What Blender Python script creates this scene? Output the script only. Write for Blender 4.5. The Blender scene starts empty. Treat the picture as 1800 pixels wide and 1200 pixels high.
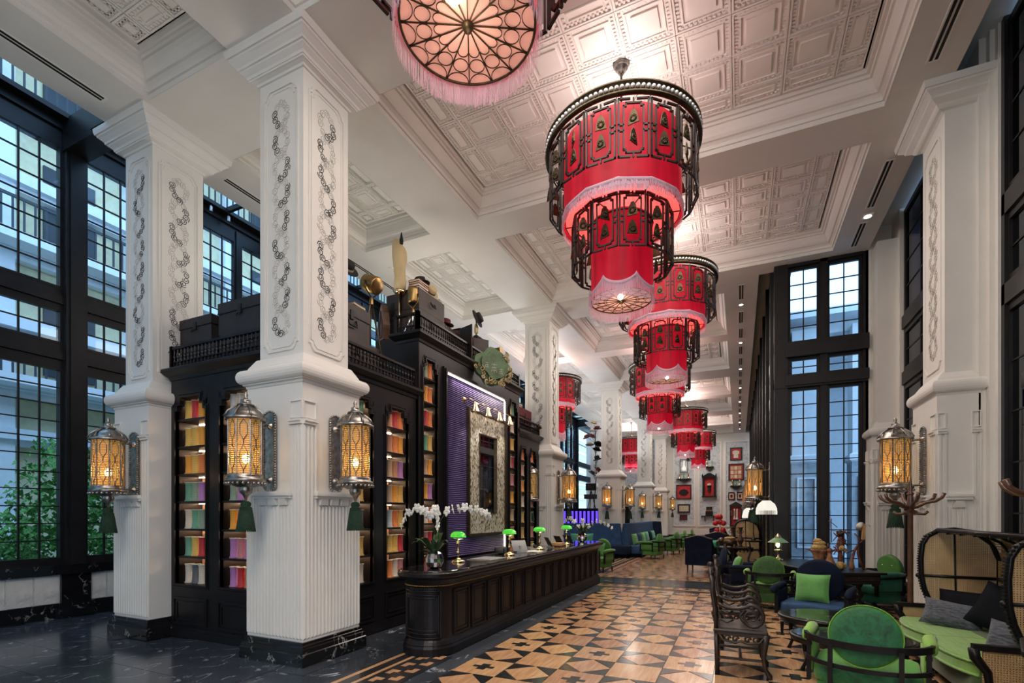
import bpy, math, random
from mathutils import Matrix, Vector
R = random.Random(7)
PI = math.pi
sc = bpy.context.scene
COL = sc.collection

# ------------------------------------------------------------------ camera, world, exposure, lights
TH = math.atan(398.5/868.0)
cd = bpy.data.cameras.new('camera'); cam = bpy.data.objects.new('camera', cd); COL.objects.link(cam)
cd.sensor_width = 36; cd.lens = 868/1800*36; cd.shift_y = (904-600)/1800
cd.clip_start = .05; cd.clip_end = 300
cam.location = (0, 0, 1.75); cam.rotation_euler = (PI/2, 0, TH)
sc.camera = cam
vs = sc.view_settings
sc.display_settings.display_device = 'sRGB'
vs.view_transform = 'Standard'; vs.look = 'None'; vs.gamma = 1; vs.use_curve_mapping = False
vs.exposure = 0.32
sc.cycles.use_denoising = True
sc.cycles.use_adaptive_sampling = True
sc.cycles.adaptive_threshold = 0.03
sc.cycles.max_bounces = 8; sc.cycles.diffuse_bounces = 4; sc.cycles.glossy_bounces = 4
sc.cycles.transparent_max_bounces = 16; sc.cycles.transmission_bounces = 4
sc.cycles.caustics_reflective = False; sc.cycles.caustics_refractive = False
sc.cycles.sample_clamp_indirect = 4.0
sc.cycles.blur_glossy = 1.0

w = bpy.data.worlds.new('sky'); sc.world = w; w.use_nodes = True
nt = w.node_tree; nt.nodes.clear()
wo = nt.nodes.new('ShaderNodeOutputWorld'); bg = nt.nodes.new('ShaderNodeBackground')
bg.inputs[0].default_value = (0.46, 0.70, 1.0, 1); bg.inputs[1].default_value = 2.4
nt.links.new(bg.outputs[0], wo.inputs[0])

def area(name, loc, size, energy, color=(1, .9, .8), rot=(0, 0, 0), size_y=None, spread=PI):
    l = bpy.data.lights.new(name, 'AREA'); l.energy = energy; l.color = color; l.size = size; l.spread = spread
    if size_y: l.shape = 'RECTANGLE'; l.size_y = size_y
    o = bpy.data.objects.new(name, l); o.location = loc; o.rotation_euler = rot; COL.objects.link(o); return o
def point(name, loc, energy, color=(1, .8, .6), r=.05):
    l = bpy.data.lights.new(name, 'POINT'); l.energy = energy; l.color = color; l.shadow_soft_size = r
    o = bpy.data.objects.new(name, l); o.location = loc; COL.objects.link(o); return o
def spot(name, loc, rot, energy, ang, color=(1, .9, .78), blend=.6, r=.05):
    l = bpy.data.lights.new(name, 'SPOT'); l.energy = energy; l.color = color; l.spot_size = ang; l.spot_blend = blend
    l.shadow_soft_size = r
    o = bpy.data.objects.new(name, l); o.location = loc; o.rotation_euler = rot; COL.objects.link(o); return o
WARM = (1, .88, .78)
# added soft fill just below the ceiling along the hall, no fittings there
for (y, e) in [(-3, 150), (.3, 150), (4.6, 105), (8.65, 105), (12.9, 90), (17, 90), (21.3, 100), (25.4, 100), (29.6, 110), (33.8, 130)]:
    area('bay_fill', (-1.3 if y < 12 else -2.3, y, 7.2), 2.6, e, WARM)
# light thrown up into the coffers from the lantern crowns
for (x, y, e) in [(-1.4, 2.43, 60), (-1.42, 6.6, 44), (-1.4, 10.75, 50), (-2.35, 17, 75), (-2.3, 24.9, 80), (-2.2, 31.7, 80), (-6.1, 17.1, 60), (-6.35, 32.4, 80)]:
    point('crown_light', (x, y, 7.0), e*1.0, (.97, .95, .88), .4)
# added upward fill floating in the left aisle for its ceiling, no fixtures
for (x, y, z, sx, e) in [(-6.3, 5.9, 4.6, 1.0, 18), (-6.3, 9.2, 5.4, 1.2, 18), (-6.3, 11.9, 4.6, 1.0, 26), (-6.4, 2.0, 4.4, 1.0, 9)]:
    area('aisle_upfill', (x, y, z), sx, e, (1, .90, .78), (PI, 0, 0))
for y in (14.6, 19, 23.5, 28, 32.5):
    area('aisle_upfill', (-6.4, y, 4.8), 1.2, 42, (.95, .95, 1), (PI, 0, 0))
area('rear_fill', (1.0, -5.5, 4.6), 6, 130, (1, .96, .92), (PI/2, 0, 0), 5)  # added fill from behind the camera, no window stands there
for (nm, loc, sx, rot, sy) in (('left_window_portal', (-10.8, 12, 4.6), 7.4, (0, -PI/2, 0), 38), ('roof_portal', (-9.35, 12, 8.6), 2.2, (0, 0, 0), 38), ('step_window_portal', (1.7, 13.0, 3.7), 1.5, (-PI/2, 0, 0), 7.2)):
    p_ = area(nm, loc, sx, 1, (1, 1, 1), rot, sy); p_.data.cycles.is_portal = True

# ------------------------------------------------------------------ materials
M = {}
def newmat(name):
    m = bpy.data.materials.new(name); m.use_nodes = True
    n = m.node_tree.nodes; n.clear()
    o = n.new('ShaderNodeOutputMaterial'); p = n.new('ShaderNodeBsdfPrincipled')
    m.node_tree.links.new(p.outputs[0], o.inputs[0])
    M[name] = m
    return m, n, m.node_tree.links, p, o
def pset(p, col=None, rough=.5, metal=0., emit=None, es=0, sheen=0, coat=0, spec=None):
    if col is not None: p.inputs['Base Color'].default_value = (*col, 1)
    p.inputs['Roughness'].default_value = rough; p.inputs['Metallic'].default_value = metal
    if emit is not None:
        p.inputs['Emission Color'].default_value = (*emit, 1); p.inputs['Emission Strength'].default_value = es
    if sheen: p.inputs['Sheen Weight'].default_value = sheen
    if coat: p.inputs['Coat Weight'].default_value = coat; p.inputs['Coat Roughness'].default_value = .1
    if spec is not None: p.inputs['Specular IOR Level'].default_value = spec
def ramp(n, l, fac, stops):
    r = n.new('ShaderNodeValToRGB'); e = r.color_ramp.elements
    e[0].position = stops[0][0]; e[0].color = (*stops[0][1], 1)
    e[1].position = stops[-1][0]; e[1].color = (*stops[-1][1], 1)
    for s in stops[1:-1]:
        q = e.new(s[0]); q.color = (*s[1], 1)
    l.new(fac, r.inputs[0]); return r.outputs[0]
def coord(n, l, scale=(1, 1, 1), kind='Object'):
    t = n.new('ShaderNodeTexCoord'); mp = n.new('ShaderNodeMapping'); mp.inputs['Scale'].default_value = scale
    l.new(t.outputs[kind], mp.inputs[0]); return mp.outputs[0]
def noise(n, l, vec, scale, detail=4, rough=.5, dist=0):
    t = n.new('ShaderNodeTexNoise'); t.inputs['Scale'].default_value = scale; t.inputs['Detail'].default_value = detail
    t.inputs['Roughness'].default_value = rough; t.inputs['Distortion'].default_value = dist
    l.new(vec, t.inputs['Vector']); return t.outputs['Fac']
def bump(n, l, p, h, strength=.3, dist=.01):
    b = n.new('ShaderNodeBump'); b.inputs['Strength'].default_value = strength; b.inputs['Distance'].default_value = dist
    l.new(h, b.inputs['Height']); l.new(b.outputs[0], p.inputs['Normal'])
def simple(name, col, rough=.5, metal=0., var=.12, scale=6, bmp=0, **k):
    m, n, l, p, o = newmat(name); pset(p, col, rough, metal, **k)
    v = coord(n, l); f = noise(n, l, v, scale)
    c = ramp(n, l, f, [(.3, tuple(max(0, x*(1-var)) for x in col)), (.7, tuple(min(1, x*(1+var)) for x in col))])
    l.new(c, p.inputs['Base Color'])
    if bmp: bump(n, l, p, noise(n, l, v, scale*8), bmp)
    return m
simple('plaster', (.76, .745, .70), .55, var=.03, scale=2)
simple('plaster_bright', (.84, .82, .78), .5, var=.03, scale=3)
simple('plaster_blue', (.62, .70, .74), .55, var=.03, scale=2)
simple('ink', (.07, .065, .06), .8)
simple('ink_faded', (.52, .49, .45), .8)
simple('black_wood', (.009, .008, .009), .32, var=.3, scale=5, spec=.28)
simple('dark_frame', (.011, .010, .011), .4, var=.3, scale=3, spec=.3)
simple('old_wood', (.024, .014, .010), .34, var=.5, scale=12, bmp=.3, spec=.5)
simple('trunk_wood', (.016, .012, .013), .55, var=.4, scale=6, bmp=.3)
simple('chest_wood', (.036, .022, .017), .5, var=.4, scale=5, bmp=.2)
simple('coat_wood', (.10, .045, .025), .3, var=.4, scale=9, coat=.4)
simple('light_wood', (.55, .33, .13), .45, var=.2, scale=8)
simple('brass', (.32, .21, .085), .34, 1., var=.3)
simple('polished_brass', (.85, .66, .38), .16, 1., var=.1)
simple('bronze', (.075, .055, .03), .45, .8, var=.4, scale=20)
simple('iron', (.02, .02, .02), .45, .6)
simple('silver', (.33, .31, .285), .3, 1., var=.4, scale=18, bmp=.15)
simple('pearl', (.62, .62, .62), .25, .3)
simple('chrome', (.9, .9, .9), .08, 1., var=.02)
simple('fret_wood', (.02, .011, .009), .5, var=.4, scale=15)
simple('tassel', (.008, .035, .017), .85, var=.4, scale=40, bmp=.4)
simple('navy', (.007, .012, .030), .85, var=.25, scale=6, spec=.15)
simple('navy_light', (.028, .065, .14), .85, var=.2, scale=6, spec=.2)
simple('cushion_green', (.10, .30, .07), .8, var=.18, scale=6, sheen=.3, bmp=.2)
simple('cushion_teal', (.05, .28, .17), .8, var=.15, scale=6, sheen=.3, bmp=.2)
simple('silk_black', (.005, .006, .010), .75, var=.3, scale=4, spec=.12)
simple('teal_velvet', (.012, .15, .09), .8, var=.25, scale=5, sheen=.2)
simple('cream', (.60, .46, .25), .5, var=.1)
simple('linen', (.75, .70, .60), .8, var=.1)
simple('felt_black', (.012, .012, .013), .85)
simple('felt_red', (.12, .012, .02), .85)
simple('leaf', (.03, .07, .02), .45, var=.5, scale=20)
simple('petal', (.85, .86, .82), .5, var=.05)
simple('red_paint', (.5, .02, .025), .5, var=.2)
simple('crimson', (.20, .006, .012), .6, var=.2)
simple('leather', (.12, .05, .025), .4, var=.3)
simple('paper', (.78, .70, .55), .8, var=.1)
simple('book_red', (.3, .05, .03), .6); simple('book_tan', (.45, .3, .15), .6); simple('book_blue', (.05, .09, .2), .6)
simple('orange_tile_a', (1, 1, 1), .3)
simple('black_plastic', (.015, .015, .017), .35)
simple('grey_plastic', (.3, .31, .31), .4)
simple('shield_green', (.10, .17, .085), .6, var=.35, scale=6, bmp=.3)
simple('gilt', (.36, .29, .14), .45, .5, var=.5, scale=16)
simple('gourd', (.30, .14, .07), .6, var=.6, scale=14, bmp=.5)
simple('straw', (.5, .34, .12), .8, var=.5, scale=40, bmp=.8)
simple('root', (.13, .045, .03), .5, var=.6, scale=18, bmp=.4)
simple('stone_grey', (.38, .42, .45), .7, var=.25, scale=5, bmp=.2)
simple('facade_cream', (.72, .66, .42), .8, var=.1)
simple('facade_white', (.82, .86, .88), .8, var=.05)
simple('railing_dark', (.03, .04, .05), .5)
simple('hedge', (.11, .32, .06), .7, var=.9, scale=30)
simple('cord', (.3, .2, .12), .7)
simple('vent_black', (.004, .004, .004), .8)
simple('ceramic_black', (.01, .01, .01), .12)

def glow(name, col, s):
    m, n, l, p, o = newmat(name); pset(p, (0, 0, 0), .5, emit=col, es=s); return m
glow('bulb', (1, .86, .62), 25); glow('downlight', (1, .93, .85), 22)
glow('led', (1, .68, .42), 38); glow('led_white', (1, .88, .80), 5); glow('lamp_white', (1, .93, .82), .75)
glow('neon_blue', (.10, .04, 1), 1.6)

def veined(name, base, vein, rough, vs=1.3, w=.018, amt=1., coat=0):
    m, n, l, p, o = newmat(name); pset(p, base, rough, coat=coat)
    v = coord(n, l, (1, 1, 1)); f = noise(n, l, v, vs, 6, .55, 1.2)
    c = ramp(n, l, f, [(.5-w*2, base), (.5, tuple(b*(1-amt)+x*amt for b, x in zip(base, vein))), (.5+w, base)])
    g = noise(n, l, v, vs*3, 5)
    mask = ramp(n, l, g, [(.5, (0, 0, 0)), (.66, (1, 1, 1))])
    mx = n.new('ShaderNodeMix'); mx.data_type = 'RGBA'; l.new(mask, mx.inputs[0])
    cl = ramp(n, l, noise(n, l, v, vs*1.7, 5), [(.3, tuple(b*.75 for b in base)), (.7, tuple(min(1, b*1.35) for b in base))])
    l.new(cl, mx.inputs[6]); l.new(c, mx.inputs[7]); l.new(mx.outputs[2], p.inputs['Base Color'])
    return m
veined('marble_black', (.008, .008, .009), (.5, .5, .48), .12, 2.2, .012, .8, .3)
veined('marble_white', (.66, .66, .63), (.38, .40, .40), .3, 1.5, .03, .6)
veined('slate', (.038, .045, .057), (.6, .65, .7), .15, 1.1, .008, .8)
veined('marble_green', (.018, .022, .016), (.45, .45, .4), .1, 3.5, .012, .8, .3)

def tilemat(name, cols, rough=.22):
    m, n, l, p, o = newmat(name); pset(p, cols[0], rough, coat=.2)
    oi = n.new('ShaderNodeObjectInfo')
    v = coord(n, l, (14, 1.6, 1)); f = noise(n, l, v, 1.6, 6, .6, .6)
    c = ramp(n, l, f, [(.25, cols[0]), (.5, cols[1]), (.75, cols[2])])
    hs = n.new('ShaderNodeHueSaturation'); l.new(c, hs.inputs['Color'])
    mr = n.new('ShaderNodeMapRange'); l.new(oi.outputs['Random'], mr.inputs[0])
    mr.inputs[3].default_value = .8; mr.inputs[4].default_value = 1.22; l.new(mr.outputs[0], hs.inputs['Value'])
    mh = n.new('ShaderNodeMapRange'); l.new(oi.outputs['Random'], mh.inputs[0])
    mh.inputs[3].default_value = .49; mh.inputs[4].default_value = .51; l.new(mh.outputs[0], hs.inputs['Hue'])
    l.new(hs.outputs[0], p.inputs['Base Color']); return m
tilemat('tile_orange', [(.33, .16, .08), (.45, .25, .13), (.54, .36, .21)])
tilemat('tile_black', [(.010, .011, .012), (.017, .018, .019), (.028, .028, .030)])

# velvet with crushed pile patches
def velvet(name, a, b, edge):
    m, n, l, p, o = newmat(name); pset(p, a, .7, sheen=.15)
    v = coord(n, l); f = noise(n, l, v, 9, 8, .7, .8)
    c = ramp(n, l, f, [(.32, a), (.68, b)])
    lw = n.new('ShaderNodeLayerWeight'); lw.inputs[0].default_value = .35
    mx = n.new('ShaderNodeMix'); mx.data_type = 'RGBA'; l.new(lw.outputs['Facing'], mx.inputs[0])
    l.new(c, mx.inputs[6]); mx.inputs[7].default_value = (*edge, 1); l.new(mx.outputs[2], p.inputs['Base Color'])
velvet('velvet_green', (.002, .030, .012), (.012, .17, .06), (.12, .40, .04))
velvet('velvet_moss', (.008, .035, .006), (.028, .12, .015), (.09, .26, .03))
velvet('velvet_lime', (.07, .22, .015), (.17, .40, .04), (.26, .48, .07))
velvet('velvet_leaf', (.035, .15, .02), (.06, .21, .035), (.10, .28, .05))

# shantung silk seat with cross streaks
def streak(name, a, b, sc_=(3, 60, 3), rough=.6, bmp=.3):
    m, n, l, p, o = newmat(name); pset(p, a, rough, sheen=.3)
    f = noise(n, l, coord(n, l, sc_), 1.2, 4)
    l.new(ramp(n, l, f, [(.3, a), (.7, b)]), p.inputs['Base Color']); bump(n, l, p, f, bmp)
streak('silk_green', (.14, .30, .055), (.22, .42, .09), (30, 4, 4))
streak('silk_seat_dark', (.035, .075, .015), (.05, .10, .02), (20, 4, 4))
streak('ikat', (.010, .013, .022), (.10, .115, .15), (16, 50, 50), .7, .6)
streak('fringe_pink', (.55, .22, .40), (.78, .42, .60), (60, 60, 1), .8)
streak('red_cloth', (.36, .002, .012), (.55, .004, .02), (10, 10, 1), .6)

# lampshade cloth: glow of the bulbs put into emission, in random upright streaks
def litcloth(name, col, e, s):
    m, n, l, p, o = newmat(name); pset(p, col, .6, emit=e, es=s)
    v = coord(n, l, (9, 9, .7)); f = noise(n, l, v, 1.1, 3)
    c = ramp(n, l, f, [(.3, tuple(x*.5 for x in e)), (.7, e)]); l.new(c, p.inputs['Emission Color'])
litcloth('shade_red', (.42, .0015, .02), (.85, .002, .03), .33)
litcloth('shade_red_in', (.6, .03, .04), (1, .12, .09), .6)
litcloth('disc_pink', (.75, .42, .34), (.95, .40, .30), .42)
litcloth('fringe_lit', (.66, .42, .52), (.95, .6, .62), .09)  # fringe strands emit too, their lit look is in the material

# thread spools: fine horizontal winding
TC = {'gold': (.70, .44, .08), 'amber': (.80, .34, .02), 'orange': (.75, .20, .03), 'red': (.50, .015, .02), 'crimson': (.42, .02, .05),
      'lilac': (.45, .18, .45), 'rose': (.55, .20, .22), 'sage': (.22, .32, .22), 'jade': (.12, .34, .22), 'ivory': (.66, .58, .46),
      'tan': (.50, .33, .19), 'slate': (.09, .10, .12), 'silver': (.52, .54, .53), 'copper': (.50, .22, .10)}
for k, c_ in TC.items():
    m, n, l, p, o = newmat('thread_'+k); pset(p, c_, .45, sheen=.3)
    wv = n.new('ShaderNodeTexWave'); wv.bands_direction = 'Z'; wv.inputs['Scale'].default_value = 28; wv.inputs['Distortion'].default_value = 1.5
    wv.inputs['Detail'].default_value = 3
    l.new(coord(n, l), wv.inputs[0]); l.new(ramp(n, l, wv.outputs[1], [(.1, tuple(x*.7 for x in c_)), (.9, tuple(min(1, x*1.15) for x in c_))]), p.inputs['Base Color'])
    bump(n, l, p, wv.outputs[1], .3, .004)

# purple silk thread wall lining colour
simple('silk_purple', (.075, .045, .17), .4, var=.3, scale=30, sheen=.2)
# metallic mosaic
m, n, l, p, o = newmat('mosaic'); pset(p, (.5, .45, .3), .35, .45)
vo = n.new('ShaderNodeTexVoronoi'); vo.inputs['Scale'].default_value = 34; l.new(coord(n, l, (1, 1, .6)), vo.inputs[0])
sx = n.new('ShaderNodeSeparateColor'); l.new(vo.outputs['Color'], sx.inputs[0])
l.new(ramp(n, l, sx.outputs[0], [(.05, (.10, .10, .07)), (.30, (.60, .50, .26)), (.6, (.72, .74, .68)), (.95, (.95, .93, .80))]), p.inputs['Base Color'])
bump(n, l, p, vo.outputs['Distance'], .8, .01)
simple('mirror', (.75, .76, .78), .03, 1., var=.01)
# copper-leaf shelf backs
simple('niche_back', (.48, .28, .19), .42, .6, var=.3, scale=8)

# thin window glass: partly clear, partly mirror
def glass(name, tint, k):
    m = bpy.data.materials.new(name); m.use_nodes = True; M[name] = m
    n = m.node_tree.nodes; l = m.node_tree.links; n.clear()
    o = n.new('ShaderNodeOutputMaterial'); t = n.new('ShaderNodeBsdfTransparent'); t.inputs[0].default_value = (*tint, 1)
    g = n.new('ShaderNodeBsdfGlossy'); g.inputs['Roughness'].default_value = .03; g.inputs[0].default_value = (.9, .95, 1, 1)
    mx = n.new('ShaderNodeMixShader'); lw = n.new('ShaderNodeLayerWeight'); lw.inputs[0].default_value = .5; fr = n.new('ShaderNodeMath'); fr.operation = 'POWER'; l.new(lw.outputs['Facing'], fr.inputs[0]); fr.inputs[1].default_value = 5
    ad = n.new('ShaderNodeMath'); ad.operation = 'MULTIPLY_ADD'; l.new(fr.outputs[0], ad.inputs[0]); ad.inputs[1].default_value = .5; ad.inputs[2].default_value = k
    ad.use_clamp = True
    l.new(ad.outputs[0], mx.inputs[0]); l.new(t.outputs[0], mx.inputs[1]); l.new(g.outputs[0], mx.inputs[2]); l.new(mx.outputs[0], o.inputs[0])
glass('window_glass', (.86, .93, .99), .02); glass('blue_glass', (.014, .04, .08), .10); glass('lamp_glass', (.8, .9, .8), .05)

# lantern amber glass behind a fine square mesh
m, n, l, p, o = newmat('amber_mesh'); pset(p, (.45, .22, .05), .4)
vv = coord(n, l)
def wav(d, s):
    wv = n.new('ShaderNodeTexWave'); wv.bands_direction = d; wv.inputs['Scale'].default_value = s; l.new(vv, wv.inputs[0]); return wv.outputs[1]
mm = n.new('ShaderNodeMath'); mm.operation = 'MINIMUM'; l.new(wav('Z', 14), mm.inputs[0])
t2 = n.new('ShaderNodeMath'); t2.operation = 'MAXIMUM'; l.new(wav('X', 14), t2.inputs[0]); l.new(wav('Y', 14), t2.inputs[1]); l.new(t2.outputs[0], mm.inputs[1])
l.new(ramp(n, l, mm.outputs[0], [(.15, (.03, .015, .003)), (.45, (1, .58, .17))]), p.inputs['Emission Color']); p.inputs['Emission Strength'].default_value = .42
tb = n.new('ShaderNodeBsdfTransparent'); tb.inputs[0].default_value = (1, .80, .45, 1); mxs = n.new('ShaderNodeMixShader')
gtn = n.new('ShaderNodeMath'); gtn.operation = 'GREATER_THAN'; gtn.inputs[1].default_value = .55; l.new(mm.outputs[0], gtn.inputs[0])
hf = n.new('ShaderNodeMath'); hf.operation = 'MULTIPLY'; hf.inputs[1].default_value = .6; l.new(gtn.outputs[0], hf.inputs[0])
l.new(hf.outputs[0], mxs.inputs[0]); l.new(p.outputs[0], mxs.inputs[1]); l.new(tb.outputs[0], mxs.inputs[2]); l.new(mxs.outputs[0], o.inputs[0])

# woven cane: see-through lattice
def cane(name, dark, ax):
    m = bpy.data.materials.new(name); m.use_nodes = True; M[name] = m
    n = m.node_tree.nodes; l = m.node_tree.links; n.clear()
    o = n.new('ShaderNodeOutputMaterial'); p = n.new('ShaderNodeBsdfPrincipled'); t = n.new('ShaderNodeBsdfTransparent'); mx = n.new('ShaderNodeMixShader')
    v = coord(n, l); 
    def wv(d, s):
        q = n.new('ShaderNodeTexWave'); q.bands_direction = d; q.inputs['Scale'].default_value = s; l.new(v, q.inputs[0]); return q.outputs[1]
    b = n.new('ShaderNodeMath'); b.operation = 'MAXIMUM'; l.new(wv(ax[0], 16), b.inputs[0]); l.new(wv(ax[1], 16), b.inputs[1])
    g = n.new('ShaderNodeMath'); g.operation = 'GREATER_THAN'; g.inputs[1].default_value = .42; l.new(b.outputs[0], g.inputs[0])
    f = noise(n, l, v, 7, 4)
    l.new(ramp(n, l, f, [(.3, tuple(x*.7 for x in dark)), (.7, dark)]), p.inputs['Base Color']); p.inputs['Roughness'].default_value = .5
    l.new(g.outputs[0], mx.inputs[0]); l.new(t.outputs[0], mx.inputs[1]); l.new(p.outputs[0], mx.inputs[2]); l.new(mx.outputs[0], o.inputs[0])
cane('cane', (.60, .41, .20), 'YZ'); cane('cane_side', (.60, .41, .20), 'XZ'); cane('cane_top', (.50, .33, .15), 'YX')
# damask wallpaper: printed medallions
m, n, l, p, o = newmat('wallpaper'); pset(p, (.7, .72, .74), .7)
vo = n.new('ShaderNodeTexVoronoi'); vo.feature = 'DISTANCE_TO_EDGE'; vo.inputs['Scale'].default_value = 3.2; vo.inputs['Randomness'].default_value = .25
l.new(coord(n, l), vo.inputs[0]); f = noise(n, l, coord(n, l), 9, 5, .6)
ad = n.new('ShaderNodeMath'); ad.operation = 'MULTIPLY_ADD'; ad.inputs[1].default_value = .35; l.new(f, ad.inputs[0]); l.new(vo.outputs[0], ad.inputs[2])
l.new(ramp(n, l, ad.outputs[0], [(.16, (.45, .50, .55)), (.24, (.68, .72, .75)), (.36, (.60, .66, .70)), (.45, (.74, .77, .78))]), p.inputs['Base Color'])
# greenish banker glass and the garden
m, n, l, p, o = newmat('banker_glass'); pset(p, (.02, .35, .03), .1, emit=(.10, .75, .05), es=.5, coat=.5)
# ------------------------------------------------------------------ mesh building
class MB:
    def __init__(s): s.v = []; s.f = []; s.s = []
    def add(s, vs_, fs, Mx=None, sm=False):
        b = len(s.v)
        if Mx is not None: vs_ = [Mx @ Vector(q) for q in vs_]
        s.v += [tuple(q) for q in vs_]; s.f += [tuple(i+b for i in q) for q in fs]; s.s += [sm]*len(fs); return s
    def box(s, x0, x1, y0, y1, z0, z1, Mx=None):
        return s.add([(x0, y0, z0), (x1, y0, z0), (x1, y1, z0), (x0, y1, z0), (x0, y0, z1), (x1, y0, z1), (x1, y1, z1), (x0, y1, z1)],
                     [(0, 3, 2, 1), (4, 5, 6, 7), (0, 1, 5, 4), (1, 2, 6, 5), (2, 3, 7, 6), (3, 0, 4, 7)], Mx)
    def lathe(s, prof, n=24, Mx=None, sm=True, cap=True, a0=0, a1=2*PI):
        full = abs(a1-a0-2*PI) < 1e-6; k = n if full else n+1; vv = []; ff = []
        for r, z in prof:
            for i in range(k):
                a = a0+(a1-a0)*i/n; vv.append((r*math.cos(a), r*math.sin(a), z))
        for j in range(len(prof)-1):
            for i in range(n):
                i2 = (i+1) % k; ff.append((j*k+i, j*k+i2, (j+1)*k+i2, (j+1)*k+i))
        s.add(vv, ff, Mx, sm)
        if cap and full:
            m = len(prof)-1
            if prof[0][0] > 1e-4: s.add(vv[:k], [tuple(reversed(range(k)))], Mx)
            if prof[-1][0] > 1e-4: s.add(vv[m*k:], [tuple(range(k))], Mx)
        return s
    def tube(s, pts, r, n=8, closed=False, Mx=None, sm=True):
        pts = [Vector(p) for p in pts]; N = len(pts)
        rs = r if isinstance(r, (list, tuple)) else [r]*N
        vv = []; up = None
        for i, p in enumerate(pts):
            t = (pts[(i+1) % N]-pts[i-1]) if closed else (pts[min(i+1, N-1)]-pts[max(i-1, 0)])
            if t.length < 1e-9: t = Vector((0, 0, 1))
            t.normalize()
            if up is None:
                up = Vector((0, 0, 1)) if abs(t.z) < .9 else Vector((1, 0, 0))
            a = t.cross(up)
            if a.length < 1e-6: a = t.orthogonal()
            a.normalize(); up = a.cross(t).normalized()
            for k in range(n):
                q = 2*PI*k/n+PI/n; vv.append(p+(a*math.cos(q)+up*math.sin(q))*rs[i])
        ff = []
        for i in range(N if closed else N-1):
            for k in range(n):
                k2 = (k+1) % n; j = (i+1) % N; ff.append((i*n+k, i*n+k2, j*n+k2, j*n+k))
        if not closed: ff += [tuple(reversed(range(n))), tuple((N-1)*n+k for k in range(n))]
        return s.add(vv, ff, Mx, sm)
    def bar(s, p, q, r, n=4): return s.tube([p, q], r, n, sm=n > 5)
    def prism(s, poly, h0, h1, Mx=None, sm=False):
        n = len(poly); a = sum(poly[i][0]*poly[(i+1) % n][1]-poly[(i+1) % n][0]*poly[i][1] for i in range(n))
        if a < 0: poly = list(reversed(poly))
        vv = [(x, y, h0) for x, y in poly]+[(x, y, h1) for x, y in poly]
        ff = [tuple(reversed(range(n))), tuple(range(n, 2*n))]
        s.add(vv, ff, Mx)
        return s.add(vv, [(i, (i+1) % n, n+(i+1) % n, n+i) for i in range(n)], Mx, sm)
    def ring(s, outer, inner, h0, h1, Mx=None):      # frame between two outlines with as many points
        n = len(outer)
        vv = [(x, y, h1) for x, y in outer]+[(x, y, h1) for x, y in inner]+[(x, y, h0) for x, y in outer]+[(x, y, h0) for x, y in inner]
        ff = []
        for i in range(n):
            j = (i+1) % n
            ff += [(i, j, n+j, n+i), (2*n+i, 2*n+j, j, i), (n+i, n+j, 3*n+j, 3*n+i), (3*n+i, 3*n+j, 2*n+j, 2*n+i)]
        return s.add(vv, ff, Mx)
    def loft(s, x0, x1, y0, y1, prof, c0=True, c1=True, Mx=None):   # rings of a rectangle grown outward by o at height z
        vv = []
        for o, z in prof: vv += [(x0-o, y0-o, z), (x1+o, y0-o, z), (x1+o, y1+o, z), (x0-o, y1+o, z)]
        ff = []
        for j in range(len(prof)-1):
            for i in range(4):
                k = (i+1) % 4; ff.append((j*4+i, j*4+k, j*4+4+k, j*4+4+i))
        m = len(prof)*4-4
        if c0: ff.append((3, 2, 1, 0))
        if c1: ff.append((m, m+1, m+2, m+3))
        return s.add(vv, ff, Mx)
    def sphere(s, c, r, n=12, m=8, sx=1, sy=1, sz=1, Mx=None):
        vv = [(c[0], c[1], c[2]-r*sz)]
        for j in range(1, m):
            a = -PI/2+PI*j/m
            for i in range(n):
                b = 2*PI*i/n; vv.append((c[0]+r*sx*math.cos(a)*math.cos(b), c[1]+r*sy*math.cos(a)*math.sin(b), c[2]+r*sz*math.sin(a)))
        vv.append((c[0], c[1], c[2]+r*sz)); ff = []
        for i in range(n):
            k = (i+1) % n; ff.append((0, 1+k, 1+i)); ff.append((len(vv)-1, 1+(m-2)*n+i, 1+(m-2)*n+k))
            for j in range(m-2): ff.append((1+j*n+i, 1+j*n+k, 1+(j+1)*n+k, 1+(j+1)*n+i))
        return s.add(vv, ff, Mx, True)
    def slab(s, x0, x1, y0, y1, z0, z1, rc=.05, e=.02, n=4, Mx=None, crown=0):   # rounded-corner block with soft edges
        rc = min(rc, (x1-x0)/2-1e-3, (y1-y0)/2-1e-3)
        def out(o):
            pts = []
            for cx, cy, a in ((x1-rc, y1-rc, 0), (x0+rc, y1-rc, 90), (x0+rc, y0+rc, 180), (x1-rc, y0+rc, 270)):
                for i in range(n+1):
                    t = math.radians(a+90*i/n); pts.append((cx+(rc-o)*math.cos(t), cy+(rc-o)*math.sin(t)))
            return pts
        prof = [(e, z0), (e*.3, z0+e*.3), (0, z0+e), (0, z1-e), (e*.3, z1-e*.3), (e, z1)]
        k = 4*(n+1); vv = []
        for o, z in prof: vv += [(x, y, z) for x, y in out(o)]
        ff = [(j*k+i, j*k+(i+1) % k, (j+1)*k+(i+1) % k, (j+1)*k+i) for j in range(5) for i in range(k)]
        s.add(vv, ff, Mx, True)
        s.add(vv[:k], [tuple(reversed(range(k)))], Mx)
        top = vv[5*k:]+[((x0+x1)/2, (y0+y1)/2, z1+crown)]
        return s.add(top, [(i, (i+1) % k, k) for i in range(k)], Mx, crown > 0)
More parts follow.
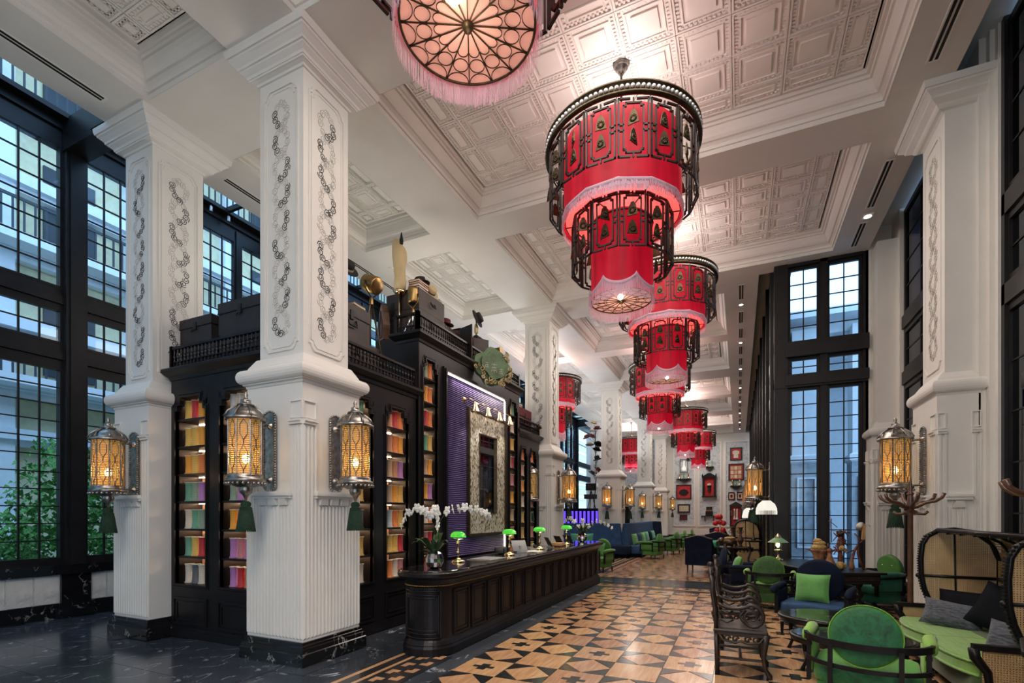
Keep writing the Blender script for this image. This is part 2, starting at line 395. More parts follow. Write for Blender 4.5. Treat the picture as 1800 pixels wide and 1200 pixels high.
    def pillow(s, w_, h_, t_, Mx=None, n=10):
        vv = []; ff = []
        for sd in (1, -1):
            for j in range(n+1):
                for i in range(n+1):
                    u = -1+2*i/n; v = -1+2*j/n
                    pin = 1-.07*(1-abs(u*v))
                    d = max(0, (1-u**4)*(1-v**4))**.6
                    vv.append((u*w_/2*(1-.07*(1-v*v)), v*h_/2*(1-.07*(1-u*u)), sd*t_/2*d))
        K = (n+1)**2
        for j in range(n):
            for i in range(n):
                a = j*(n+1)+i; ff.append((a, a+1, a+n+2, a+n+1)); a += K; ff.append((a+n+1, a+n+2, a+1, a))
        return s.add(vv, ff, Mx, True)
    def obj(s, name, mat, parent=None, sm_ang=None, sm=False):
        me = bpy.data.meshes.new(name); me.from_pydata(s.v, [], s.f); me.update()
        me.materials.append(M[mat] if isinstance(mat, str) else mat)
        if any(s.s): me.polygons.foreach_set('use_smooth', s.s)
        o = bpy.data.objects.new(name, me); COL.objects.link(o)
        if parent is not None: o.parent = parent
        return o
def link(name, me, parent=None, loc=(0, 0, 0), rot=(0, 0, 0), sc_=None):
    o = bpy.data.objects.new(name, me); COL.objects.link(o); o.location = loc; o.rotation_euler = rot
    if sc_: o.scale = sc_
    if parent is not None: o.parent = parent
    return o
def E(name, label=None, cat=None, loc=(0, 0, 0), rz=0, group=None, kind=None):
    o = bpy.data.objects.new(name, None); COL.objects.link(o); o.location = loc; o.rotation_euler = (0, 0, rz); o.empty_display_size = .1
    if label: o['label'] = label
    if cat: o['category'] = cat
    if group: o['group'] = group
    if kind: o['kind'] = kind
    return o
def tag(o, label=None, cat=None, group=None, kind=None):
    if label: o['label'] = label
    if cat: o['category'] = cat
    if group: o['group'] = group
    if kind: o['kind'] = kind
    return o
def S(name, mb, mat): return tag(mb.obj(name, mat), kind='structure')
KIDS = {}
def dup(root, loc, rz=None, label=None, group=None):
    def kids(o): return [c for c in o.children]
    r = root.copy(); COL.objects.link(r); r.location = loc
    if rz is not None: r.rotation_euler = (0, 0, rz)
    if label: r['label'] = label
    if group: r['group'] = group
    for ch in kids(root):
        c = ch.copy(); COL.objects.link(c); c.parent = r
        for g in kids(ch):
            d = g.copy(); COL.objects.link(d); d.parent = c
    return r
T = Matrix.Translation
def RZ(a): return Matrix.Rotation(a, 4, 'Z')
def RX(a): return Matrix.Rotation(a, 4, 'X')
def RY(a): return Matrix.Rotation(a, 4, 'Y')
ORD = ['first', 'second', 'third', 'fourth', 'fifth', 'sixth', 'seventh', 'eighth', 'ninth', 'tenth', 'eleventh', 'twelfth', 'thirteenth']

# ================================================================== THE ROOM
ZC = 7.35; ZP = 7.75
# ---- floor: dark slate ground with inlaid marble tiles in the nave
fl = S('floor', MB().box(-10.7, 3.4, -6, 38, -.2, -.012), 'slate')
# slate slabs of the aisle, joint width 6 mm
sl = MB().box(-.45, .45, -.3, .3, -.012, 0)
slm = None; k = 0
y = .6
while y < 9.2:
    off = 0 if int(round((y-.6)/.606)) % 2 == 0 else .45
    x = -10.2+off
    while x < -3.95:
        inside = (-8.35 < x < -7.4 and 4.1 < y < 5.2) or (x > -8 and y > 5.0) or (-5.6 < x < -4.4 and 4.3 < y < 5.2)
        if not inside and x+.45 < -3.9 and k < 110:
            if slm is None: o = sl.obj('slab', 'slate', fl); slm = o.data; o.location = (x, y, 0)
            else: link('slab', slm, fl, (x, y, 0))
            k += 1
        x += .906
    y += .606
S('trim_1', MB().box(-3.90, -3.2, -6, 5.2, -.012, -.001), 'tile_black')
# nave tiles
P = .5375; X0 = -2.67; Y0 = 5.03
orange_sq = MB().box(-P/2+.003, P/2-.003, -P/2+.003, P/2-.003, -.012, 0)
h = P/2-.003
diam = MB().prism([(h, 0), (0, h*.98), (-h, 0), (0, -h*.98)], -.012, 0)
tri = MB().prism([(h, h), (.012, h), (h, .012)], -.012, 0)
a_, b_ = .13, .034
cross = MB().prism([(-a_, -b_), (-.052, -b_), (-.052, -.105), (.052, -.105), (.052, -b_), (a_, -b_), (a_, b_), (.052, b_), (.052, .105), (-.052, .105), (-.052, b_), (-a_, b_)], -.002, .0012)
small_cross = MB()
sq = orange_sq.obj('tile', 'tile_orange', fl); me_sq = sq.data
me_d = None; me_t = None; me_c = None
cells = []
for i in range(-9, 12):
    for j in range(-9, 14):
        x = X0+i*P; yy = Y0+j*P
        if x-P/2 < -3.22 or x+P/2 > 3.0 or yy+P/2 > 12.05: continue
        cells.append((math.hypot(x, yy), i, j, x, yy))
cells.sort()
cells = [c for c in cells if c[4] > 2.2]
cnt = {'o': 0, 'd': 0, 't': 0, 'c': 0}; rest_o = MB(); rest_b = MB()
sq.location = (50, 50, -50); used_sq = False
for _, i, j, x, yy in cells:
    A = (i % 2 == j % 2)
    if A:
        if not used_sq: sq.location = (x, yy, 0); used_sq = True
        else:
            link('tile', me_sq, fl, (x, yy, 0))
        if i % 2 == 0:
            if me_c is None:
                o = cross.obj('cross_inlay', 'tile_black', fl); me_c = o.data; o.location = (x, yy, 0)
            else: link('cross_inlay', me_c, fl, (x, yy, 0))
    else:
        if me_d is None:
            o = diam.obj('diamond_tile', 'tile_orange', fl); me_d = o.data; o.location = (x, yy, 0)
        else: link('diamond_tile', me_d, fl, (x, yy, 0))
        for q in range(4):
            cnt['t'] += 1
            if cnt['t'] <= 290:
                if me_t is None:
                    o = tri.obj('triangle_tile', 'tile_black', fl); me_t = o.data; o.location = (x, yy, 0)
                else: link('triangle_tile', me_t, fl, (x, yy, 0), (0, 0, q*PI/2))
            else: rest_b.add([(v_[0], v_[1], v_[2]) for v_ in tri.v], tri.f, T((x, yy, 0)) @ RZ(q*PI/2))
if rest_b.v: tag(rest_b.obj('far_triangle_tiles', 'tile_black', fl), kind='stuff')
# border rows of small crosses, plus the lined border beside the counter
def crossrow(y0, x0, x1, name):
    mo = MB().box(x0, x1, y0-.14, y0+.14, -.012, -.0005); mo.obj(name, 'tile_orange', fl)
    mb = MB(); x = x0+.14
    while x < x1-.1:
        for (aa, bb) in ((.10, .035), (.035, .10)): mb.box(x-aa, x+aa, y0-bb, y0+bb, -.002, .0015 if aa > bb else .0012)
        x += .28
    tag(mb.obj('small_cross_inlays', 'tile_black', fl), kind='stuff')
crossrow(12.22, -3.2, 2.9, 'border_strip')
crossrow(13.95, -3.6, .7, 'border_strip')
S('trim_2', MB().box(-3.7, 2.9, 12.4, 13.75, -.012, 0.0), 'slate')
for (x0, x1, m_) in ((-3.86, -3.80, 'tile_orange'), (-3.67, -3.62, 'tile_orange')):
    MB().box(x0, x1, 1.2, 5.2, -.012, 0.0).obj('border_line', m_, fl)
zz = MB(); y = 1.3
while y < 5.1:
    zz.box(-3.56, -3.49, y, y+.14, -.012, .0008).box(-3.49, -3.44, y+.07, y+.14, -.012, .0008)
    zz.box(-3.34, -3.27, y+.12, y+.26, -.012, .0008).box(-3.39, -3.34, y+.12, y+.19, -.012, .0008)
    y += .28
tag(zz.obj('fret_border_tiles', 'tile_orange', fl), kind='stuff')
# far floor beyond the dark band
fo = MB().box(-3.55, .7, 14.1, 37, -.012, -.001); fo.obj('far_tile_ground', 'tile_orange', fl)
fb = MB(); j = 0; y = 14.4
while y < 36:
    x = -3.4; i = 0
    while x < .5:
        if (i+j) % 2:
            for q in range(4): fb.add(tri.v, tri.f, T((x+P/2, y, .0)) @ RZ(q*PI/2))
        elif i % 2 == 0: fb.add(cross.v, cross.f, T((x+P/2, y, 0)))
        x += P; i += 1
    y += P; j += 1
tag(fb.obj('far_black_tiles', 'tile_black', fl), kind='stuff')
for (x0, x1) in ((-4.35, -4.28), (-4.15, -4.05), (-3.95, -3.9), (-3.75, -3.6)):
    MB().box(x0, x1, 14.0, 36, -.012, .0).obj('border_line', 'tile_orange', fl)
for (x0, x1) in ((-5.75, -5.65), (-5.5, -5.4), (-5.2, -5.15)):
    MB().box(x0, x1, 13.8, 36, -.012, .0).obj('border_line', 'tile_orange', fl)

# ---- ceiling with coffers
NY = [(-3.3, .15), (.85, 4.02), (5.25, 8.29), (9.0, 12.37)]
FY = [(13.6, 16.75), (17.4, 20.7), (21.95, 25.1), (25.75, 29.05), (30.3, 33.4), (34.1, 36.9)]
coffers = [(-4.52, 1.82, a, b) for a, b in NY]+[(-4.52, -.32, a, b) for a, b in FY]+[(-7.25, -5.6, a, b) for a, b in NY+FY]
cl = MB()
ys = sorted([v for a, b in NY+FY for v in (a, b)])
def strip(x0, x1, y0, y1, z1=8.0): cl.box(x0, x1, y0, y1, ZC, z1)
strip(-5.6, -4.52, -6, 38); strip(-8.22, -7.25, -6, 38)
strip(1.82, 2.5, -6, 12.68); strip(-.32, .43, 12.68, 38)
yy = -6
for a, b in NY+FY:
    strip(-4.52, 1.82 if yy < 12 else -.32, yy, a); strip(-7.25, -5.6, yy, a); yy = b
strip(-4.52, -.32, yy, 38); strip(-7.25, -5.6, yy, 38)
strip(-.32, 1.82, 12.37, 12.68)
S('ceiling', cl, 'plaster')
S('ceiling_edge', MB().box(2.5, 3.4, -6, 12.9, 7.8, 8.0).box(.43, 1.2, 12.68, 38, 7.8, 8.0), 'plaster_blue')
CP = [(-.004, 7.349), (-.004, 7.42), (-.03, 7.42), (-.035, 7.47), (-.07, 7.50), (-.10, 7.505), (-.13, 7.54), (-.16, 7.60), (-.175, 7.66), (-.205, 7.66), (-.21, 7.70), (-.25, 7.70), (-.26, ZP), (-.30, ZP)]
def tile_mesh(w_, h_):
    mb = MB(); x, y = w_/2-.006, h_/2-.006; z = ZP-7.75
    def rc(i): return [(-x+i, -y+i), (x-i, -y+i), (x-i, y-i), (-x+i, y-i)]
    mb.ring(rc(0), rc(.022), 0, -.02)
    i2 = min(.10, x*.45)
    mb.ring(rc(i2-.015), rc(i2), 0, -.014)
    c = min(.155, x*.62)
    if x-c > .02 and y-c > .02: mb.box(-x+c, x-c, -y+c, y-c, -.018, 0)
    # egg-and-dart bead row
    b = .045; st = .05
    n = int((2*(x-b))/st)
    for k in range(n):
        q = -x+b+(k+.5)*2*(x-b)/n
        for s_ in (-1, 1): mb.box(q-.013, q+.013, s_*(y-b)-.016, s_*(y-b)+.016, -.014, 0)
    n = int((2*(y-b))/st)
    for k in range(n):
        q = -y+b+(k+.5)*2*(y-b)/n
        for s_ in (-1, 1): mb.box(s_*(x-b)-.016, s_*(x-b)+.016, q-.013, q+.013, -.014, 0)
    me = bpy.data.meshes.new('coffer_tile'); me.from_pydata(mb.v, [], mb.f); me.materials.append(M['plaster_bright']); return me
TM = {}
ntile = 0
for ci, (x0, x1, y0, y1) in enumerate(coffers):
    near = y1 < 13
    ct = E('ceiling_coffer', None, None, kind='structure')
    mb = MB(); mb.loft(x0, x1, y0, y1, CP, False, False); mb.obj('moulding', 'plaster', ct)
    MB().box(x0+.28, x1-.28, y0+.28, y1-.28, ZP, ZP+.03).obj('panel', 'plaster_bright', ct)
    px0, px1, py0, py1 = x0+.3, x1-.3, y0+.3, y1-.3
    W = px1-px0; L = py1-py0
    if W > 2:
        nx = int(round((W-.66)/.64)); ex = .33; ux = (W-.66)/nx; xs = [(px0, ex)]+[(px0+ex+i*ux, ux) for i in range(nx)]+[(px1-ex, ex)]
    else: ex = .28; xs = [(px0, ex), (px0+ex, W-2*ex), (px1-ex, ex)]
    ny = int(round((L-.6)/.56)); ey = .3; uy = (L-.6)/ny
    ysl = [(py0, ey)]+[(py0+ey+j*uy, uy) for j in range(ny)]+[(py1-ey, ey)]
    far = MB()
    for (xa, wa) in xs:
        for (ya, ha) in ysl:
            key = (round(wa, 3), round(ha, 3))
            if key not in TM: TM[key] = tile_mesh(*key)
            if near and (y1 > 5 or x0 < -5) and y0 > -1: link('coffer_tile', TM[key], ct, (xa+wa/2, ya+ha/2, ZP)); ntile += 1
            else:
                me = TM[key]; far.add([tuple(v_.co) for v_ in me.vertices], [tuple(p_.vertices) for p_ in me.polygons], T((xa+wa/2, ya+ha/2, ZP)))
    if far.v: tag(far.obj('coffer_tiles', 'plaster_bright', ct), kind='stuff')

# ---- walls
S('wall_back', MB().box(-10.8, 3.4, 37.4, 37.7, 0, 8), 'plaster')
S('wall_rear', MB().box(-10.8, 3.4, -6.3, -6, 0, 8), 'plaster')
# left window wall --------------------------------------------------
XW = -10.45
wl = S('wall_left', MB().box(XW-.25, XW, -6, 37.4, 0, .74), 'marble_white')
# facing slabs with recessed joints
sm_ = MB().box(0, .05, .012, .328, 0, .46); me0 = None; y = 1.0
for k in range(14):
    if me0 is None: o = sm_.obj('marble_slab', 'marble_white', wl); me0 = o.data; o.location = (XW-.03, y, .26)
    else: link('marble_slab', me0, wl, (XW-.03, y, .26))
    y += .34
S('baseboard_left', MB().box(XW, XW+.05, -6, 37.4, 0, .16).box(XW, XW+.035, -6, 37.4, .16, .21).box(XW, XW+.02, -6, 37.4, .21, .25).box(XW+.05, XW+.12, 4.36, 4.86, 0, .25), 'marble_black')
S('trim_3', MB().box(XW-.25, XW+.09, -6, 37.4, .74, .90).box(XW, XW+.14, 4.36, 4.86, .74, .90).box(XW+.02, XW+.07, 4.40, 4.82, .25, .74), 'marble_black')
bandf = MB()
bandf.box(XW-.2, XW+.04, -6, 37.4, .90, .985)
bandf.box(XW-.2, XW+.03, -6, 37.4, 4.22, 4.62).box(XW-.2, XW+.07, -6, 37.4, 4.36, 4.5)
bandf.box(XW-.2, XW+.03, -6, 37.4, 5.22, 5.56).box(XW-.2, XW+.07, -6, 37.4, 5.30, 5.44)
bandf.box(XW-.2, XW+.03, -6, 37.4, 7.99, 8.42).box(XW-.2, XW+.08, -6, 37.4, 8.25, 8.42)
S('wall_left_frame', bandf, 'dark_frame')
bigposts = [4.59+4.15*k for k in range(-2, 8)]
bp = MB().box(XW-.2, XW+.13, -.15, .15, .90, 8.42).box(XW+.13, XW+.16, -.1, .1, .9, 8.42)
me0 = None
for yb in bigposts:
    if me0 is None: o = bp.obj('wall_post', 'dark_frame'); me0 = o.data; tag(o, kind='structure'); o.location = (0, yb, 0)
    else: tag(link('wall_post', me0, None, (0, yb, 0)), kind='structure')
LEV = [(.985, 4.22, 11), (4.62, 5.22, 2), (5.56, 7.99, 7)]
pane_mesh = {}
def pane(w_, h_, mat='window_glass'):
    k_ = (round(w_, 3), round(h_, 3), mat)
    if k_ not in pane_mesh:
        me = bpy.data.meshes.new('pane'); mb = MB().box(-.003, .003, -w_/2, w_/2, -h_/2, h_/2); me.from_pydata(mb.v, [], mb.f); me.materials.append(M[mat]); pane_mesh[k_] = me
    return pane_mesh[k_]
wcount = 0
def window(X, ya, yb, levels, cols, detail, mat='window_glass', frame='dark_frame', axis='X', fr=.045):
    global wcount
    wcount += 1
    wn = E('window_%d' % wcount, kind='structure')
    if axis == 'X': wn.location = (X, ya, 0)
    else: wn.location = (ya, X, 0); wn.rotation_euler = (0, 0, -PI/2)
    Wd = yb-ya; f = MB(); mt = MB(); far = MB()
    for (z0, z1, rows) in levels:
        f.ring([(0, z0), (Wd, z0), (Wd, z1), (0, z1)], [(fr, z0+fr), (Wd-fr, z0+fr), (Wd-fr, z1-fr), (fr, z1-fr)], -.035, .035, Matrix(((0, 0, 1, 0), (1, 0, 0, 0), (0, 1, 0, 0), (0, 0, 0, 1))))
        cw = (Wd-2*fr)/cols; rh = (z1-z0-2*fr)/rows
        for c in range(1, cols): mt.box(-.018, .018, fr+c*cw-.011, fr+c*cw+.011, z0+fr, z1-fr)
        for r in range(1, rows): mt.box(-.015, .015, fr, Wd-fr, z0+fr+r*rh-.009, z0+fr+r*rh+.009)
        for c in range(cols):
            for r in range(rows):
                yc = fr+(c+.5)*cw; zc = z0+fr+(r+.5)*rh
                if detail: link('pane', pane(cw, rh, mat), wn, (0, yc, zc))
                elif r == 0 and c == 0: far.box(-.003, .003, fr, Wd-fr, z0+fr, z1-fr)
    f.obj('frame', frame, wn); mt.obj('muntins', frame, wn)
    if far.v: tag(far.obj('glass', mat, wn), kind='stuff')
    return wn
for bi, yb in enumerate(bigposts[:-1]):
    if yb < -1: continue
    y0 = yb+.15; L = 4.15-.3; pw = (L-.36)/4
    for q in range(4):
        ya = y0+q*(pw+.12)
        if ya > 36.3: continue
        window(XW, ya, ya+pw, LEV, 3, (2.2 < ya < 8.8 and ya+pw > 3.2))
mu = MB()
for yb in bigposts[:-1]:
    for q in range(3):
        ya = yb+.15+(q+1)*((4.15-.3-.36)/4)+q*.12
        mu.box(XW-.12, XW+.06, ya, ya+.12, .95, 8.2)
S('wall_left_mullions', mu, 'dark_frame')
# glass roof over the left aisle with rafters
gr = E('roof_glazing', kind='structure')
rf = MB()
for k in range(-2, 26):
    y = 3.2+1.36*k if True else 0
    rf.box(-10.45, -8.1, y-.035, y+.035, 8.40, 8.50)
rf.box(-10.5, -10.2, -6, 37.4, 8.38, 8.46).box(-8.25, -8.1, -6, 37.4, 7.95, 8.5)
rf.obj('rafters', 'dark_frame', gr)
MB().box(-10.45, -8.2, -6, 37.4, 8.52, 8.53).obj('glass', 'window_glass', gr)
bm_ = MB()
for yb in bigposts: bm_.box(-10.4, -8.2, yb-.17, yb+.17, 7.9, 8.42).box(-9.5, -8.9, yb-.2, yb+.2, 7.95, 8.4)
bm_.obj('beams', 'dark_frame', gr)
# right side: near window wall X 2.95, step wall Y 12.68, far wall X .73
wr = MB().box(3.1, 3.4, -6, 8.1, 0, 7.8)
S('wall_right', MB().box(2.95, 3.2, 8.0, 12.9, 0, .5).box(3.15, 3.4, -6, 12.9, 0, .4), 'plaster')
pr = MB().box(2.78, 3.05, 8.2, 9.25, 0, 7.8).box(2.9, 3.1, 8.02, 9.45, 0, 7.8).box(2.85, 3.1, 8.1, 9.35, 0, 7.8).box(2.9, 3.1, 12.1, 12.9, 0, 7.8)
S('wall_right_pier', pr, 'plaster')
S('baseboard_right', MB().box(2.80, 2.9, 9.25, 12.2, 0, .22).box(2.84, 2.92, 9.25, 12.2, .22, .28).box(.68, .73, 12.7, 37.4, 0, .2), 'marble_black')
for (ya, yb, d_) in ((-1.6, 1.4, 0), (1.5, 4.7, 0), (4.8, 8.0, 1), (9.45, 12.1, 1)):
    window(3.0, ya, yb, [(.45, 4.3, 6), (4.55, 5.4, 2), (5.65, 7.75, 4)], 3, d_, 'blue_glass', fr=.09)
fr_ = MB()
for y in (-1.65, 1.45, 4.75, 8.0, 9.4): fr_.box(2.93, 3.1, y-.06, y+.06, .4, 7.8)
fr_.box(2.93, 3.1, -6, 12.1, 4.3, 4.55).box(2.93, 3.1, -6, 12.1, 5.4, 5.65).box(2.9, 3.1, -6, 12.1, .3, .45)
S('wall_right_frame', fr_, 'dark_frame')
# step wall (faces the camera): blackened frame with two lights
st = MB()
st.box(.73, 1.0, 12.62, 12.9, 0, 7.35).box(2.4, 2.5, 12.66, 12.9, 0, 7.35)
st.box(.73, 2.48, 12.60, 12.9, 4.58, 4.80).box(.95, 2.5, 12.56, 12.9, 4.62, 4.84).box(.95, 2.5, 12.56, 12.9, 5.26, 5.58)
st.box(1.62, 1.76, 12.64, 12.88, 0, 7.35).box(1.0, 2.4, 12.62, 12.88, 0, .12).box(1.0, 2.4, 12.64, 12.9, 7.28, 7.35)
S('wall_step', st, 'dark_frame')
S('wall_step_jamb', MB().box(2.45, 3.2, 12.66, 12.95, 0, 7.9), 'plaster')
S('wall_step_head', MB().box(.43, 2.6, 12.69, 12.9, 7.35, 8.0), 'plaster')
for (xa, xb) in ((1.0, 1.63), (1.75, 2.4)):
    window(12.76, xa, xb, [(.12, 4.58, 14), (4.84, 5.26, 2), (5.58, 7.28, 5)], 2, 1, axis='Y', fr=.06)
fw = MB()
for k in range(13):
    y = 13.0+2.0*k
    fw.box(.73, .95, y-.14, y+.14, 0, 7.8).box(.66, .73, y-.07, y+.07, 0, 7.8)
fw.box(.73, .95, 12.7, 37.4, 4.5, 4.75).box(.73, .95, 12.7, 37.4, 5.4, 5.65).box(.73, .95, 12.7, 37.4, 7.3, 7.8).box(.73, .95, 12.7, 37.4, 0, .4)
S('wall_right_far', fw, 'dark_frame')
for k in range(12):
    y = 13.14+2.0*k
    window(.84, y, y+1.72, [(.4, 4.5, 8), (4.75, 5.4, 2), (5.65, 7.3, 4)], 3, 0, 'blue_glass')

# ---- columns
def face_frame(o_, x, z0, z1, cut):
    pts = []
    c = cut
    for (sx, sz, cx, cz) in ((1, -1, x, z0), (1, 1, x, z1), (-1, 1, -x, z1), (-1, -1, -x, z0)):
        seg = [(cx-sx*0, cz-sz*c), (cx-sx*c*.35, cz-sz*c*.9), (cx-sx*c*.5, cz-sz*c*.45), (cx-sx*c, cz-sz*0)]
        if (sx, sz) in ((1, 1), (-1, -1)): pass
        else: seg = list(reversed(seg))
        pts += seg
    return pts
def inset(pts, d):
    n = len(pts); out = []
    cx = sum(p[0] for p in pts)/n; cz = sum(p[1] for p in pts)/n
    for p in pts:
        out.append((p[0]-math.copysign(d, p[0]-cx), p[1]-math.copysign(d, p[1]-cz)))
    return out
FM = lambda a, hy: RZ(a) @ T((0, -hy, 0)) @ Matrix(((1, 0, 0, 0), (0, 0, -1, 0), (0, 1, 0, 0), (0, 0, 0, 1)))   # face plane: local (u, z, out)
def spiral(mb, Mx, cu, cz, r, sg, a0, rib=.0045):
    pts = []
    n_ = 13
    for i in range(n_):
        t = i/(n_-1); a = a0+sg*t*3.2*PI; rr = r*(1-.78*t)
        pts.append((cu+rr*math.cos(a), cz+rr*math.sin(a), .003))
    mb.tube(pts, rib, 3, Mx=Mx, sm=False)
def carving(dark, pale, Mx, z0, z1, w_, rnd):
    n_ = int(round((z1-z0)/.30)); ph = (z1-z0)/n_
    for k in range(n_):
        zc = z0+(k+.5)*ph
        ds = rnd.choice(((1,), (-1,), (-1, 1)[:1], (1, -1)[:1]))[0]
        # eight cloud scrolls around a hexagonal ring
        pos = [(0, .5), (.62, .36), (1, .12), (1, -.14), (.62, -.38), (0, -.5), (-.62, -.38), (-1, -.14), (-1, .12), (-.62, .36)]
        for i, (a, b) in enumerate(pos):
            d_ = dark if ((a*ds > .3 and b < .3) or (abs(a) < .1 and b < 0) and rnd.random() < .7) else pale
            spiral(d_, Mx, a*w_*.36, zc+b*ph*.92, w_*.19, 1 if i % 2 else -1, rnd.random()*6, .0052 if d_ is dark else .003)
def column(x, y, label, hx=1., ny_faces=(0, 1), skip=()):
    hp = .485; sx = hx
    c = E('column', label, 'column', (x, y, 0))
    X = hp*sx; Yh = hp
    b = MB().loft(-X, X, -Yh, Yh, [(.045, 0), (.045, .14), (.035, .15), (.03, .20), (.018, .205), (.018, .235), (.008, .24), (.008, .275)])
    b.obj('base', 'marble_black', c)
    lw = MB().loft(-X+.02, X-.02, -Yh+.02, Yh-.02, [(0, .27), (0, 3.28), (.01, 3.29), (.015, 3.34)]); lw.obj('pedestal', 'plaster', c)
    t_ = [(.015, 3.32)]
    for i in range(9):
        a = -PI/2+PI*i/8; t_.append((.02+.055*math.cos(a), 3.42+.085*math.sin(a)))
    t_ += [(.0, 3.505), (-.015, 3.51), (-.025, 3.54), (-.06, 3.60), (-.09, 3.65)]
    MB().loft(-X, X, -Yh, Yh, t_).obj('torus_moulding', 'plaster', c)
    hs = .365; XS = hs*(sx if sx < 1 else 1); 
    MB().loft(-XS, XS, -hs, hs, [(0, 3.5), (0, 7.2)]).obj('shaft', 'plaster', c)
    cp = [(.0, 7.030), (.02, 7.032), (.03, 7.055), (.07, 7.067), (.085, 7.067), (.09, 7.084), (.10, 7.084), (.11, 7.113), (.155, 7.146), (.16, 7.163), (.18, 7.163), (.185, 7.188), (.23, 7.229), (.25, 7.242), (.25, 7.267), (.27, 7.267), (.28, 7.304), (.285, 7.350)]
    MB().loft(-XS, XS, -hs, hs, cp).obj('capital', 'plaster', c)
    fl_ = MB(); dk = MB(); pl = MB(); rnd = random.Random(int(x*7+y*3))
    for a in ny_faces:
        ang = a*PI/2
        hh = (Yh if a % 2 == 0 else X)-.02; wf = (X if a % 2 == 0 else Yh)-.02
        Mx = FM(ang, hh)
        mo = MB(); cc = MB()
        def rib(u, z0, z1, w2=.017, d=.02): fl_.add([(u-w2, z0, 0), (u+w2, z0, 0), (u+w2*.5, z0+.02, d), (u-w2*.5, z0+.02, d), (u-w2, z1, 0), (u+w2, z1, 0), (u+w2*.5, z1-.02, d), (u-w2*.5, z1-.02, d)],
                                       [(0, 1, 2, 3), (3, 2, 6, 7), (0, 3, 7, 4), (1, 5, 6, 2), (7, 6, 5, 4)], Mx)
        nr = int(2*wf/.056)
        cs = .19*(wf/.465)
        for k in range(0 if a in skip else nr+1):
            u = -wf+.02+k*(2*wf-.04)/nr
            inner = abs(u) < wf-cs-.01
            rib(u, .30, 1.86 if inner else 2.80)
        # ledge with guttae between the corner strips
        iu = wf-cs
        mo.box(-iu-.04, iu+.04, 1.97, 2.0, 0, .075, Mx).box(-iu-.03, iu+.03, 1.94, 1.97, 0, .055, Mx).box(-iu-.02, iu+.02, 2.0, 2.025, 0, .06, Mx)
        for k in (-1, 0, 1):
            u = k*iu*.62; g = iu*.24
            mo.add([(u-g, 1.94, 0), (u+g, 1.94, 0), (u+g*.8, 1.94, .05), (u-g*.8, 1.94, .05), (u-g, 1.86, 0), (u+g, 1.86, 0), (u+g*1.0, 1.86, .035), (u-g*1.0, 1.86, .035)],
                   [(0, 3, 2, 1), (3, 7, 6, 2), (0, 4, 7, 3), (1, 2, 6, 5), (4, 5, 6, 7)], Mx)
        for s_ in (-1, 1):
            u0, u1 = sorted((s_*wf, s_*(wf-cs)))
            cc = MB().box(u0-.0, u1+.0, 2.80, 2.83, 0, .035, Mx).box(u0, u1, 2.83, 2.855, 0, .05, Mx)
            cc.ring([(u0, 2.87), (u1, 2.87), (u1, 3.08), (u0, 3.08)], [(u0+.012, 2.885), (u1-.012, 2.885), (u1-.012, 3.065), (u0+.012, 3.065)], 0, .018, Mx)
            if a not in skip: cc.obj('strip_cap', 'plaster', c)
        if a not in skip: mo.obj('ledge', 'plaster', c)
        mo = MB()
        # raised panel frame on the shaft
        wx = (hs if a % 2 == 0 else XS) if a % 2 else XS
        hh2 = hs if a % 2 == 0 else XS
        wx = XS if a % 2 == 0 else hs
        Ms = FM(ang, hh2)
        o1 = face_frame(None, wx*.80, 3.72, 6.92, .09); i1 = inset(o1, .022); o2 = inset(o1, .045); i2 = inset(o1, .058)
        mo.ring(o1, i1, 0, .016, Ms).obj('panel_moulding', 'plaster', c); MB().ring(o2, i2, 0, .008, Ms).obj('panel_moulding', 'plaster', c)
        carving(dk, pl, Ms, 3.92, 6.74, wx*.78, rnd)
    tag(fl_.obj('fluting', 'plaster', c), kind='stuff')
    tag(dk.obj('cloud_scroll_carving', 'ink', c), kind='stuff'); tag(pl.obj('worn_scroll_carving', 'ink_faded', c), kind='stuff')
    return c
CA = -5.03
COLY = [4.63, 12.99, 21.35, 29.7, 36.3]
lab = ['white fluted column nearest the camera, before the bookcase', 'white fluted column at the far end of the bookcase', 'white column rising behind the end of the blue banquette', 'fourth white column of the row, past the banquette', 'last white column of the row, next to the back wall']
for y, lb in zip(COLY, lab): column(CA, y, lb, 1., (0, 1, 3) if y < 15 else (0, 1))
column(-7.93, 4.63, 'white fluted column between tall window and left end of bookcase', .9, (0, 1), (1,))
for y in COLY[2:]: column(-7.87, y, 'white column of the outer aisle row near %s' % {21.35: 'the hat display', 29.7: 'the middle of the far windows', 36.3: 'the back corner'}[y], .9, (0, 1))
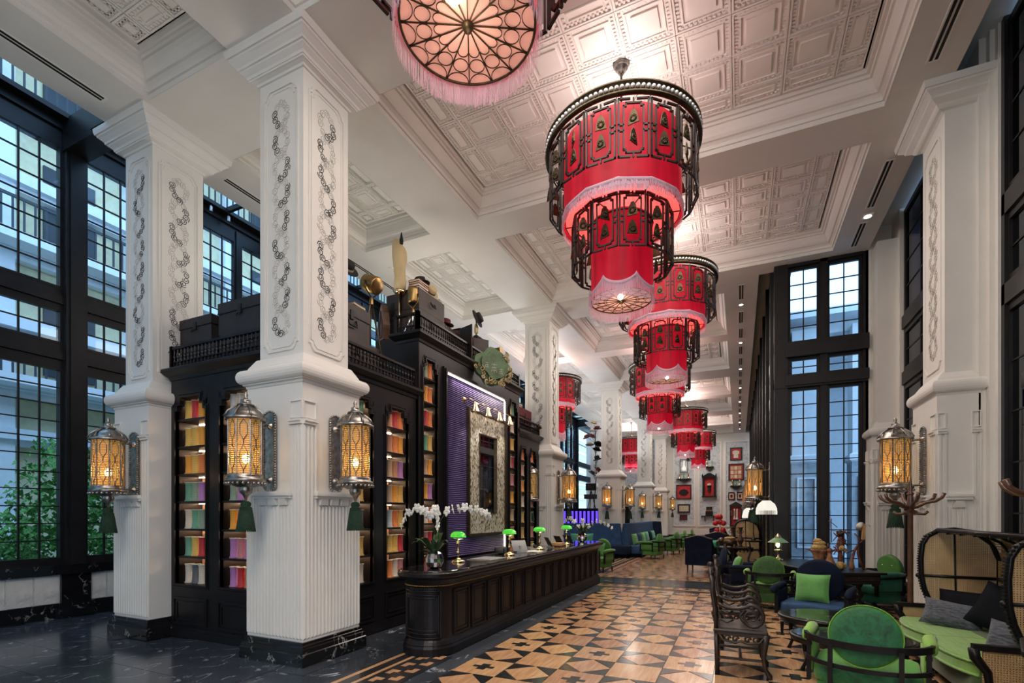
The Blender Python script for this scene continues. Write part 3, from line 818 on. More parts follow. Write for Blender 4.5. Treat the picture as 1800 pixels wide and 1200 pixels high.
# right pilaster and its corner companion
def pilaster(x0, x1, y0, y1, label, s_):
    c = E('pilaster', label, 'pilaster', ((x0+x1)/2, (y0+y1)/2, 0))
    X = (x1-x0)/2; Yh = (y1-y0)/2; mb = MB()
    mb.loft(-X, X, -Yh, Yh, [(.04, 0), (.04, .14), (.02, .2), (.01, .27)]); mb.obj('base', 'marble_black', c)
    MB().loft(-X, X, -Yh, Yh, [(0, .27), (0, 3.30)]).obj('pedestal', 'plaster', c)
    t_ = [(.0, 3.30)]+[(.01+.055*math.cos(-PI/2+PI*i/8), 3.42+.085*math.sin(-PI/2+PI*i/8)) for i in range(9)]+[(-.01, 3.51), (-.02, 3.54), (-.06, 3.6), (-.1, 3.65)]
    MB().loft(-X, X, -Yh, Yh, t_).obj('torus_moulding', 'plaster', c)
    q = .1
    MB().box(-X+q, X+.1, -Yh+q*.7, Yh-q*.7, 3.5, 7.3).obj('shaft', 'plaster', c)
    cp = [(.0, 7.030), (.03, 7.055), (.07, 7.067), (.09, 7.084), (.11, 7.113), (.155, 7.146), (.18, 7.163), (.185, 7.188), (.23, 7.229), (.25, 7.242), (.25, 7.267), (.27, 7.267), (.285, 7.350)]
    if s_: MB().loft(-X+q, X+.05, -Yh+q, Yh-q, cp).obj('capital', 'plaster', c)
    mo = MB(); fl_ = MB(); dk = MB(); pl = MB(); rnd = random.Random(5)
    for (Mx, wf) in ((FM(0, Yh), X), (FM(-PI/2, X), Yh)):
        cs = wf*.42
        for (u0, u1) in ((-wf, -wf+cs), (wf-cs, wf)):
            k = 0
            while u0+.03+k*.055 < u1: 
                u = u0+.03+k*.055; fl_.box(u-.012, u+.012, .3, 2.8, 0, .018, Mx); k += 1
            mo.box(u0, u1, 2.80, 2.83, 0, .035, Mx).box(u0, u1, 2.83, 2.855, 0, .05, Mx)
            mo.ring([(u0, 2.87), (u1, 2.87), (u1, 3.08), (u0, 3.08)], [(u0+.012, 2.885), (u1-.012, 2.885), (u1-.012, 3.065), (u0+.012, 3.065)], 0, .018, Mx)
        iu = wf-cs; mo.box(-iu, iu, 1.94, 1.98, 0, .06, Mx).box(-iu-.01, iu+.01, 1.98, 2.01, 0, .075, Mx)
        mo.add([(-.05, 1.93, 0), (.05, 1.93, 0), (.04, 1.93, .05), (-.04, 1.93, .05), (-.07, 1.84, 0), (.07, 1.84, 0), (.07, 1.84, .035), (-.07, 1.84, .035)], [(0, 3, 2, 1), (3, 7, 6, 2), (0, 4, 7, 3), (1, 2, 6, 5), (4, 5, 6, 7)], Mx)
        k = -iu+.03
        while k < iu-.02: fl_.box(k-.012, k+.012, .3, 1.84, 0, .018, Mx); k += .055
    tag(fl_.obj('fluting', 'plaster', c), kind='stuff')
    if s_:
        Ms = FM(-PI/2, X-q)
        o1 = face_frame(None, (Yh-q)*.8, 3.72, 6.85, .09); mo.ring(o1, inset(o1, .02), 0, .016, Ms)
        carving(dk, pl, Ms, 3.92, 6.68, (Yh-q)*.78, rnd)
        tag(pl.obj('worn_scroll_carving', 'ink_faded', c), kind='stuff'); tag(dk.obj('cloud_scroll_carving', 'ink_faded', c), kind='stuff')
    tag(mo.obj('panel_moulding', 'plaster', c), kind='stuff'); return c
pilaster(2.36, 2.80, 8.2, 9.18, 'white pilaster on the right with a lantern, behind the cane sofa', 1)
pilaster(2.46, 2.9, 12.15, 12.66, 'slim white corner pilaster beside the dark window', 0)

# air slots and downlights in the soffits
def slot(x, y0, y1, label):
    v_ = E('ceiling_air_slot', label, 'air vent', (x, (y0+y1)/2, ZC))
    h_ = (y1-y0)/2
    MB().ring([(-.07, -h_-.03), (.07, -h_-.03), (.07, h_+.03), (-.07, h_+.03)], [(-.055, -h_), (.055, -h_), (.055, h_), (-.055, h_)], -.006, 0).obj('frame', 'plaster_bright', v_)
    MB().box(-.045, -.012, -h_, h_, -.004, -.001).box(.012, .045, -h_, h_, -.004, -.001).obj('slot', 'vent_black', v_)
    for t_ in v_.children: pass
NOTE = [(2.18, 4.0, 7.7, 'long twin-slot air vent above the right pilaster'), (2.18, 9.6, 10.9, 'twin-slot air vent beyond the right pilaster, nearer one'), (2.18, 11.45, 12.35, 'twin-slot air vent just before the dark window'), (-7.8, -.8, 3.75, 'long twin-slot air vent over the left windows'), (-7.8, 5.5, 11.9, 'twin-slot air vent behind the left column')]
for x, a, b, lb in NOTE: slot(x, a, b, lb)
yy = 13.3; k = 0
while yy < 36:
    slot(.06, yy, yy+.85, 'air vent slot in far right soffit, %s along the row' % (ORD+['fourteenth', 'fifteenth', 'sixteenth', 'seventeenth'])[k]); k += 1; yy += 1.75 if k % 2 else 1.35
for y, lb in ((14.5, 'first'), (17.7, 'second'), (20.9, 'third'), (24, 'fourth'), (27, 'fifth'), (30, 'sixth'), (33, 'seventh'), (35.5, 'eighth')):
    d = E('downlight', 'small round ceiling downlight, %s along far right soffit' % lb, 'downlight', (.06, y, ZC), group='soffit downlights')
    MB().lathe([(.05, -.02), (.06, -.02), (.06, .0)], 12, cap=False).obj('trim_ring', 'plaster_bright', d); MB().lathe([(.0001, -.012), (.05, -.012)], 12, cap=False).obj('lens', 'downlight', d)
d = E('downlight', 'square-trimmed downlight in soffit beyond the right pilaster', 'downlight', (2.2, 11.2, ZC), group='soffit downlights')
MB().box(-.08, .08, -.08, .08, -.015, 0).obj('trim_plate', 'plaster_bright', d); MB().lathe([(.0001, -.02), (.055, -.02)], 12, cap=False).obj('lens', 'downlight', d)
for k, y in enumerate((6.9, 7.3)):
    d = E('roof_spotlight', 'small lit spotlight under the glass roof, %s one' % ('left', 'right')[k], 'spotlight', (-10.25, y, 8.32), group='spotlights under the glass roof')
    MB().lathe([(.04, -.10), (.045, 0), (.02, .03), (.012, .06)], 10).obj('housing', 'silver', d); MB().lathe([(.0001, -.095), (.036, -.095)], 10, cap=False).obj('lens', 'downlight', d)
# ================================================================== CHANDELIERS
def fret_panel(w_, h_):
    """lattice frame in the x-z plane, centred on x, hanging down from z=0"""
    mb = MB(); t = .0145; d = .011
    def b(x0, x1, z0, z1): mb.box(x0, x1, -d, d, z0, z1)
    X = w_/2; g = w_*.16
    # outer frame, broken at the bottom and top centre
    for s_ in (-1, 1):
        b(*sorted((s_*X, s_*(X-t*1.3))), -h_, 0)
        b(*sorted((s_*X, s_*w_*.10)), -h_, -h_+t*1.3); b(*sorted((s_*X, s_*w_*.10)), -t*1.3, 0)
        # inner frame with stepped corners
        xi = X-g
        b(*sorted((s_*xi, s_*(xi-t*1.2))), -h_+g*1.5, -g*1.5)
        b(*sorted((s_*(xi), s_*(xi-g*.55))), -h_+g*1.5-t*.2, -h_+g*1.5+t); b(*sorted((s_*xi, s_*(xi-g*.55))), -g*1.5-t, -g*1.5+t*.2)
        xj = xi-g*.5
        b(*sorted((s_*xj, s_*(xj-t*1.1))), -h_+g*.85, -h_+g*1.5+t); b(*sorted((s_*xj, s_*(xj-t*1.1))), -g*1.5-t, -g*.85)
        b(*sorted((0, s_*xj)), -h_+g*.85, -h_+g*.85+t*1.2); b(*sorted((0, s_*xj)), -g*.85-t*1.2, -g*.85)
        for k in (-.45, -.55): b(*sorted((s_*X, s_*(xi-t))), h_*k-t*.6, h_*k+t*.6)
    b(-t*.6, t*.6, -h_, -h_+g*.9); b(-t*.6, t*.6, -g*.9, 0)
    return mb
def plaque(sz):
    mb = MB()
    mb.prism([(-.058*sz, -.08*sz), (.058*sz, -.08*sz), (.036*sz, .02*sz), (.03*sz, .035*sz), (.024*sz, .035*sz), (.018*sz, .06*sz), (-.018*sz, .06*sz), (-.024*sz, .035*sz), (-.03*sz, .035*sz), (-.036*sz, .02*sz)], -.007, .007, RX(PI/2))
    for k in range(8):
        a = k*PI/4; mb.sphere((.024*sz*math.cos(a), -.009, -.03*sz+.024*sz*math.sin(a)), .009*sz, 5, 4)
    mb.lathe([(.034*sz, -.006), (.040*sz, 0), (.034*sz, .006)], 10, T((0, -.008, -.03*sz)) @ RX(PI/2), cap=False)
    mb.bar((0, 0, .06*sz), (0, 0, .14*sz), .002, 3)
    return mb
def fringe_mesh(r, z_top, z_bot, n, seed, scal=0, lean=.0, ns=8):
    rnd = random.Random(seed); mb = MB()
    band = []
    K = 96
    def zt(a): 
        if not scal: return z_top
        u = (a*ns/(2*PI)) % 1; return z_top-scal*(4*u*(1-u))**.8
    def zb(a): return z_bot+rnd.uniform(-.010, .010)
    vv = []
    for i in range(K):
        a = 2*PI*i/K; 
        for rr, z in ((r, zt(a)), (r+.012, zt(a)-.015), (r+.012, zt(a)-.05), (r+.002, zt(a)-.055)): vv.append((rr*math.cos(a), rr*math.sin(a), z))
    ff = []
    for i in range(K):
        j = (i+1) % K
        for q in range(3): ff.append((i*4+q, j*4+q, j*4+q+1, i*4+q+1))
    mb.add(vv, ff, None, True)
    for i in range(n):
        a = 2*PI*(i+rnd.random()*.6)/n; w_ = PI/n*1.5; rr = r+rnd.uniform(.0, .014)
        z0 = zt(a)-.04; z1 = zb(a); rm = rr+rnd.uniform(-.002, .012)
        pts = []
        for (q, z, rq) in ((0, z0, rr), (1, (z0+z1)/2, rm), (2, z1, rr+lean+rnd.uniform(-.006, .01))):
            for s_ in (-1, 1):
                aa = a+s_*w_*(1-.25*q); pts.append((rq*math.cos(aa), rq*math.sin(aa), z))
        mb.add(pts, [(0, 1, 3, 2), (2, 3, 5, 4)])
    return mb
def drum(r, z0, z1, fold=.006, n=72, inner=False):
    mb = MB(); vv = []; ff = []
    zs = [z0, z0+(z1-z0)*.33, z0+(z1-z0)*.66, z1]
    for j, z in enumerate(zs):
        for i in range(n):
            a = 2*PI*i/n; rr = r+fold*math.sin(a*9+math.sin(a*3)*2)*(1 if j < 2 else .4)
            vv.append((rr*math.cos(a), rr*math.sin(a), z))
    for j in range(3):
        for i in range(n): k = (i+1) % n; ff.append((j*n+i, j*n+k, (j+1)*n+k, (j+1)*n+i))
    return mb.add(vv, ff, None, True)
CH = {}
def chandelier_meshes():
    def me(mb, name, mat):
        m_ = bpy.data.meshes.new(name); m_.from_pydata(mb.v, [], mb.f); m_.materials.append(M[mat])
        if any(mb.s): m_.polygons.foreach_set('use_smooth', mb.s)
        return m_
    CH['p1'] = me(fret_panel(.355, .68), 'fret_panel', 'fret_wood'); CH['p2'] = me(fret_panel(.325, .66), 'fret_panel', 'fret_wood')
    CH['pl'] = me(plaque(1.15), 'bronze_plaque', 'bronze')
    # crown ring with pearls (origin z = 0 at ring middle)
    mb = MB(); mb.lathe([(.975, -.075), (1.01, -.07), (1.01, -.05), (.987, -.045), (.987, .045), (1.01, .05), (1.01, .07), (.955, .075), (.955, -.075), (.975, -.075)], 64, cap=False)
    CH['ring'] = me(mb, 'crown_ring', 'bronze')
    mb = MB()
    for i in range(104):
        a = 2*PI*i/104; mb.sphere((.993*math.cos(a), .993*math.sin(a), 0), .026, 8, 5)
    CH['pearls'] = me(mb, 'pearls', 'pearl')
    mb = MB(); mb.tube([(0, 0, .02), (0, 0, 1.08)], .016, 8)
    for i in range(4):
        a = i*PI/2+.3; mb.bar((0, 0, .35), (.99*math.cos(a), .99*math.sin(a), .02), .009, 5)
    for i in range(16):
        a = 2*PI*i/16; mb.bar((1.0*math.cos(a), 1.0*math.sin(a), -.06), (.93*math.cos(a), .93*math.sin(a), -.12), .007, 4)
    mb.lathe([(.02, .30), (.06, .34), (.02, .40)], 12)
    CH['stem'] = me(mb, 'stem', 'bronze')
    CH['canopy'] = me(MB().lathe([(.03, -.15), (.05, -.12), (.05, -.09), (.085, -.07), (.09, -.05), (.07, -.04), (.11, -.02), (.115, 0)], 20), 'canopy', 'silver')
    CH['d1'] = me(drum(.765, -.95, .01, .011), 'upper_drum', 'shade_red'); CH['d2'] = me(drum(.40, -1.95, -1.0, .012), 'lower_drum', 'shade_red')
    CH['l1'] = me(drum(.745, -.94, .0, .0), 'upper_lining', 'shade_red_in')
    CH['f1'] = me(fringe_mesh(.775, -.86, -1.03, 620, 1, .02, -.01, 12), 'upper_fringe', 'fringe_lit')
    CH['f2'] = me(fringe_mesh(.412, -1.80, -2.13, 760, 2, .12, .0, 6), 'lower_fringe', 'fringe_lit')
    mb = MB(); mb.lathe([(.0001, -1.145), (.60, -1.145)], 48, cap=False); 
    CH['disc'] = me(MB().lathe([(.0001, -2.005), (.388, -2.005)], 48, cap=False), 'diffuser_disc', 'disc_pink')
    mb = MB(); z = -2.012
    mb.tube([(.392*math.cos(2*PI*i/48), .392*math.sin(2*PI*i/48), z) for i in range(48)], .008, 5, True)
    for i in range(16):
        a = 2*PI*i/16; mb.bar((0, 0, z), (.39*math.cos(a), .39*math.sin(a), z), .0045, 4)
        b = a+PI/16; 
        def circ(rc, r, full=True, a0=0, a1=2*PI, n=16):
            c = (rc*math.cos(b), rc*math.sin(b))
            pts = [(c[0]+r*math.cos(b+a0+(a1-a0)*k/n), c[1]+r*math.sin(b+a0+(a1-a0)*k/n), z) for k in range(n if full else n+1)]
            mb.tube(pts, .003, 4, full)
        circ(.262, .046, True)
        if i % 1 == 0: circ(.386, .070, False, PI*.52, PI*1.48, 10)
        circ(.172, .030, False, -PI/2, PI/2, 8)
    CH['rosette'] = me(mb, 'rosette_grille', 'bronze')
    CH['hub'] = me(MB().lathe([(.0001, -2.055), (.022, -2.045), (.035, -2.02), (.03, -2.0)], 16), 'hub', 'bronze')
    CH['bulb'] = me(MB().sphere((.0, -.19, -2.035), .036, 12, 8), 'bulb', 'bulb')
    mb = MB(); mb.tube([(.745*math.cos(2*PI*i/24), .745*math.sin(2*PI*i/24), -.93) for i in range(24)], .008, 4, True)
    mb.tube([(.60*math.cos(2*PI*i/24), .60*math.sin(2*PI*i/24), -.96) for i in range(24)], .01, 4, True)
    for i in range(6):
        a = i*PI/3; mb.bar((.1*math.cos(a), .1*math.sin(a), -.93), (.75*math.cos(a), .75*math.sin(a), -.93), .008, 4)
        mb.bar((.38*math.cos(a), .38*math.sin(a), -.93), (.38*math.cos(a), .38*math.sin(a), -1.95), .006, 4)
    mb.tube([(.405*math.cos(2*PI*i/32), .405*math.sin(2*PI*i/32), -1.03) for i in range(32)], .012, 5, True)
    CH['armature'] = me(mb, 'armature', 'fret_wood')
chandelier_meshes()
def chandelier(x, y, label, detail, rot=0):
    c = E('chandelier', label, 'chandelier', (x, y, 6.60), rot, 'red tiered chandeliers down the hall')
    for k, nm in (('ring', 'crown_ring'), ('pearls', 'pearls'), ('stem', 'stem'), ('d1', 'upper_drum'), ('l1', 'drum_lining'), ('d2', 'lower_drum'), ('f1', 'upper_fringe'), ('f2', 'lower_fringe'), ('disc', 'diffuser_disc'), ('rosette', 'rosette_grille'), ('hub', 'hub'), ('bulb', 'bulb'), ('armature', 'armature')):
        o = link(nm, CH[k], c)
        if k in ('f1', 'f2', 'pearls'): o['kind'] = 'stuff'
    link('canopy', CH['canopy'], c, (0, 0, 1.15))
    rnd = random.Random(int(y*10)); far = MB(); farp = MB()
    for (n_, r, z, key) in ((16, .945, -.10, 'p1'), (12, .635, -.96, 'p2')):
        for i in range(n_):
            a = 2*PI*(i+.5)/n_; loc = (r*math.cos(a), r*math.sin(a), z); rz = a+PI/2
            if detail:
                p_ = link('fret_panel', CH[key], c, loc, (0, 0, rz))
                for q in (.20, .42): link('bronze_plaque', CH['pl'], p_, (0, 0, -q), (0, 0, rnd.uniform(-.9, .9)))
            else:
                Mx = T(loc) @ RZ(rz); far.add([tuple(v.co) for v in CH[key].vertices], [tuple(q.vertices) for q in CH[key].polygons], Mx)
                for q in (.20, .42): farp.add([tuple(v.co) for v in CH['pl'].vertices], [tuple(f_.vertices) for f_ in CH['pl'].polygons], Mx @ T((0, 0, -q)) @ RZ(rnd.uniform(-.9, .9)))
    if not detail:
        tag(far.obj('fret_cage', 'fret_wood', c), kind='stuff'); tag(farp.obj('bronze_plaques', 'bronze', c), kind='stuff')
    point('chandelier_lamp', (x, y, 5.75), 12, (1, .7, .55), .12)
    point('disc_lamp', (x, y, 4.42), 2.6, (1, .82, .66), .16)
    spot('chandelier_downlight', (x, y, 4.5), (0, 0, 0), 150, 1.9, (1, .88, .76))
    return c
chandelier(-1.43, 2.50, 'red tiered chandelier directly overhead, cut off by the top edge', 1, .1)
chandelier(-1.42, 6.58, 'largest fully visible red tiered chandelier with two fretwork cages', 1, .16)
chandelier(-1.38, 10.75, 'second whole red chandelier, just behind the largest one', 1, .2)
chandelier(-2.38, 16.9, 'third whole red chandelier, partly hidden behind the second', 0)
chandelier(-2.3, 24.8, 'fourth whole red chandelier down the hall, hanging right of the third', 0)
chandelier(-2.2, 31.6, 'furthest red chandelier in front of the picture wall', 0)
chandelier(-6.15, 17.1, 'red chandelier in left aisle, half hidden behind the column after the bookcase', 0)
chandelier(-6.35, 32.4, 'small distant red chandelier seen between two far columns', 0)

# ================================================================== WALL LANTERNS
def lantern(label, loc, rz):
    """origin on the wall face; lantern stands out along local -Y"""
    t = E('wall_lantern', label, 'wall lantern', loc, rz, 'tasselled wall lanterns')
    b = MB(); pts = []
    for i in range(25):
        a = PI*i/24; pts.append((.095*math.cos(a), .40+.07*math.sin(a)))
    for i in range(25):
        a = PI+PI*i/24; pts.append((.095*math.cos(a), -.40+.07*math.sin(a)))
    Mx = RX(PI/2)
    b.prism(pts, 0, .018, Mx); b.obj('back_plate', 'silver', t)
    bd = MB()
    L = []
    for i in range(len(pts)):
        p, q = pts[i], pts[(i+1) % len(pts)]; d = math.hypot(q[0]-p[0], q[1]-p[1]); n_ = max(1, int(d/.03))
        for k in range(n_): L.append((p[0]+(q[0]-p[0])*k/n_, p[1]+(q[1]-p[1])*k/n_))
    last = None
    for p in L:
        if last is None or math.hypot(p[0]-last[0], p[1]-last[1]) > .026: bd.sphere((p[0], -.022, p[1]), .0155, 6, 4); last = p
    tag(bd.obj('bead_border', 'silver', t), kind='stuff')
    a_ = MB()
    for z in (.30, -.34):
        a_.tube([(0, -.015, z), (0, -.20, z)], .013, 8).lathe([(.045, 0), (.03, .02), (.015, .03)], 12, T((0, -.018, z)) @ RX(PI/2))
    a_.tube([(0, -.1, -.34), (0, -.2, -.36), (0, -.33, -.38)], .015, 8); a_.obj('bracket_arm', 'silver', t)
    cy = -.33; Tm = T((0, cy, 0))
    MB().lathe([(.205, .305), (.215, .315), (.215, .335), (.19, .35), (.18, .38), (.155, .42), (.10, .455), (.075, .465), (.075, .475), (.09, .48), (.09, .49), (.06, .50), (.05, .53), (.055, .54), (.03, .55), (.018, .57), (.024, .60), (.004, .635)], 24, Tm).obj('domed_cap', 'silver', t)
    rb = MB()
    for i in range(8):
        a = 2*PI*i/8+PI/8; rb.tube([(.215*math.cos(a), cy+.215*math.sin(a), .34), (.185*math.cos(a), cy+.185*math.sin(a), .40), (.12*math.cos(a), cy+.12*math.sin(a), .452), (.08*math.cos(a), cy+.08*math.sin(a), .47)], .011, 5)
        rb.bar((.178*math.cos(a), cy+.178*math.sin(a), -.30), (.178*math.cos(a), cy+.178*math.sin(a), .31), .009, 5)
        # elongated hexagon tracery on each light
        def P_(u, z): 
            q = a+u*PI/4; rr = .178*math.cos(PI/8)/math.cos((u-.5)*PI/4); return (rr*math.cos(q), cy+rr*math.sin(q), z)
        for path in ([(.5, -.30), (.5, -.26), (.22, -.18), (.22, -.06), (.5, .02), (.78, -.06), (.78, -.18), (.5, -.26)], [(.5, .02), (.5, .07), (.22, .14), (.22, .24), (.5, .30), (.78, .24), (.78, .14), (.5, .07)], [(0, .02), (.5, .02), (1, .02)], [(.22, -.12), (0, -.12)], [(.78, -.12), (1, -.12)]):
            rb.tube([P_(*q) for q in path], .0055, 3)
    rb.obj('tracery', 'silver', t)
    MB().lathe([(.168, -.30), (.168, .31)], 8, Tm @ RZ(PI/8), sm=False, cap=False).obj('amber_glass', 'amber_mesh', t)
    MB().sphere((0, cy, -.12), .04, 10, 8, sz=1.4).obj('bulb', 'bulb', t)
    MB().lathe([(.10, -.44), (.14, -.42), (.19, -.40), (.215, -.375), (.21, -.35), (.185, -.34), (.19, -.32), (.18, -.30)], 24, Tm).obj('base_tray', 'silver', t)
    bb = MB()
    for i in range(24):
        a = 2*PI*i/24; bb.sphere((.205*math.cos(a), cy+.205*math.sin(a), -.405), .019, 6, 4)
    tag(bb.obj('bead_drops', 'silver', t), kind='stuff')
    MB().lathe([(.08, -.42), (.06, -.44), (.07, -.46), (.065, -.50), (.035, -.53), (.02, -.56), (.012, -.60)], 14, Tm).obj('pendant_boss', 'silver', t)
    ts = MB().lathe([(.03, -.60), (.05, -.615), (.055, -.64), (.045, -.66), (.055, -.67), (.075, -.74), (.085, -.82), (.095, -.93)], 28, Tm, cap=False)
    for i in range(28):
        a = 2*PI*i/28; ts.bar((.057*math.cos(a), cy+.057*math.sin(a), -.67), (.098*math.cos(a), cy+.098*math.sin(a), -.945), .006, 4)
    ts.obj('tassel', 'tassel', t)
    return t
def lamp_in(loc, e=9): point('lantern_lamp', loc, e, (1, .72, .38), .05)
def off(loc, rz, d): return (loc[0]+math.sin(rz)*d, loc[1]-math.cos(rz)*d, loc[2])
L0 = None
def put_lantern(label, loc, rz, e=9):
    global L0
    if L0 is None: L0 = lantern(label, loc, rz)
    else: dup(L0, loc, rz, label)
    lamp_in(off((loc[0], loc[1], loc[2]-.1), rz, .33), e)
ZL = 2.50
put_lantern('silver lantern with green tassel on the front of the nearest column', (-5.06, 4.145, ZL), 0, 12)
put_lantern('silver lantern with green tassel on right-hand side of nearest column', (-4.565, 4.66, ZL), PI/2, 12)
put_lantern('leftmost silver lantern, on the column by the tall windows', (-7.80, 4.145, ZL-.06), 0, 12)
put_lantern('silver lantern on the column after the bookcase, hall side', (-5.03, 12.50, ZL+.02), 0, 10)
put_lantern('lantern on the side of column after the bookcase', (-4.565, 12.99, ZL), PI/2, 8)
for i, y in enumerate(COLY[2:]):
    nm = ['third', 'fourth', 'last'][i]
    put_lantern('lantern on the front of the %s column of the left row' % nm, (-5.03, y-.485, ZL), 0, 8)
    put_lantern('lantern on the hall side of the %s column of the left row' % nm, (-4.565, y, ZL), PI/2, 8)
put_lantern('silver lantern on the right pilaster above the coat stand', (2.36, 8.69, ZL), -PI/2, 10)
for i, y in enumerate((13.1, 17.2, 21.3, 25.4, 29.5)):
    put_lantern('lantern on the dark window wall at right, %s from the corner' % ORD[i], (.68, y, 2.5), -PI/2, 7)

# ================================================================== BOOKCASES WITH THREAD SPOOLS
spool_me = {}
def spool(col, loc, label, h_=.275, r=.059):
    if not spool_me:
        for k in TC:
            mb = MB().lathe([(r*1.12, .0), (r*1.12, .012), (r*.95, .022), (r*.88, h_*.5), (r*.93, h_-.025), (r*1.08, h_-.008)], 16, cap=True)
            me = bpy.data.meshes.new('thread'); me.from_pydata(mb.v, [], mb.f); me.materials.append(M['thread_'+k]); me.polygons.foreach_set('use_smooth', mb.s); spool_me[k] = me
        mb = MB().lathe([(r*1.1, h_-.008), (r*1.12, h_), (r*.3, h_), (r*.3, h_-.05)], 16, cap=False); me = bpy.data.meshes.new('core'); me.from_pydata(mb.v, [], mb.f); me.materials.append(M['paper']); spool_me['core'] = me
    t = link('thread_spool', spool_me[col], None, loc); tag(t, label, 'thread spool', 'thread spools on the bookcase shelves')
    link('core_ring', spool_me['core'], t)
    return t
def gallery(par, segs, z):
    """pierced gallery rail along segments, local coordinates"""
    rl = MB(); bl = MB()
    for (a, b) in segs:
        a = Vector((*a, 0)); b = Vector((*b, 0)); d = (b-a); L = d.length; d.normalize(); ang = math.atan2(d.y, d.x)
        Mx = T((a.x, a.y, z)) @ RZ(ang)
        rl.box(0, L, -.03, .03, .285, .32, Mx).box(0, L, -.022, .022, 0, .03, Mx).box(0, L, -.018, .018, .10, .115, Mx)
        for q in (0, L): rl.box(q-.03, q+.03, -.03, .03, 0, .34, Mx)
        n_ = max(2, int(L/.075))
        for k in range(n_):
            u = (k+.5)*L/n_
            bl.lathe([(.011, .115), (.011, .15), (.019, .17), (.019, .19), (.010, .21), (.012, .27), (.016, .285)], 5, Mx @ T((u, 0, 0)), sm=False, cap=False)
            bl.box(u-.012, u+.012, -.012, .012, .03, .10, Mx); bl.box(u-.03, u+.03, -.008, .008, .055, .075, Mx)
    rl.obj('gallery_rail', 'black_wood', par); tag(bl.obj('balusters', 'black_wood', par), kind='stuff')
def bookcase(name, label, loc, rz, W, ztop, niches, nshelf, rail, open_l=True, depth=.42, ret=0, seed=1, where=''):
    """front face on local y=0, case runs back to +y.  niches: (x0, x1, zbottom, ztop)"""
    t = E(name, label, 'bookcase', loc, rz)
    body = MB(); D = depth
    body.box(0, W, .03, D, 0, .12).box(0, W, D-.02, D, .12, ztop).box(0, W, .02, D, ztop-.05, ztop)
    body.box(0, .03, .02, D, 0, ztop).box(W-.03, W, .02, D, 0, ztop)
    edges = [0]+[v for n_ in niches for v in n_[:2]]+[W]
    for i in range(0, len(edges), 2): body.box(edges[i], edges[i+1], 0, .05, .0, ztop)
    for (x0, x1, zb, zt) in niches:
        body.box(x0, x1, 0, .05, zt, ztop).box(x0, x1, 0, .05, 0, zb)
        s_ = min(.13, (x1-x0)*.22)
        for k, (dx, dz) in enumerate(((s_, .10), (s_*.5, .20))):
            pass
        body.box(x0, x0+s_, 0, .05, zt-.11, zt).box(x1-s_, x1, 0, .05, zt-.11, zt).box(x0, x0+s_*.45, 0, .05, zt-.19, zt-.11).box(x1-s_*.45, x1, 0, .05, zt-.19, zt-.11)
        body.box(x0-.02, x0, .0, D, zb, zt).box(x1, x1+.02, 0, D, zb, zt).box(x0, x1, .02, D, zt, zt+.02).box(x0, x1, .02, D, zb-.02, zb)
    body.obj('case', 'black_wood', t)
    tr = MB()
    fr_ = Matrix(((1, 0, 0, 0), (0, 0, -1, 0), (0, 1, 0, 0), (0, 0, 0, 1)))
    for (x0, x1, zb, zt) in niches:
        s_ = min(.13, (x1-x0)*.22); e = .03
        def op(g): return [(x0-g, zb-g), (x1+g, zb-g), (x1+g, zt-.19+g), (x1-s_*.45+g, zt-.19+g), (x1-s_*.45+g, zt-.11+g), (x1-s_+g, zt-.11+g), (x1-s_+g, zt+g), (x0+s_-g, zt+g), (x0+s_-g, zt-.11+g), (x0+s_*.45-g, zt-.11+g), (x0+s_*.45-g, zt-.19+g), (x0-g, zt-.19+g)]
        tr.ring(op(.028), op(0), 0, .02, fr_); tr.ring(op(.055), op(.042), 0, .01, fr_)
        # drawer-like panel beneath
        def rc(g, z0=.17, z1=.56): return [(x0-.03+g, z0+g), (x1+.03-g, z0+g), (x1+.03-g, z1-g), (x0-.03+g, z1-g)]
    tr.box(-.01, W+.01, -.02, 0, .10, .15).box(-.02, W+.02, -.03, 0, 0, .10)
    tr.obj('carved_trim', 'black_wood', t)
    for (x0, x1, zb, zt) in niches:
        p_ = MB()
        def rc(g, z0=.18, z1=.57): return [(x0-.03+g, z0+g), (x1+.03-g, z0+g), (x1+.03-g, z1-g), (x0-.03+g, z1-g)]
        p_.ring(rc(0), rc(.03), 0, .022, fr_).ring(rc(.055), rc(.075), 0, .014, fr_); p_.obj('base_panel', 'black_wood', t)
        bk = MB().box(x0, x1, D-.03, D-.022, zb, zt); bk.obj('niche_back', 'niche_back', t)
        for k in range(1, nshelf+1):
            z = zb+k*(zt-.30-zb)/nshelf
            if k < nshelf or True: MB().box(x0, x1, .02, D-.03, z-.028, z).obj('shelf', 'black_wood', t)
            MB().box(x0+.03, x1-.03, D-.10, D-.075, z-.036, z-.029).obj('light_strip', 'led', t)
        MB().box(x0+.05, x1-.05, D-.12, D-.09, zt-.01, zt-.003).obj('light_strip', 'led', t)
    c = MB(); cp = [(.0, ztop-.12), (.015, ztop-.115), (.02, ztop-.07), (.05, ztop-.05), (.09, ztop-.01), (.10, ztop), (.10, ztop+.035), (.085, ztop+.05), (.0, ztop+.05)]
    c.loft(0 if open_l else .0, W, 0, D, cp, False, True); c.obj('cornice', 'black_wood', t)
    if rail: gallery(t, rail, ztop+.05)
    return t
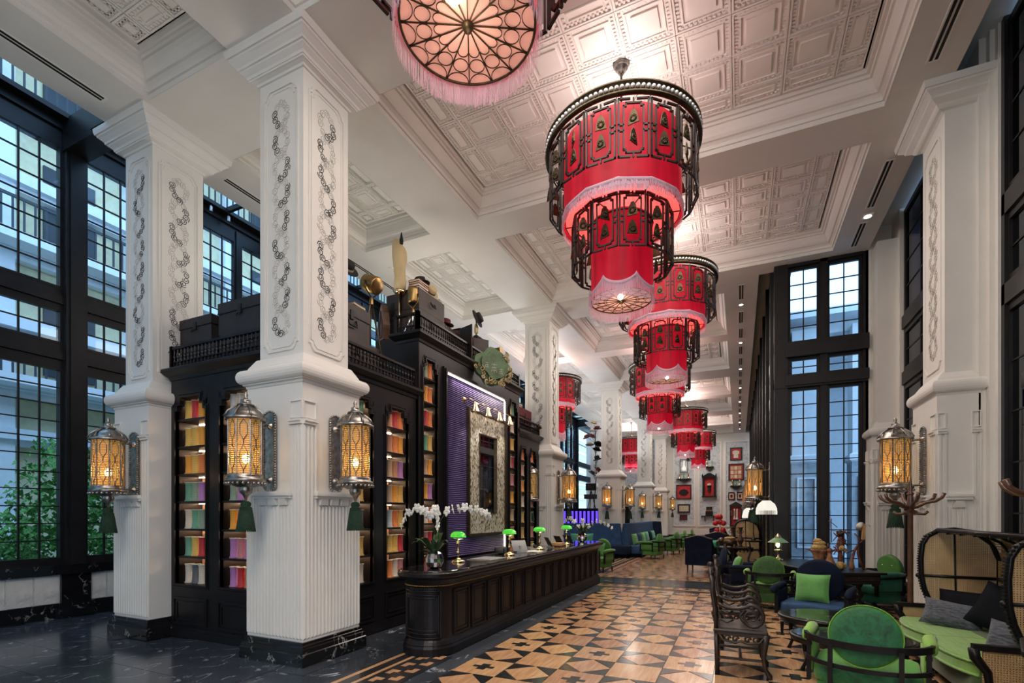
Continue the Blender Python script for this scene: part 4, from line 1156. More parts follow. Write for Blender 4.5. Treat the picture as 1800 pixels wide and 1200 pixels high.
def fill(niche, nshelf, tf, depthy, where, seed, start, prefer=None):
    rnd = random.Random(seed); x0, x1, zb, zt = niche; keys = ['gold', 'amber', 'orange', 'red', 'lilac', 'rose', 'sage', 'jade', 'ivory', 'tan', 'slate', 'silver', 'copper', 'amber', 'gold', 'tan', 'rose']
    seen = {}
    for k in range(nshelf+1):
        z = zb+k*(zt-.30-zb)/nshelf
        n_ = 3 if (x1-x0) > .5 else 2
        n_ = min(n_, max(2, int((x1-x0)/.165))) if x1-x0 > .51 else 2
        for i in range(n_):
            if prefer and k in prefer and i < len(prefer[k]): col = prefer[k][i]
            else: col = rnd.choice(keys)
            u = ((x0+.115+i*.150) if start == 'l' else (x0+.19+i*.137)) if start in 'lm' else (x1-.09-(n_-1-i)*.158)
            p = tf @ Vector((u, depthy, z+.001))
            lv = (['bottom'] + ['%s-lowest' % ORD[q] for q in range(1, nshelf)] + ['top'])[k]
            spool(col, tuple(p), '%s thread spool, %s on %s shelf, %s' % (col, ORD[i], lv, where))
XF = -4.92
# south-facing case between the two columns
sc_n = [(.10, .78, .76, 3.42), (1.07, 1.77, .76, 3.42)]
bookcase('bookcase', 'black two-bay bookcase of thread spools between the two front columns', (-7.50, 4.46, 0), 0, 2.02, 3.80, sc_n, 6, [((0, .02), (2.02, .02)), ((0, .42), (0, .02))], seed=2)
tf = T((-7.50, 4.46, 0))
fill(sc_n[0], 6, tf, .13, 'bay beside the left column', 3, 'l', {0: ['ivory', 'slate', 'ivory'], 1: ['jade', 'gold', 'red'], 2: ['ivory', 'jade', 'sage'], 3: ['jade', 'sage', 'lilac'], 4: ['amber', 'gold', 'orange'], 5: ['gold', 'gold', 'amber'], 6: ['gold', 'red', 'amber']})
fill(sc_n[1], 6, tf, .13, 'bay left of nearest column', 4, 'l', {0: ['lilac', 'red', 'copper'], 1: ['lilac', 'rose', 'lilac'], 2: ['amber', 'orange', 'amber'], 3: ['sage', 'lilac', 'sage'], 4: ['ivory', 'lilac', 'rose'], 5: ['lilac', 'rose', 'tan'], 6: ['silver', 'ivory', 'tan']})
# east-facing low case A
TE = lambda y: T((XF, y, 0)) @ RZ(PI/2)
na = [(.18, .68, .76, 3.42), (.98, 1.54, .76, 3.42)]
bookcase('bookcase', 'low black bookcase of thread spools right behind the nearest column', (XF, 5.10, 0), PI/2, 1.76, 3.80, na, 6, [((0, .02), (1.76, .02))])
fill(na[0], 6, TE(5.10), .10, 'bay right of nearest column', 5, 'm', {0: ['tan', 'ivory', 'tan'], 1: ['ivory', 'gold', 'silver'], 2: ['slate', 'slate', 'sage'], 3: ['gold', 'gold', 'tan']})
fill(na[1], 6, TE(5.10), .10, 'bay left of tall case', 6, 'm', {0: ['orange', 'ivory', 'rose'], 1: ['gold', 'gold', 'red'], 2: ['silver', 'orange', 'gold'], 3: ['tan', 'amber', 'gold'], 4: ['tan', 'copper', 'lilac'], 5: ['copper', 'orange', 'amber'], 6: ['copper', 'red', 'orange']})
# tall centre case
XT = XF+.04; Y1, Y2 = 6.88, 11.05
WT = Y2-Y1; TT = T((XT, Y1, 0)) @ RZ(PI/2)
nt_ = [(.12, .56, .76, 4.42), (WT-.56, WT-.12, .76, 4.42)]
tc = bookcase('bookcase', 'tall black centre bookcase framing the purple panel and mirror', (XT, Y1, 0), PI/2, WT, 4.78, nt_, 8, [((0, .02), (WT, .02)), ((0, .46), (0, .02))], depth=.46)
# the return wall of the tall case towards the camera, with a stepped moulding
MB().box(-.005, .01, 0, .9, 3.85, 4.78).obj('side_panel', 'black_wood', tc)
fill(nt_[0], 8, TT, .10, 'tall bay before purple panel', 8, 'm', {0: ['red', 'crimson'], 1: ['rose', 'red'], 2: ['ivory', 'orange'], 3: ['amber', 'lilac'], 4: ['tan', 'amber'], 5: ['jade', 'gold'], 6: ['red', 'orange'], 7: ['amber', 'orange'], 8: ['sage', 'orange']})
fill(nt_[1], 8, TT, .10, 'tall bay after purple panel', 9, 'm', {0: ['amber', 'rose'], 1: ['amber', 'copper'], 2: ['tan', 'tan'], 3: ['gold', 'amber'], 4: ['rose', 'rose'], 5: ['tan', 'crimson'], 6: ['amber', 'gold'], 7: ['tan', 'ivory'], 8: ['gold', 'jade']})
nb = [(.16, .56, .76, 3.42), (.78, 1.2, .76, 3.42)]
bookcase('bookcase', 'low black bookcase at the far end, against the second column', (XF, 11.05, 0), PI/2, 1.42, 3.80, nb, 6, [((0, .02), (1.42, .02))])
fill(nb[0], 6, TE(11.05), .10, 'first far low bay', 10, 'm')
fill(nb[1], 6, TE(11.05), .10, 'last bay by second column', 11, 'm')
# purple silk panel: stretched threads in rows
pz0, pz1 = .95, 4.32; py0, py1 = .86, WT-.9
pp = MB().box(py0, py1, -.012, .0, pz0, pz1); pp.obj('purple_panel', 'silk_purple', tc)
th_ = MB(); z = pz0+.02
while z < pz1:
    th_.tube([(py0+.02, -.02, z), (py1-.02, -.02, z)], .0155, 6); z += .036
tag(th_.obj('purple_silk_cords', 'silk_purple', tc), kind='stuff')
fr_ = Matrix(((1, 0, 0, 0), (0, 0, -1, 0), (0, 1, 0, 0), (0, 0, 0, 1)))
q_ = MB()
def rr(g): return [(py0-g, pz0-g), (py1+g, pz0-g), (py1+g, pz1+g), (py0-g, pz1+g)]
q_.ring(rr(.09), rr(.04), 0, .06, fr_).ring(rr(.12), rr(.10), 0, .03, fr_); q_.obj('panel_frame', 'black_wood', tc)
MB().box(py0, py1, -.04, -.02, pz1, pz1+.03).box(py1+.0, py1+.03, -.04, -.02, pz0, pz1).obj('light_strip', 'led_white', tc)
area('panel_wash', (XT+.1, (Y1+Y2)/2, 4.28), .06, 10, (1, .85, .8), (0, 0, 0), 2.2)
# mirror in a mosaic frame
my0, my1, mz0, mz1 = 8.42, 10.12, 1.32, 3.86
mr_ = E('mosaic_mirror', 'tall mirror in a wide gold mosaic frame on the purple panel', 'mirror', (XT+.035, (my0+my1)/2, (mz0+mz1)/2), PI/2)
hw, hh = (my1-my0)/2, (mz1-mz0)/2
def rc(g): return [(-hw+g, -hh+g), (hw-g, -hh+g), (hw-g, hh-g), (-hw+g, hh-g)]
MB().ring(rc(0), rc(.05), -.02, .06, fr_).obj('outer_frame', 'bronze', mr_)
MB().ring(rc(.05), rc(.46), -.02, .035, fr_).obj('mosaic_border', 'mosaic', mr_)
MB().ring(rc(.45), rc(.475), -.02, .05, fr_).obj('inner_bead', 'bronze', mr_)
MB().box(-hw+.46, hw-.46, -.015, 0, -hh+.46, hh-.46).obj('mirror_glass', 'mirror', mr_)
pl0 = None
for k in range(4):
    y = 8.35+k*.52
    if pl0 is None:
        t = E('picture_light', 'x', 'wall light', (XT+.02, y, 3.98), PI/2, 'brass bell lights over the mirror')
        MB().lathe([(.065, 0), (.06, .015), (.03, .03), (.015, .05)], 14, RX(PI/2)).obj('wall_plate', 'brass', t)
        MB().tube([(0, -.04, 0), (.0, -.12, .02), (0, -.22, -.03), (0, -.25, -.08)], .008, 6).obj('arm', 'brass', t)
        MB().lathe([(.018, .0), (.03, -.02), (.05, -.10), (.075, -.17), (.085, -.19)], 16, T((0, -.25, -.06)), cap=False).obj('bell_shade', 'polished_brass', t)
        MB().sphere((0, -.25, -.19), .016, 8, 6).obj('bulb', 'lamp_white', t); pl0 = t
    else: t = dup(pl0, (XT+.02, y, 3.98))
    t['label'] = 'brass bell light over the mirror, %s from the left' % ORD[k]
    spot('mirror_light', (XT+.27, y, 3.70), (0, .12, 0), 16, 1.3)

# ================================================================== RECEPTION COUNTER
ct = E('reception_counter', 'long curved-end black panelled reception counter with polished top', 'counter', (0, 0, 0))
def stad(o, xa=-3.95, xb=-3.30, ya=5.06, yb=12.70, r=.32, n=10):
    pts = []
    xa -= o; xb += o; ya -= o; yb += o; r += o
    for cx, cy, a in ((xb-r, yb-r*.35, 0), (xa+r, yb-r*.35, 90), (xa+r, ya+r, 180), (xb-r, ya+r, 270)):
        ry = r*.35 if a < 180 else r
        for i in range(n+1):
            t_ = math.radians(a+90*i/n); pts.append((cx+r*math.cos(t_), (cy)+ry*math.sin(t_)))
    return pts
def stack(prof, n=10, cap=True):
    mb = MB(); vv = []; k = 4*(n+1)
    for o, z in prof: vv += [(x, y, z) for x, y in stad(o, n=n)]
    ff = [(j*k+i, j*k+(i+1) % k, (j+1)*k+(i+1) % k, (j+1)*k+i) for j in range(len(prof)-1) for i in range(k)]
    mb.add(vv, ff)
    if cap: mb.add(vv[-k:], [tuple(range(k))])
    return mb
stack([(.03, 0), (.03, .09), (.015, .12), (.02, .13), (.0, .17), (-.02, .20), (-.02, .84)]).obj('body', 'black_wood', ct)
stack([(-.02, .84), (.0, .86), (.0, .875), (.02, .90), (.05, .94), (.09, .97), (.10, .985), (.10, 1.02), (.085, 1.04)]).obj('top_moulding', 'black_wood', ct)
stack([(.075, 1.038), (.085, 1.045), (.08, 1.052), (.06, 1.055)]).obj('worktop', 'marble_black', ct)
bd = MB(); pts = stad(.0, n=24); acc = 0
for i in range(len(pts)):
    p, q = Vector(pts[i]), Vector(pts[(i+1) % len(pts)]); L = (q-p).length; n_ = max(1, int(L/.034))
    if max(p.x, q.x) < -3.9 and abs(p.x-q.x) < .01: continue
    for k in range(n_):
        c = p+(q-p)*k/n_; bd.sphere((c.x, c.y, .865), .0105, 5, 4)
tag(bd.obj('brass_bead_row', 'brass', ct), kind='stuff')
y = 5.62; i = 0; pm = None
fx = RZ(PI/2) @ Matrix(((1, 0, 0, 0), (0, 0, -1, 0), (0, 1, 0, 0), (0, 0, 0, 1)))
pw = .44
mb = MB()
def rc(g, w2=pw/2-.03, z0=.22, z1=.80): return [(-w2+g, z0+g), (w2-g, z0+g), (w2-g, z1-g), (-w2+g, z1-g)]
mb.ring(rc(0), rc(.02), -.002, .022, fx).ring(rc(.045), rc(.065), -.002, .012, fx).prism(rc(.085), -.002, .010, fx)
while y < 12.6:
    if pm is None: o = mb.obj('front_panel', 'black_wood', ct); pm = o.data; o.location = (-3.32, y, 0)
    else: link('front_panel', pm, ct, (-3.32, y, 0))
    y += .462
# curved end panel mouldings
for g, d in ((0, .018), (.05, .01), (.09, .006)):
    e = MB(); ring_ = []
    for z in (.22+g, .80-g):
        arc = [(-3.62+(.30+d)*math.cos(a), 5.38+(.30+d)*math.sin(a), z) for a in [math.radians(215+g*90+(325-g*180-215)*i/14) for i in range(15)]]
        e.tube(arc, .010, 5)
    for a in (math.radians(215+g*90), math.radians(325-g*90)):
        e.bar((-3.62+(.30+d)*math.cos(a), 5.38+(.30+d)*math.sin(a), .22+g), (-3.62+(.30+d)*math.cos(a), 5.38+(.30+d)*math.sin(a), .80-g), .010, 5)
    e.obj('end_panel_moulding', 'black_wood', ct)
ZT = 1.055
# banker lamps
bl0 = None
for k, (x, y) in enumerate(((-3.72, 6.22), (-3.55, 7.62), (-3.62, 9.2), (-3.62, 10.9))):
    lb = 'brass desk lamp with green glass shade on the counter, %s' % ['nearest of the four', 'second from the near end', 'third from the near end', 'furthest, beside the far orchid'][k]
    if bl0 is None:
        t = E('banker_lamp', lb, 'desk lamp', (x, y, ZT), -.35, 'green-shaded brass desk lamps on the counter')
        MB().lathe([(.095, 0), (.10, .012), (.085, .03), (.05, .04), (.03, .06)], 20).obj('base', 'polished_brass', t)
        MB().lathe([(.012, .05), (.012, .11), (.028, .13), (.028, .15), (.014, .17), (.012, .24), (.03, .265), (.032, .28), (.014, .30), (.01, .345)], 12).obj('stem', 'polished_brass', t)
        MB().tube([(-.11, 0, .36), (-.10, 0, .34), (0, 0, .335), (.10, 0, .34), (.11, 0, .40)], .007, 6).tube([(-.11, 0, .36), (-.125, 0, .40)], .007, 6).obj('yoke', 'polished_brass', t)
        sh = MB(); vv = []; ff = []; n_ = 12; m_ = 10
        for i in range(m_+1):
            u = -1+2*i/m_; rr_ = .068*(1-abs(u)**4*.65)
            for j in range(n_+1):
                a = math.radians(-10+200*j/n_); vv.append((u*.145, rr_*math.cos(a)*1.05, .375+rr_*math.sin(a)*1.1))
        ff = [(i*(n_+1)+j, i*(n_+1)+j+1, (i+1)*(n_+1)+j+1, (i+1)*(n_+1)+j) for i in range(m_) for j in range(n_)]
        sh.add(vv, ff, None, True); sh.obj('glass_shade', 'banker_glass', t)
        MB().tube([(-.10, 0, .395), (.10, 0, .395)], .016, 8).obj('lamp_tube', 'lamp_white', t)
        MB().sphere((.152, 0, .40), .013, 8, 6).sphere((-.152, 0, .40), .013, 8, 6).obj('pivot_knob', 'polished_brass', t)
        bl0 = t
    else: t = dup(bl0, (x, y, ZT), None, lb)
    point('desk_lamp', (x, y, ZT+.33), 1.2, (1, .85, .6), .04)
def orchid(x, y, label, sprays, seed):
    rnd = random.Random(seed); t = E('orchid', label, 'flower arrangement', (x, y, ZT))
    MB().lathe([(.05, 0), (.09, .02), (.125, .08), (.125, .13), (.10, .19), (.07, .215), (.06, .21)], 18, sm=False).obj('mirror_mosaic_vase', 'chrome', t)
    lf = MB()
    for k in range(14):
        a = rnd.random()*2*PI; L = rnd.uniform(.16, .30); up = rnd.uniform(.03, .26); w_ = rnd.uniform(.035, .06)
        vv = []; n_ = 7
        for i in range(n_+1):
            u = i/n_; rad = .03+L*u; z = .2+up*math.sin(u*2.2); ww = w_*math.sin(PI*min(1, u*.9+.08))
            for s_ in (-1, 0, 1): vv.append((rad*math.cos(a)-s_*ww*math.sin(a), rad*math.sin(a)+s_*ww*math.cos(a), z-(.35*ww if s_ == 0 else 0)))
        ff = []
        for i in range(n_): ff += [(i*3, i*3+1, i*3+4, i*3+3), (i*3+1, i*3+2, i*3+5, i*3+4)]
        o = MB().add(vv, ff, None, True).obj('leaf', 'leaf', t)
    for path, nf in sprays:
        MB().tube(path, .004, 5).obj('stem', 'leaf', t)
        P_ = [Vector(p) for p in path]; seg = P_[len(P_)//2-1:]
        for i in range(nf):
            u = i/max(1, nf-1)*(len(seg)-1); j = min(int(u), len(seg)-2); c = seg[j].lerp(seg[j+1], u-j)
            fm = MB(); r = .066*(1-.35*i/nf); rot = RZ(rnd.uniform(-.6, .6)-.5) @ RX(rnd.uniform(-.3, .3))
            for k in range(5):
                a = k*2*PI/5+.3; 
                fm.sphere((0, 0, 0), r*.62, 8, 5, 1, .22, .72, T(c+Vector((0, -.02, -.02+.012*(i % 2)))) @ rot @ RY(a) @ T((r*.55, 0, 0)))
            fm.sphere((0, 0, 0), r*.2, 6, 4, Mx=T(c+Vector((0, -.035, -.02))))
            fm.obj('flower', 'petal', t)
    return t
orchid(-3.60, 5.42, 'large white orchid in mirrored vase on near end of counter', [
    ([(0, 0, .2), (-.02, .02, .5), (-.06, .0, .70), (-.20, -.05, .80), (-.36, -.08, .72), (-.44, -.1, .56)], 9),
    ([(0, .02, .2), (.01, .03, .55), (.0, .02, .78), (.05, .0, .76), (.08, -.03, .64), (.09, -.04, .52)], 8),
    ([(.02, .02, .2), (.05, .05, .6), (.14, .10, .76), (.32, .2, .80), (.50, .30, .77), (.62, .38, .70)], 9)], 3)
orchid(-3.62, 12.15, 'smaller white orchid in silver pot on far end of counter', [
    ([(0, 0, .2), (-.1, 0, .4), (-.25, -.05, .62), (-.36, -.1, .60), (-.44, -.1, .5)], 6),
    ([(0, 0, .2), (.02, 0, .42), (.04, -.05, .58), (.05, -.08, .50), (.05, -.09, .40)], 6),
    ([(0, 0, .2), (.15, .05, .42), (.35, .1, .55), (.55, .15, .48), (.72, .2, .38)], 7)], 5)
# desk equipment
def tab(x, y, rz, label, scr='black_plastic'):
    t = E('card_terminal', label, 'screen', (x, y, ZT), rz); MB().box(-.10, .10, -.05, .06, 0, .02).box(-.02, .02, 0, .03, 0, .12).obj('stand', 'grey_plastic', t)
    MB().slab(-.15, .15, -.008, .008, 0, .22, .007, .004, Mx=T((0, 0, .02)) @ RX(-.5)).obj('screen', scr, t); return t
tab(-3.66, 8.35, .9, 'grey tilted screen beside the second desk lamp', 'grey_plastic'); tab(-3.62, 9.85, 2.2, 'black tilted tablet after the third desk lamp'); tab(-3.66, 10.6, 2.4, 'black tilted tablet just before the furthest desk lamp'); tab(-3.62, 11.15, 2.5, 'black tilted tablet behind the furthest desk lamp')
t = E('desk_pad', 'dark flat blotter lying after the nearest desk lamp', 'desk pad', (-3.60, 6.9, ZT)); MB().slab(-.2, .2, -.3, .3, 0, .008, .01, .002).obj('pad', 'grey_plastic', t); MB().box(-.19, .19, -.29, -.26, .008, .012).obj('edge_strip', 'leather', t)
def phone(x, y, label):
    t = E('desk_phone', label, 'telephone', (x, y, ZT), 1.2)
    MB().prism([(-.10, 0), (.10, 0), (.10, .03), (-.10, .09)], -.09, .09, RX(PI/2)).obj('base', 'grey_plastic', t)
    MB().tube([(-.06, -.06, .11), (0, -.06, .13), (.08, -.06, .08)], .018, 8).obj('handset', 'silver', t)
    MB().box(-.03, .05, .0, .07, .06, .075).obj('keypad', 'black_plastic', t)
phone(-3.62, 8.75, 'grey desk telephone behind the second desk lamp'); 
t = E('paper_stack', 'loose white papers on the counter near the second lamp', 'papers', (-3.48, 8.55, ZT), .3)
for k in range(4): MB().box(-.12, .12, -.16, .16, k*.004, k*.004+.003, RZ(k*.2)).obj('sheet', 'linen', t)
t = E('key_tray', 'orange-brown leather tray of cards between third and furthest lamps', 'tray', (-3.62, 10.3, ZT)); MB().slab(-.13, .13, -.2, .2, 0, .025, .02, .005).obj('tray', 'leather', t); MB().box(-.11, .11, -.17, .17, .025, .075).obj('card_block', 'light_wood', t)
t = E('camera_bag', 'black cable clutter behind the second desk lamp', 'equipment', (-3.85, 7.9, ZT)); MB().slab(-.09, .09, -.16, .16, 0, .12, .03, .02, Mx=RZ(.3)).obj('body', 'black_plastic', t); MB().tube([(.1, -.3, .01), (.0, -.35, .02), (-.05, -.2, .01), (.12, -.15, .03), (.1, .1, .01)], .008, 5).obj('cable', 'black_plastic', t)
# ================================================================== SEATING AND TABLES
def round_chair(label, loc, rz, back, seat, frame='black_wood', arms='velvet_lime', cushion=None, backfront=None, w=.86, skirt=None, buttons=False, r=.26):
    """faces local +Y; round upholstered back disc held in a hooped wooden rail"""
    t = E('armchair', label, 'armchair', loc, rz)
    h = w/2
    MB().slab(-h+.09, h-.09, -.30, .36, .30, .45, .10, .03, 5, crown=.02).obj('seat', seat, t)
    MB().slab(-h+.11, h-.11, -.30, .34, .14, .31, .12, .015).obj('seat_base', skirt or seat, t)
    n = 36; vv = []
    Mb = T((0, -.30, .735)) @ RX(PI/2-.16)
    MB().lathe([(.0001, .052), (r*.55, .056), (r*.85, .048), (r*.97, .03), (r, .0), (r*.985, -.03), (r*.9, -.045), (.0001, -.048)], n, Mb, cap=False).obj('round_back', back, t)
    MB().tube([(r*.985*math.cos(2*PI*i/n), r*.985*math.sin(2*PI*i/n), .032) for i in range(n)], .006, 4, True, Mb).obj('piping', arms, t)
    if backfront: MB().lathe([(.0001, -.052), (r*.8, -.05), (r*.9, -.047)], n, Mb, cap=False).obj('back_front_pad', backfront, t)
    if buttons: MB().sphere((0, -.05, 0), .014, 6, 5, Mx=T((0, -.29, .76))).sphere((.1, -.24, .8), .013, 6, 5).sphere((-.1, -.24, .8), .013, 6, 5).obj('button', 'polished_brass', t)
    fr = MB()
    def hoop(z, rad, y0, a0, a1, th, hh):
        vv = []; ff = []; N = 20
        for i in range(N+1):
            a = math.radians(a0+(a1-a0)*i/N)
            for (dr, dz) in ((0, -hh), (th, -hh), (th, hh), (0, hh)): vv.append(((rad+dr)*math.cos(a)*(h-.04)/rad if rad else 0, y0+(rad+dr)*math.sin(a)*.55, z+dz+.02*math.cos(a)**2))
        for i in range(N):
            for k in range(4): q = (k+1) % 4; ff.append((i*4+k, i*4+q, i*4+4+q, i*4+4+k))
        ff += [(0, 1, 2, 3), tuple(reversed((N*4, N*4+1, N*4+2, N*4+3)))]
        fr.add(vv, ff)
    hoop(.66, .42, -.18, 180, 360, .03, .028); hoop(.47, .40, -.18, 180, 360, .025, .018)
    for s_ in (-1, 1):
        fr.box(*sorted((s_*(h-.07), s_*(h-.035))), -.22, -.18, .28, .67); fr.box(*sorted((s_*(h*.55), s_*(h*.55-.035))), -.40, -.36, .3, .66)
        fr.box(*sorted((s_*(h-.075), s_*(h-.03))), .30, .35, .28, .64)
        fr.box(*sorted((s_*(h-.075), s_*(h-.03))), -.2, .35, .58, .615)
    fr.obj('hooped_frame', frame, t)
    for s_ in (-1, 1):
        a = MB(); a.tube([(s_*(h-.035), -.22, .66), (s_*(h-.03), -.05, .665), (s_*(h-.03), .2, .66), (s_*(h-.02), .36, .64), (s_*(h-.02), .40, .60)], [.035, .048, .05, .055, .03], 12)
        a.slab(*sorted((s_*(h-.085), s_*(h-.045))), -.2, .32, .36, .62, .015, .01); a.obj('arm_pad', arms, t)
    for (x, y) in ((-h+.12, .30), (h-.12, .30), (-h+.14, -.26), (h-.14, -.26)):
        MB().lathe([(.016, 0), (.02, .02), (.028, .16)], 8, T((x, y, 0))).obj('leg', frame, t)
    if cushion:
        pass
    return t
def cushion(label, loc, rot, wh, mat, group=None, tk=.15):
    o = MB().pillow(wh[0], wh[1], tk).obj('cushion', mat); o.location = loc; o.rotation_euler = rot; tag(o, label, 'cushion', group); return o
# front green chair, turned away from the camera
round_chair('emerald crushed-velvet armchair with round back, nearest the camera', (1.02, 5.25, 0), -.22, 'velvet_green', 'velvet_green', 'black_wood', 'velvet_lime', w=.93)
round_chair('dark green velvet armchair with round back, behind the carved chairs', (.52, 10.4, 0), -.1, 'velvet_moss', 'velvet_moss', 'black_wood', 'velvet_lime', w=.84)
round_chair('navy round-backed armchair facing camera with a bright green cushion', (1.03, 8.55, 0), PI-.30, 'navy', 'navy_light', 'black_wood', 'navy', w=.98, r=.33)
cushion('large square bright green cushion on the navy armchair', (.99, 8.50, .665), (PI/2-.25, 0, -.28+.0), (.45, .42), 'cushion_green', tk=.16)
round_chair('navy armchair in profile behind the carved wooden chairs', (-.02, 11.6, 0), -PI/2+.15, 'navy', 'navy', 'black_wood', 'navy', w=.84, r=.31)
cushion('green cushion leaning on the navy chair in profile', (-.03, 11.58, .66), (PI/2-.3, 0, -PI/2+.15), (.42, .42), 'cushion_green', tk=.16)
round_chair('green and teal tufted round-back chair right of the long table', (2.33, 11.25, 0), PI/2+.55, 'velvet_leaf', 'teal_velvet', 'black_wood', 'teal_velvet', backfront='velvet_leaf', buttons=True, w=.84)
cushion('small dark cushion on the green tufted chair', (2.18, 11.2, .62), (PI/2-.3, 0, .4), (.42, .26), 'silk_black', tk=.12)
# far green chairs
for x, y, rz, lb, m_ in ((-3.1, 20.3, 1.2, 'green round-back tub chair nearest to the blue banquette', 'velvet_leaf'), (-2.75, 22.9, 1.3, 'second green round-back tub chair beyond the banquette', 'velvet_leaf'), (-2.65, 25.3, 1.5, 'third green round-back tub chair along the far aisle', 'velvet_leaf'), (-2.55, 28.0, 1.5, 'furthest green round-back tub chair before the back wall', 'velvet_leaf'), (-3.95, 15.0, PI-.3, 'green round-back chair showing behind the far orchid', 'velvet_leaf')):
    round_chair(lb, (x, y, 0), rz, m_, m_, 'black_wood', m_, w=.95)
cushion('pale teal cushion behind the furthest desk lamp', (-4.35, 14.6, .95), (PI/2-.1, 0, .4), (.7, .45), 'cushion_teal', tk=.16)
cushion('light green silk cushion on the far chair behind the orchid', (-3.9, 14.92, .68), (PI/2-.2, 0, -.3), (.4, .4), 'cushion_green', tk=.14)

def wing_chair(label, loc, rz):
    t = E('wingback_chair', label, 'armchair', loc, rz)
    MB().slab(-.34, .34, -.30, .36, .22, .46, .06, .03, crown=.02).obj('seat', 'navy', t)
    bk = MB(); pts = []
    for i in range(17):
        u = -1+2*i/16; pts.append((u*.40, 1.06+.05*math.cos(u*PI)*.9-.0))
    poly = [(-.36, .22), (.36, .22)]+[(x, z) for x, z in reversed(pts)]
    bk.prism(poly, -.06, .06, T((0, -.34, 0)) @ RX(PI/2)); bk.obj('backrest', 'navy', t)
    MB().tube([(x, -.34, z+.01) for x, z in pts], .022, 6).obj('crest_rail', 'coat_wood', t)
    for s_ in (-1, 1):
        MB().prism([(-.34, .22), (.30, .22), (.34, .62), (.1, .66), (-.1, .80), (-.34, 1.0)], s_*.36-.035, s_*.36+.035, Matrix(((0, 0, 1, 0), (1, 0, 0, 0), (0, 1, 0, 0), (0, 0, 0, 1)))).obj('wing', 'navy', t)
    for (x, y) in ((-.32, .3), (.32, .3), (-.32, -.34), (.32, -.34)): MB().lathe([(.018, 0), (.03, .22)], 6, T((x, y, 0))).obj('leg', 'old_wood', t)
    return t
wing_chair('black-navy wing chair seen from behind, legs on patterned floor', (-1.05, 16.2, 0), -.15)
wing_chair('second dark wing chair just behind the nearer one', (-.75, 19.6, 0), .1)
wing_chair('distant dark wing chair by the picture wall', (-.85, 27.5, 0), -.4)
cushion('teal cushion between the two dark wing chairs', (-.72, 16.75, .75), (PI/2, 0, -.4), (.42, .42), 'cushion_teal')

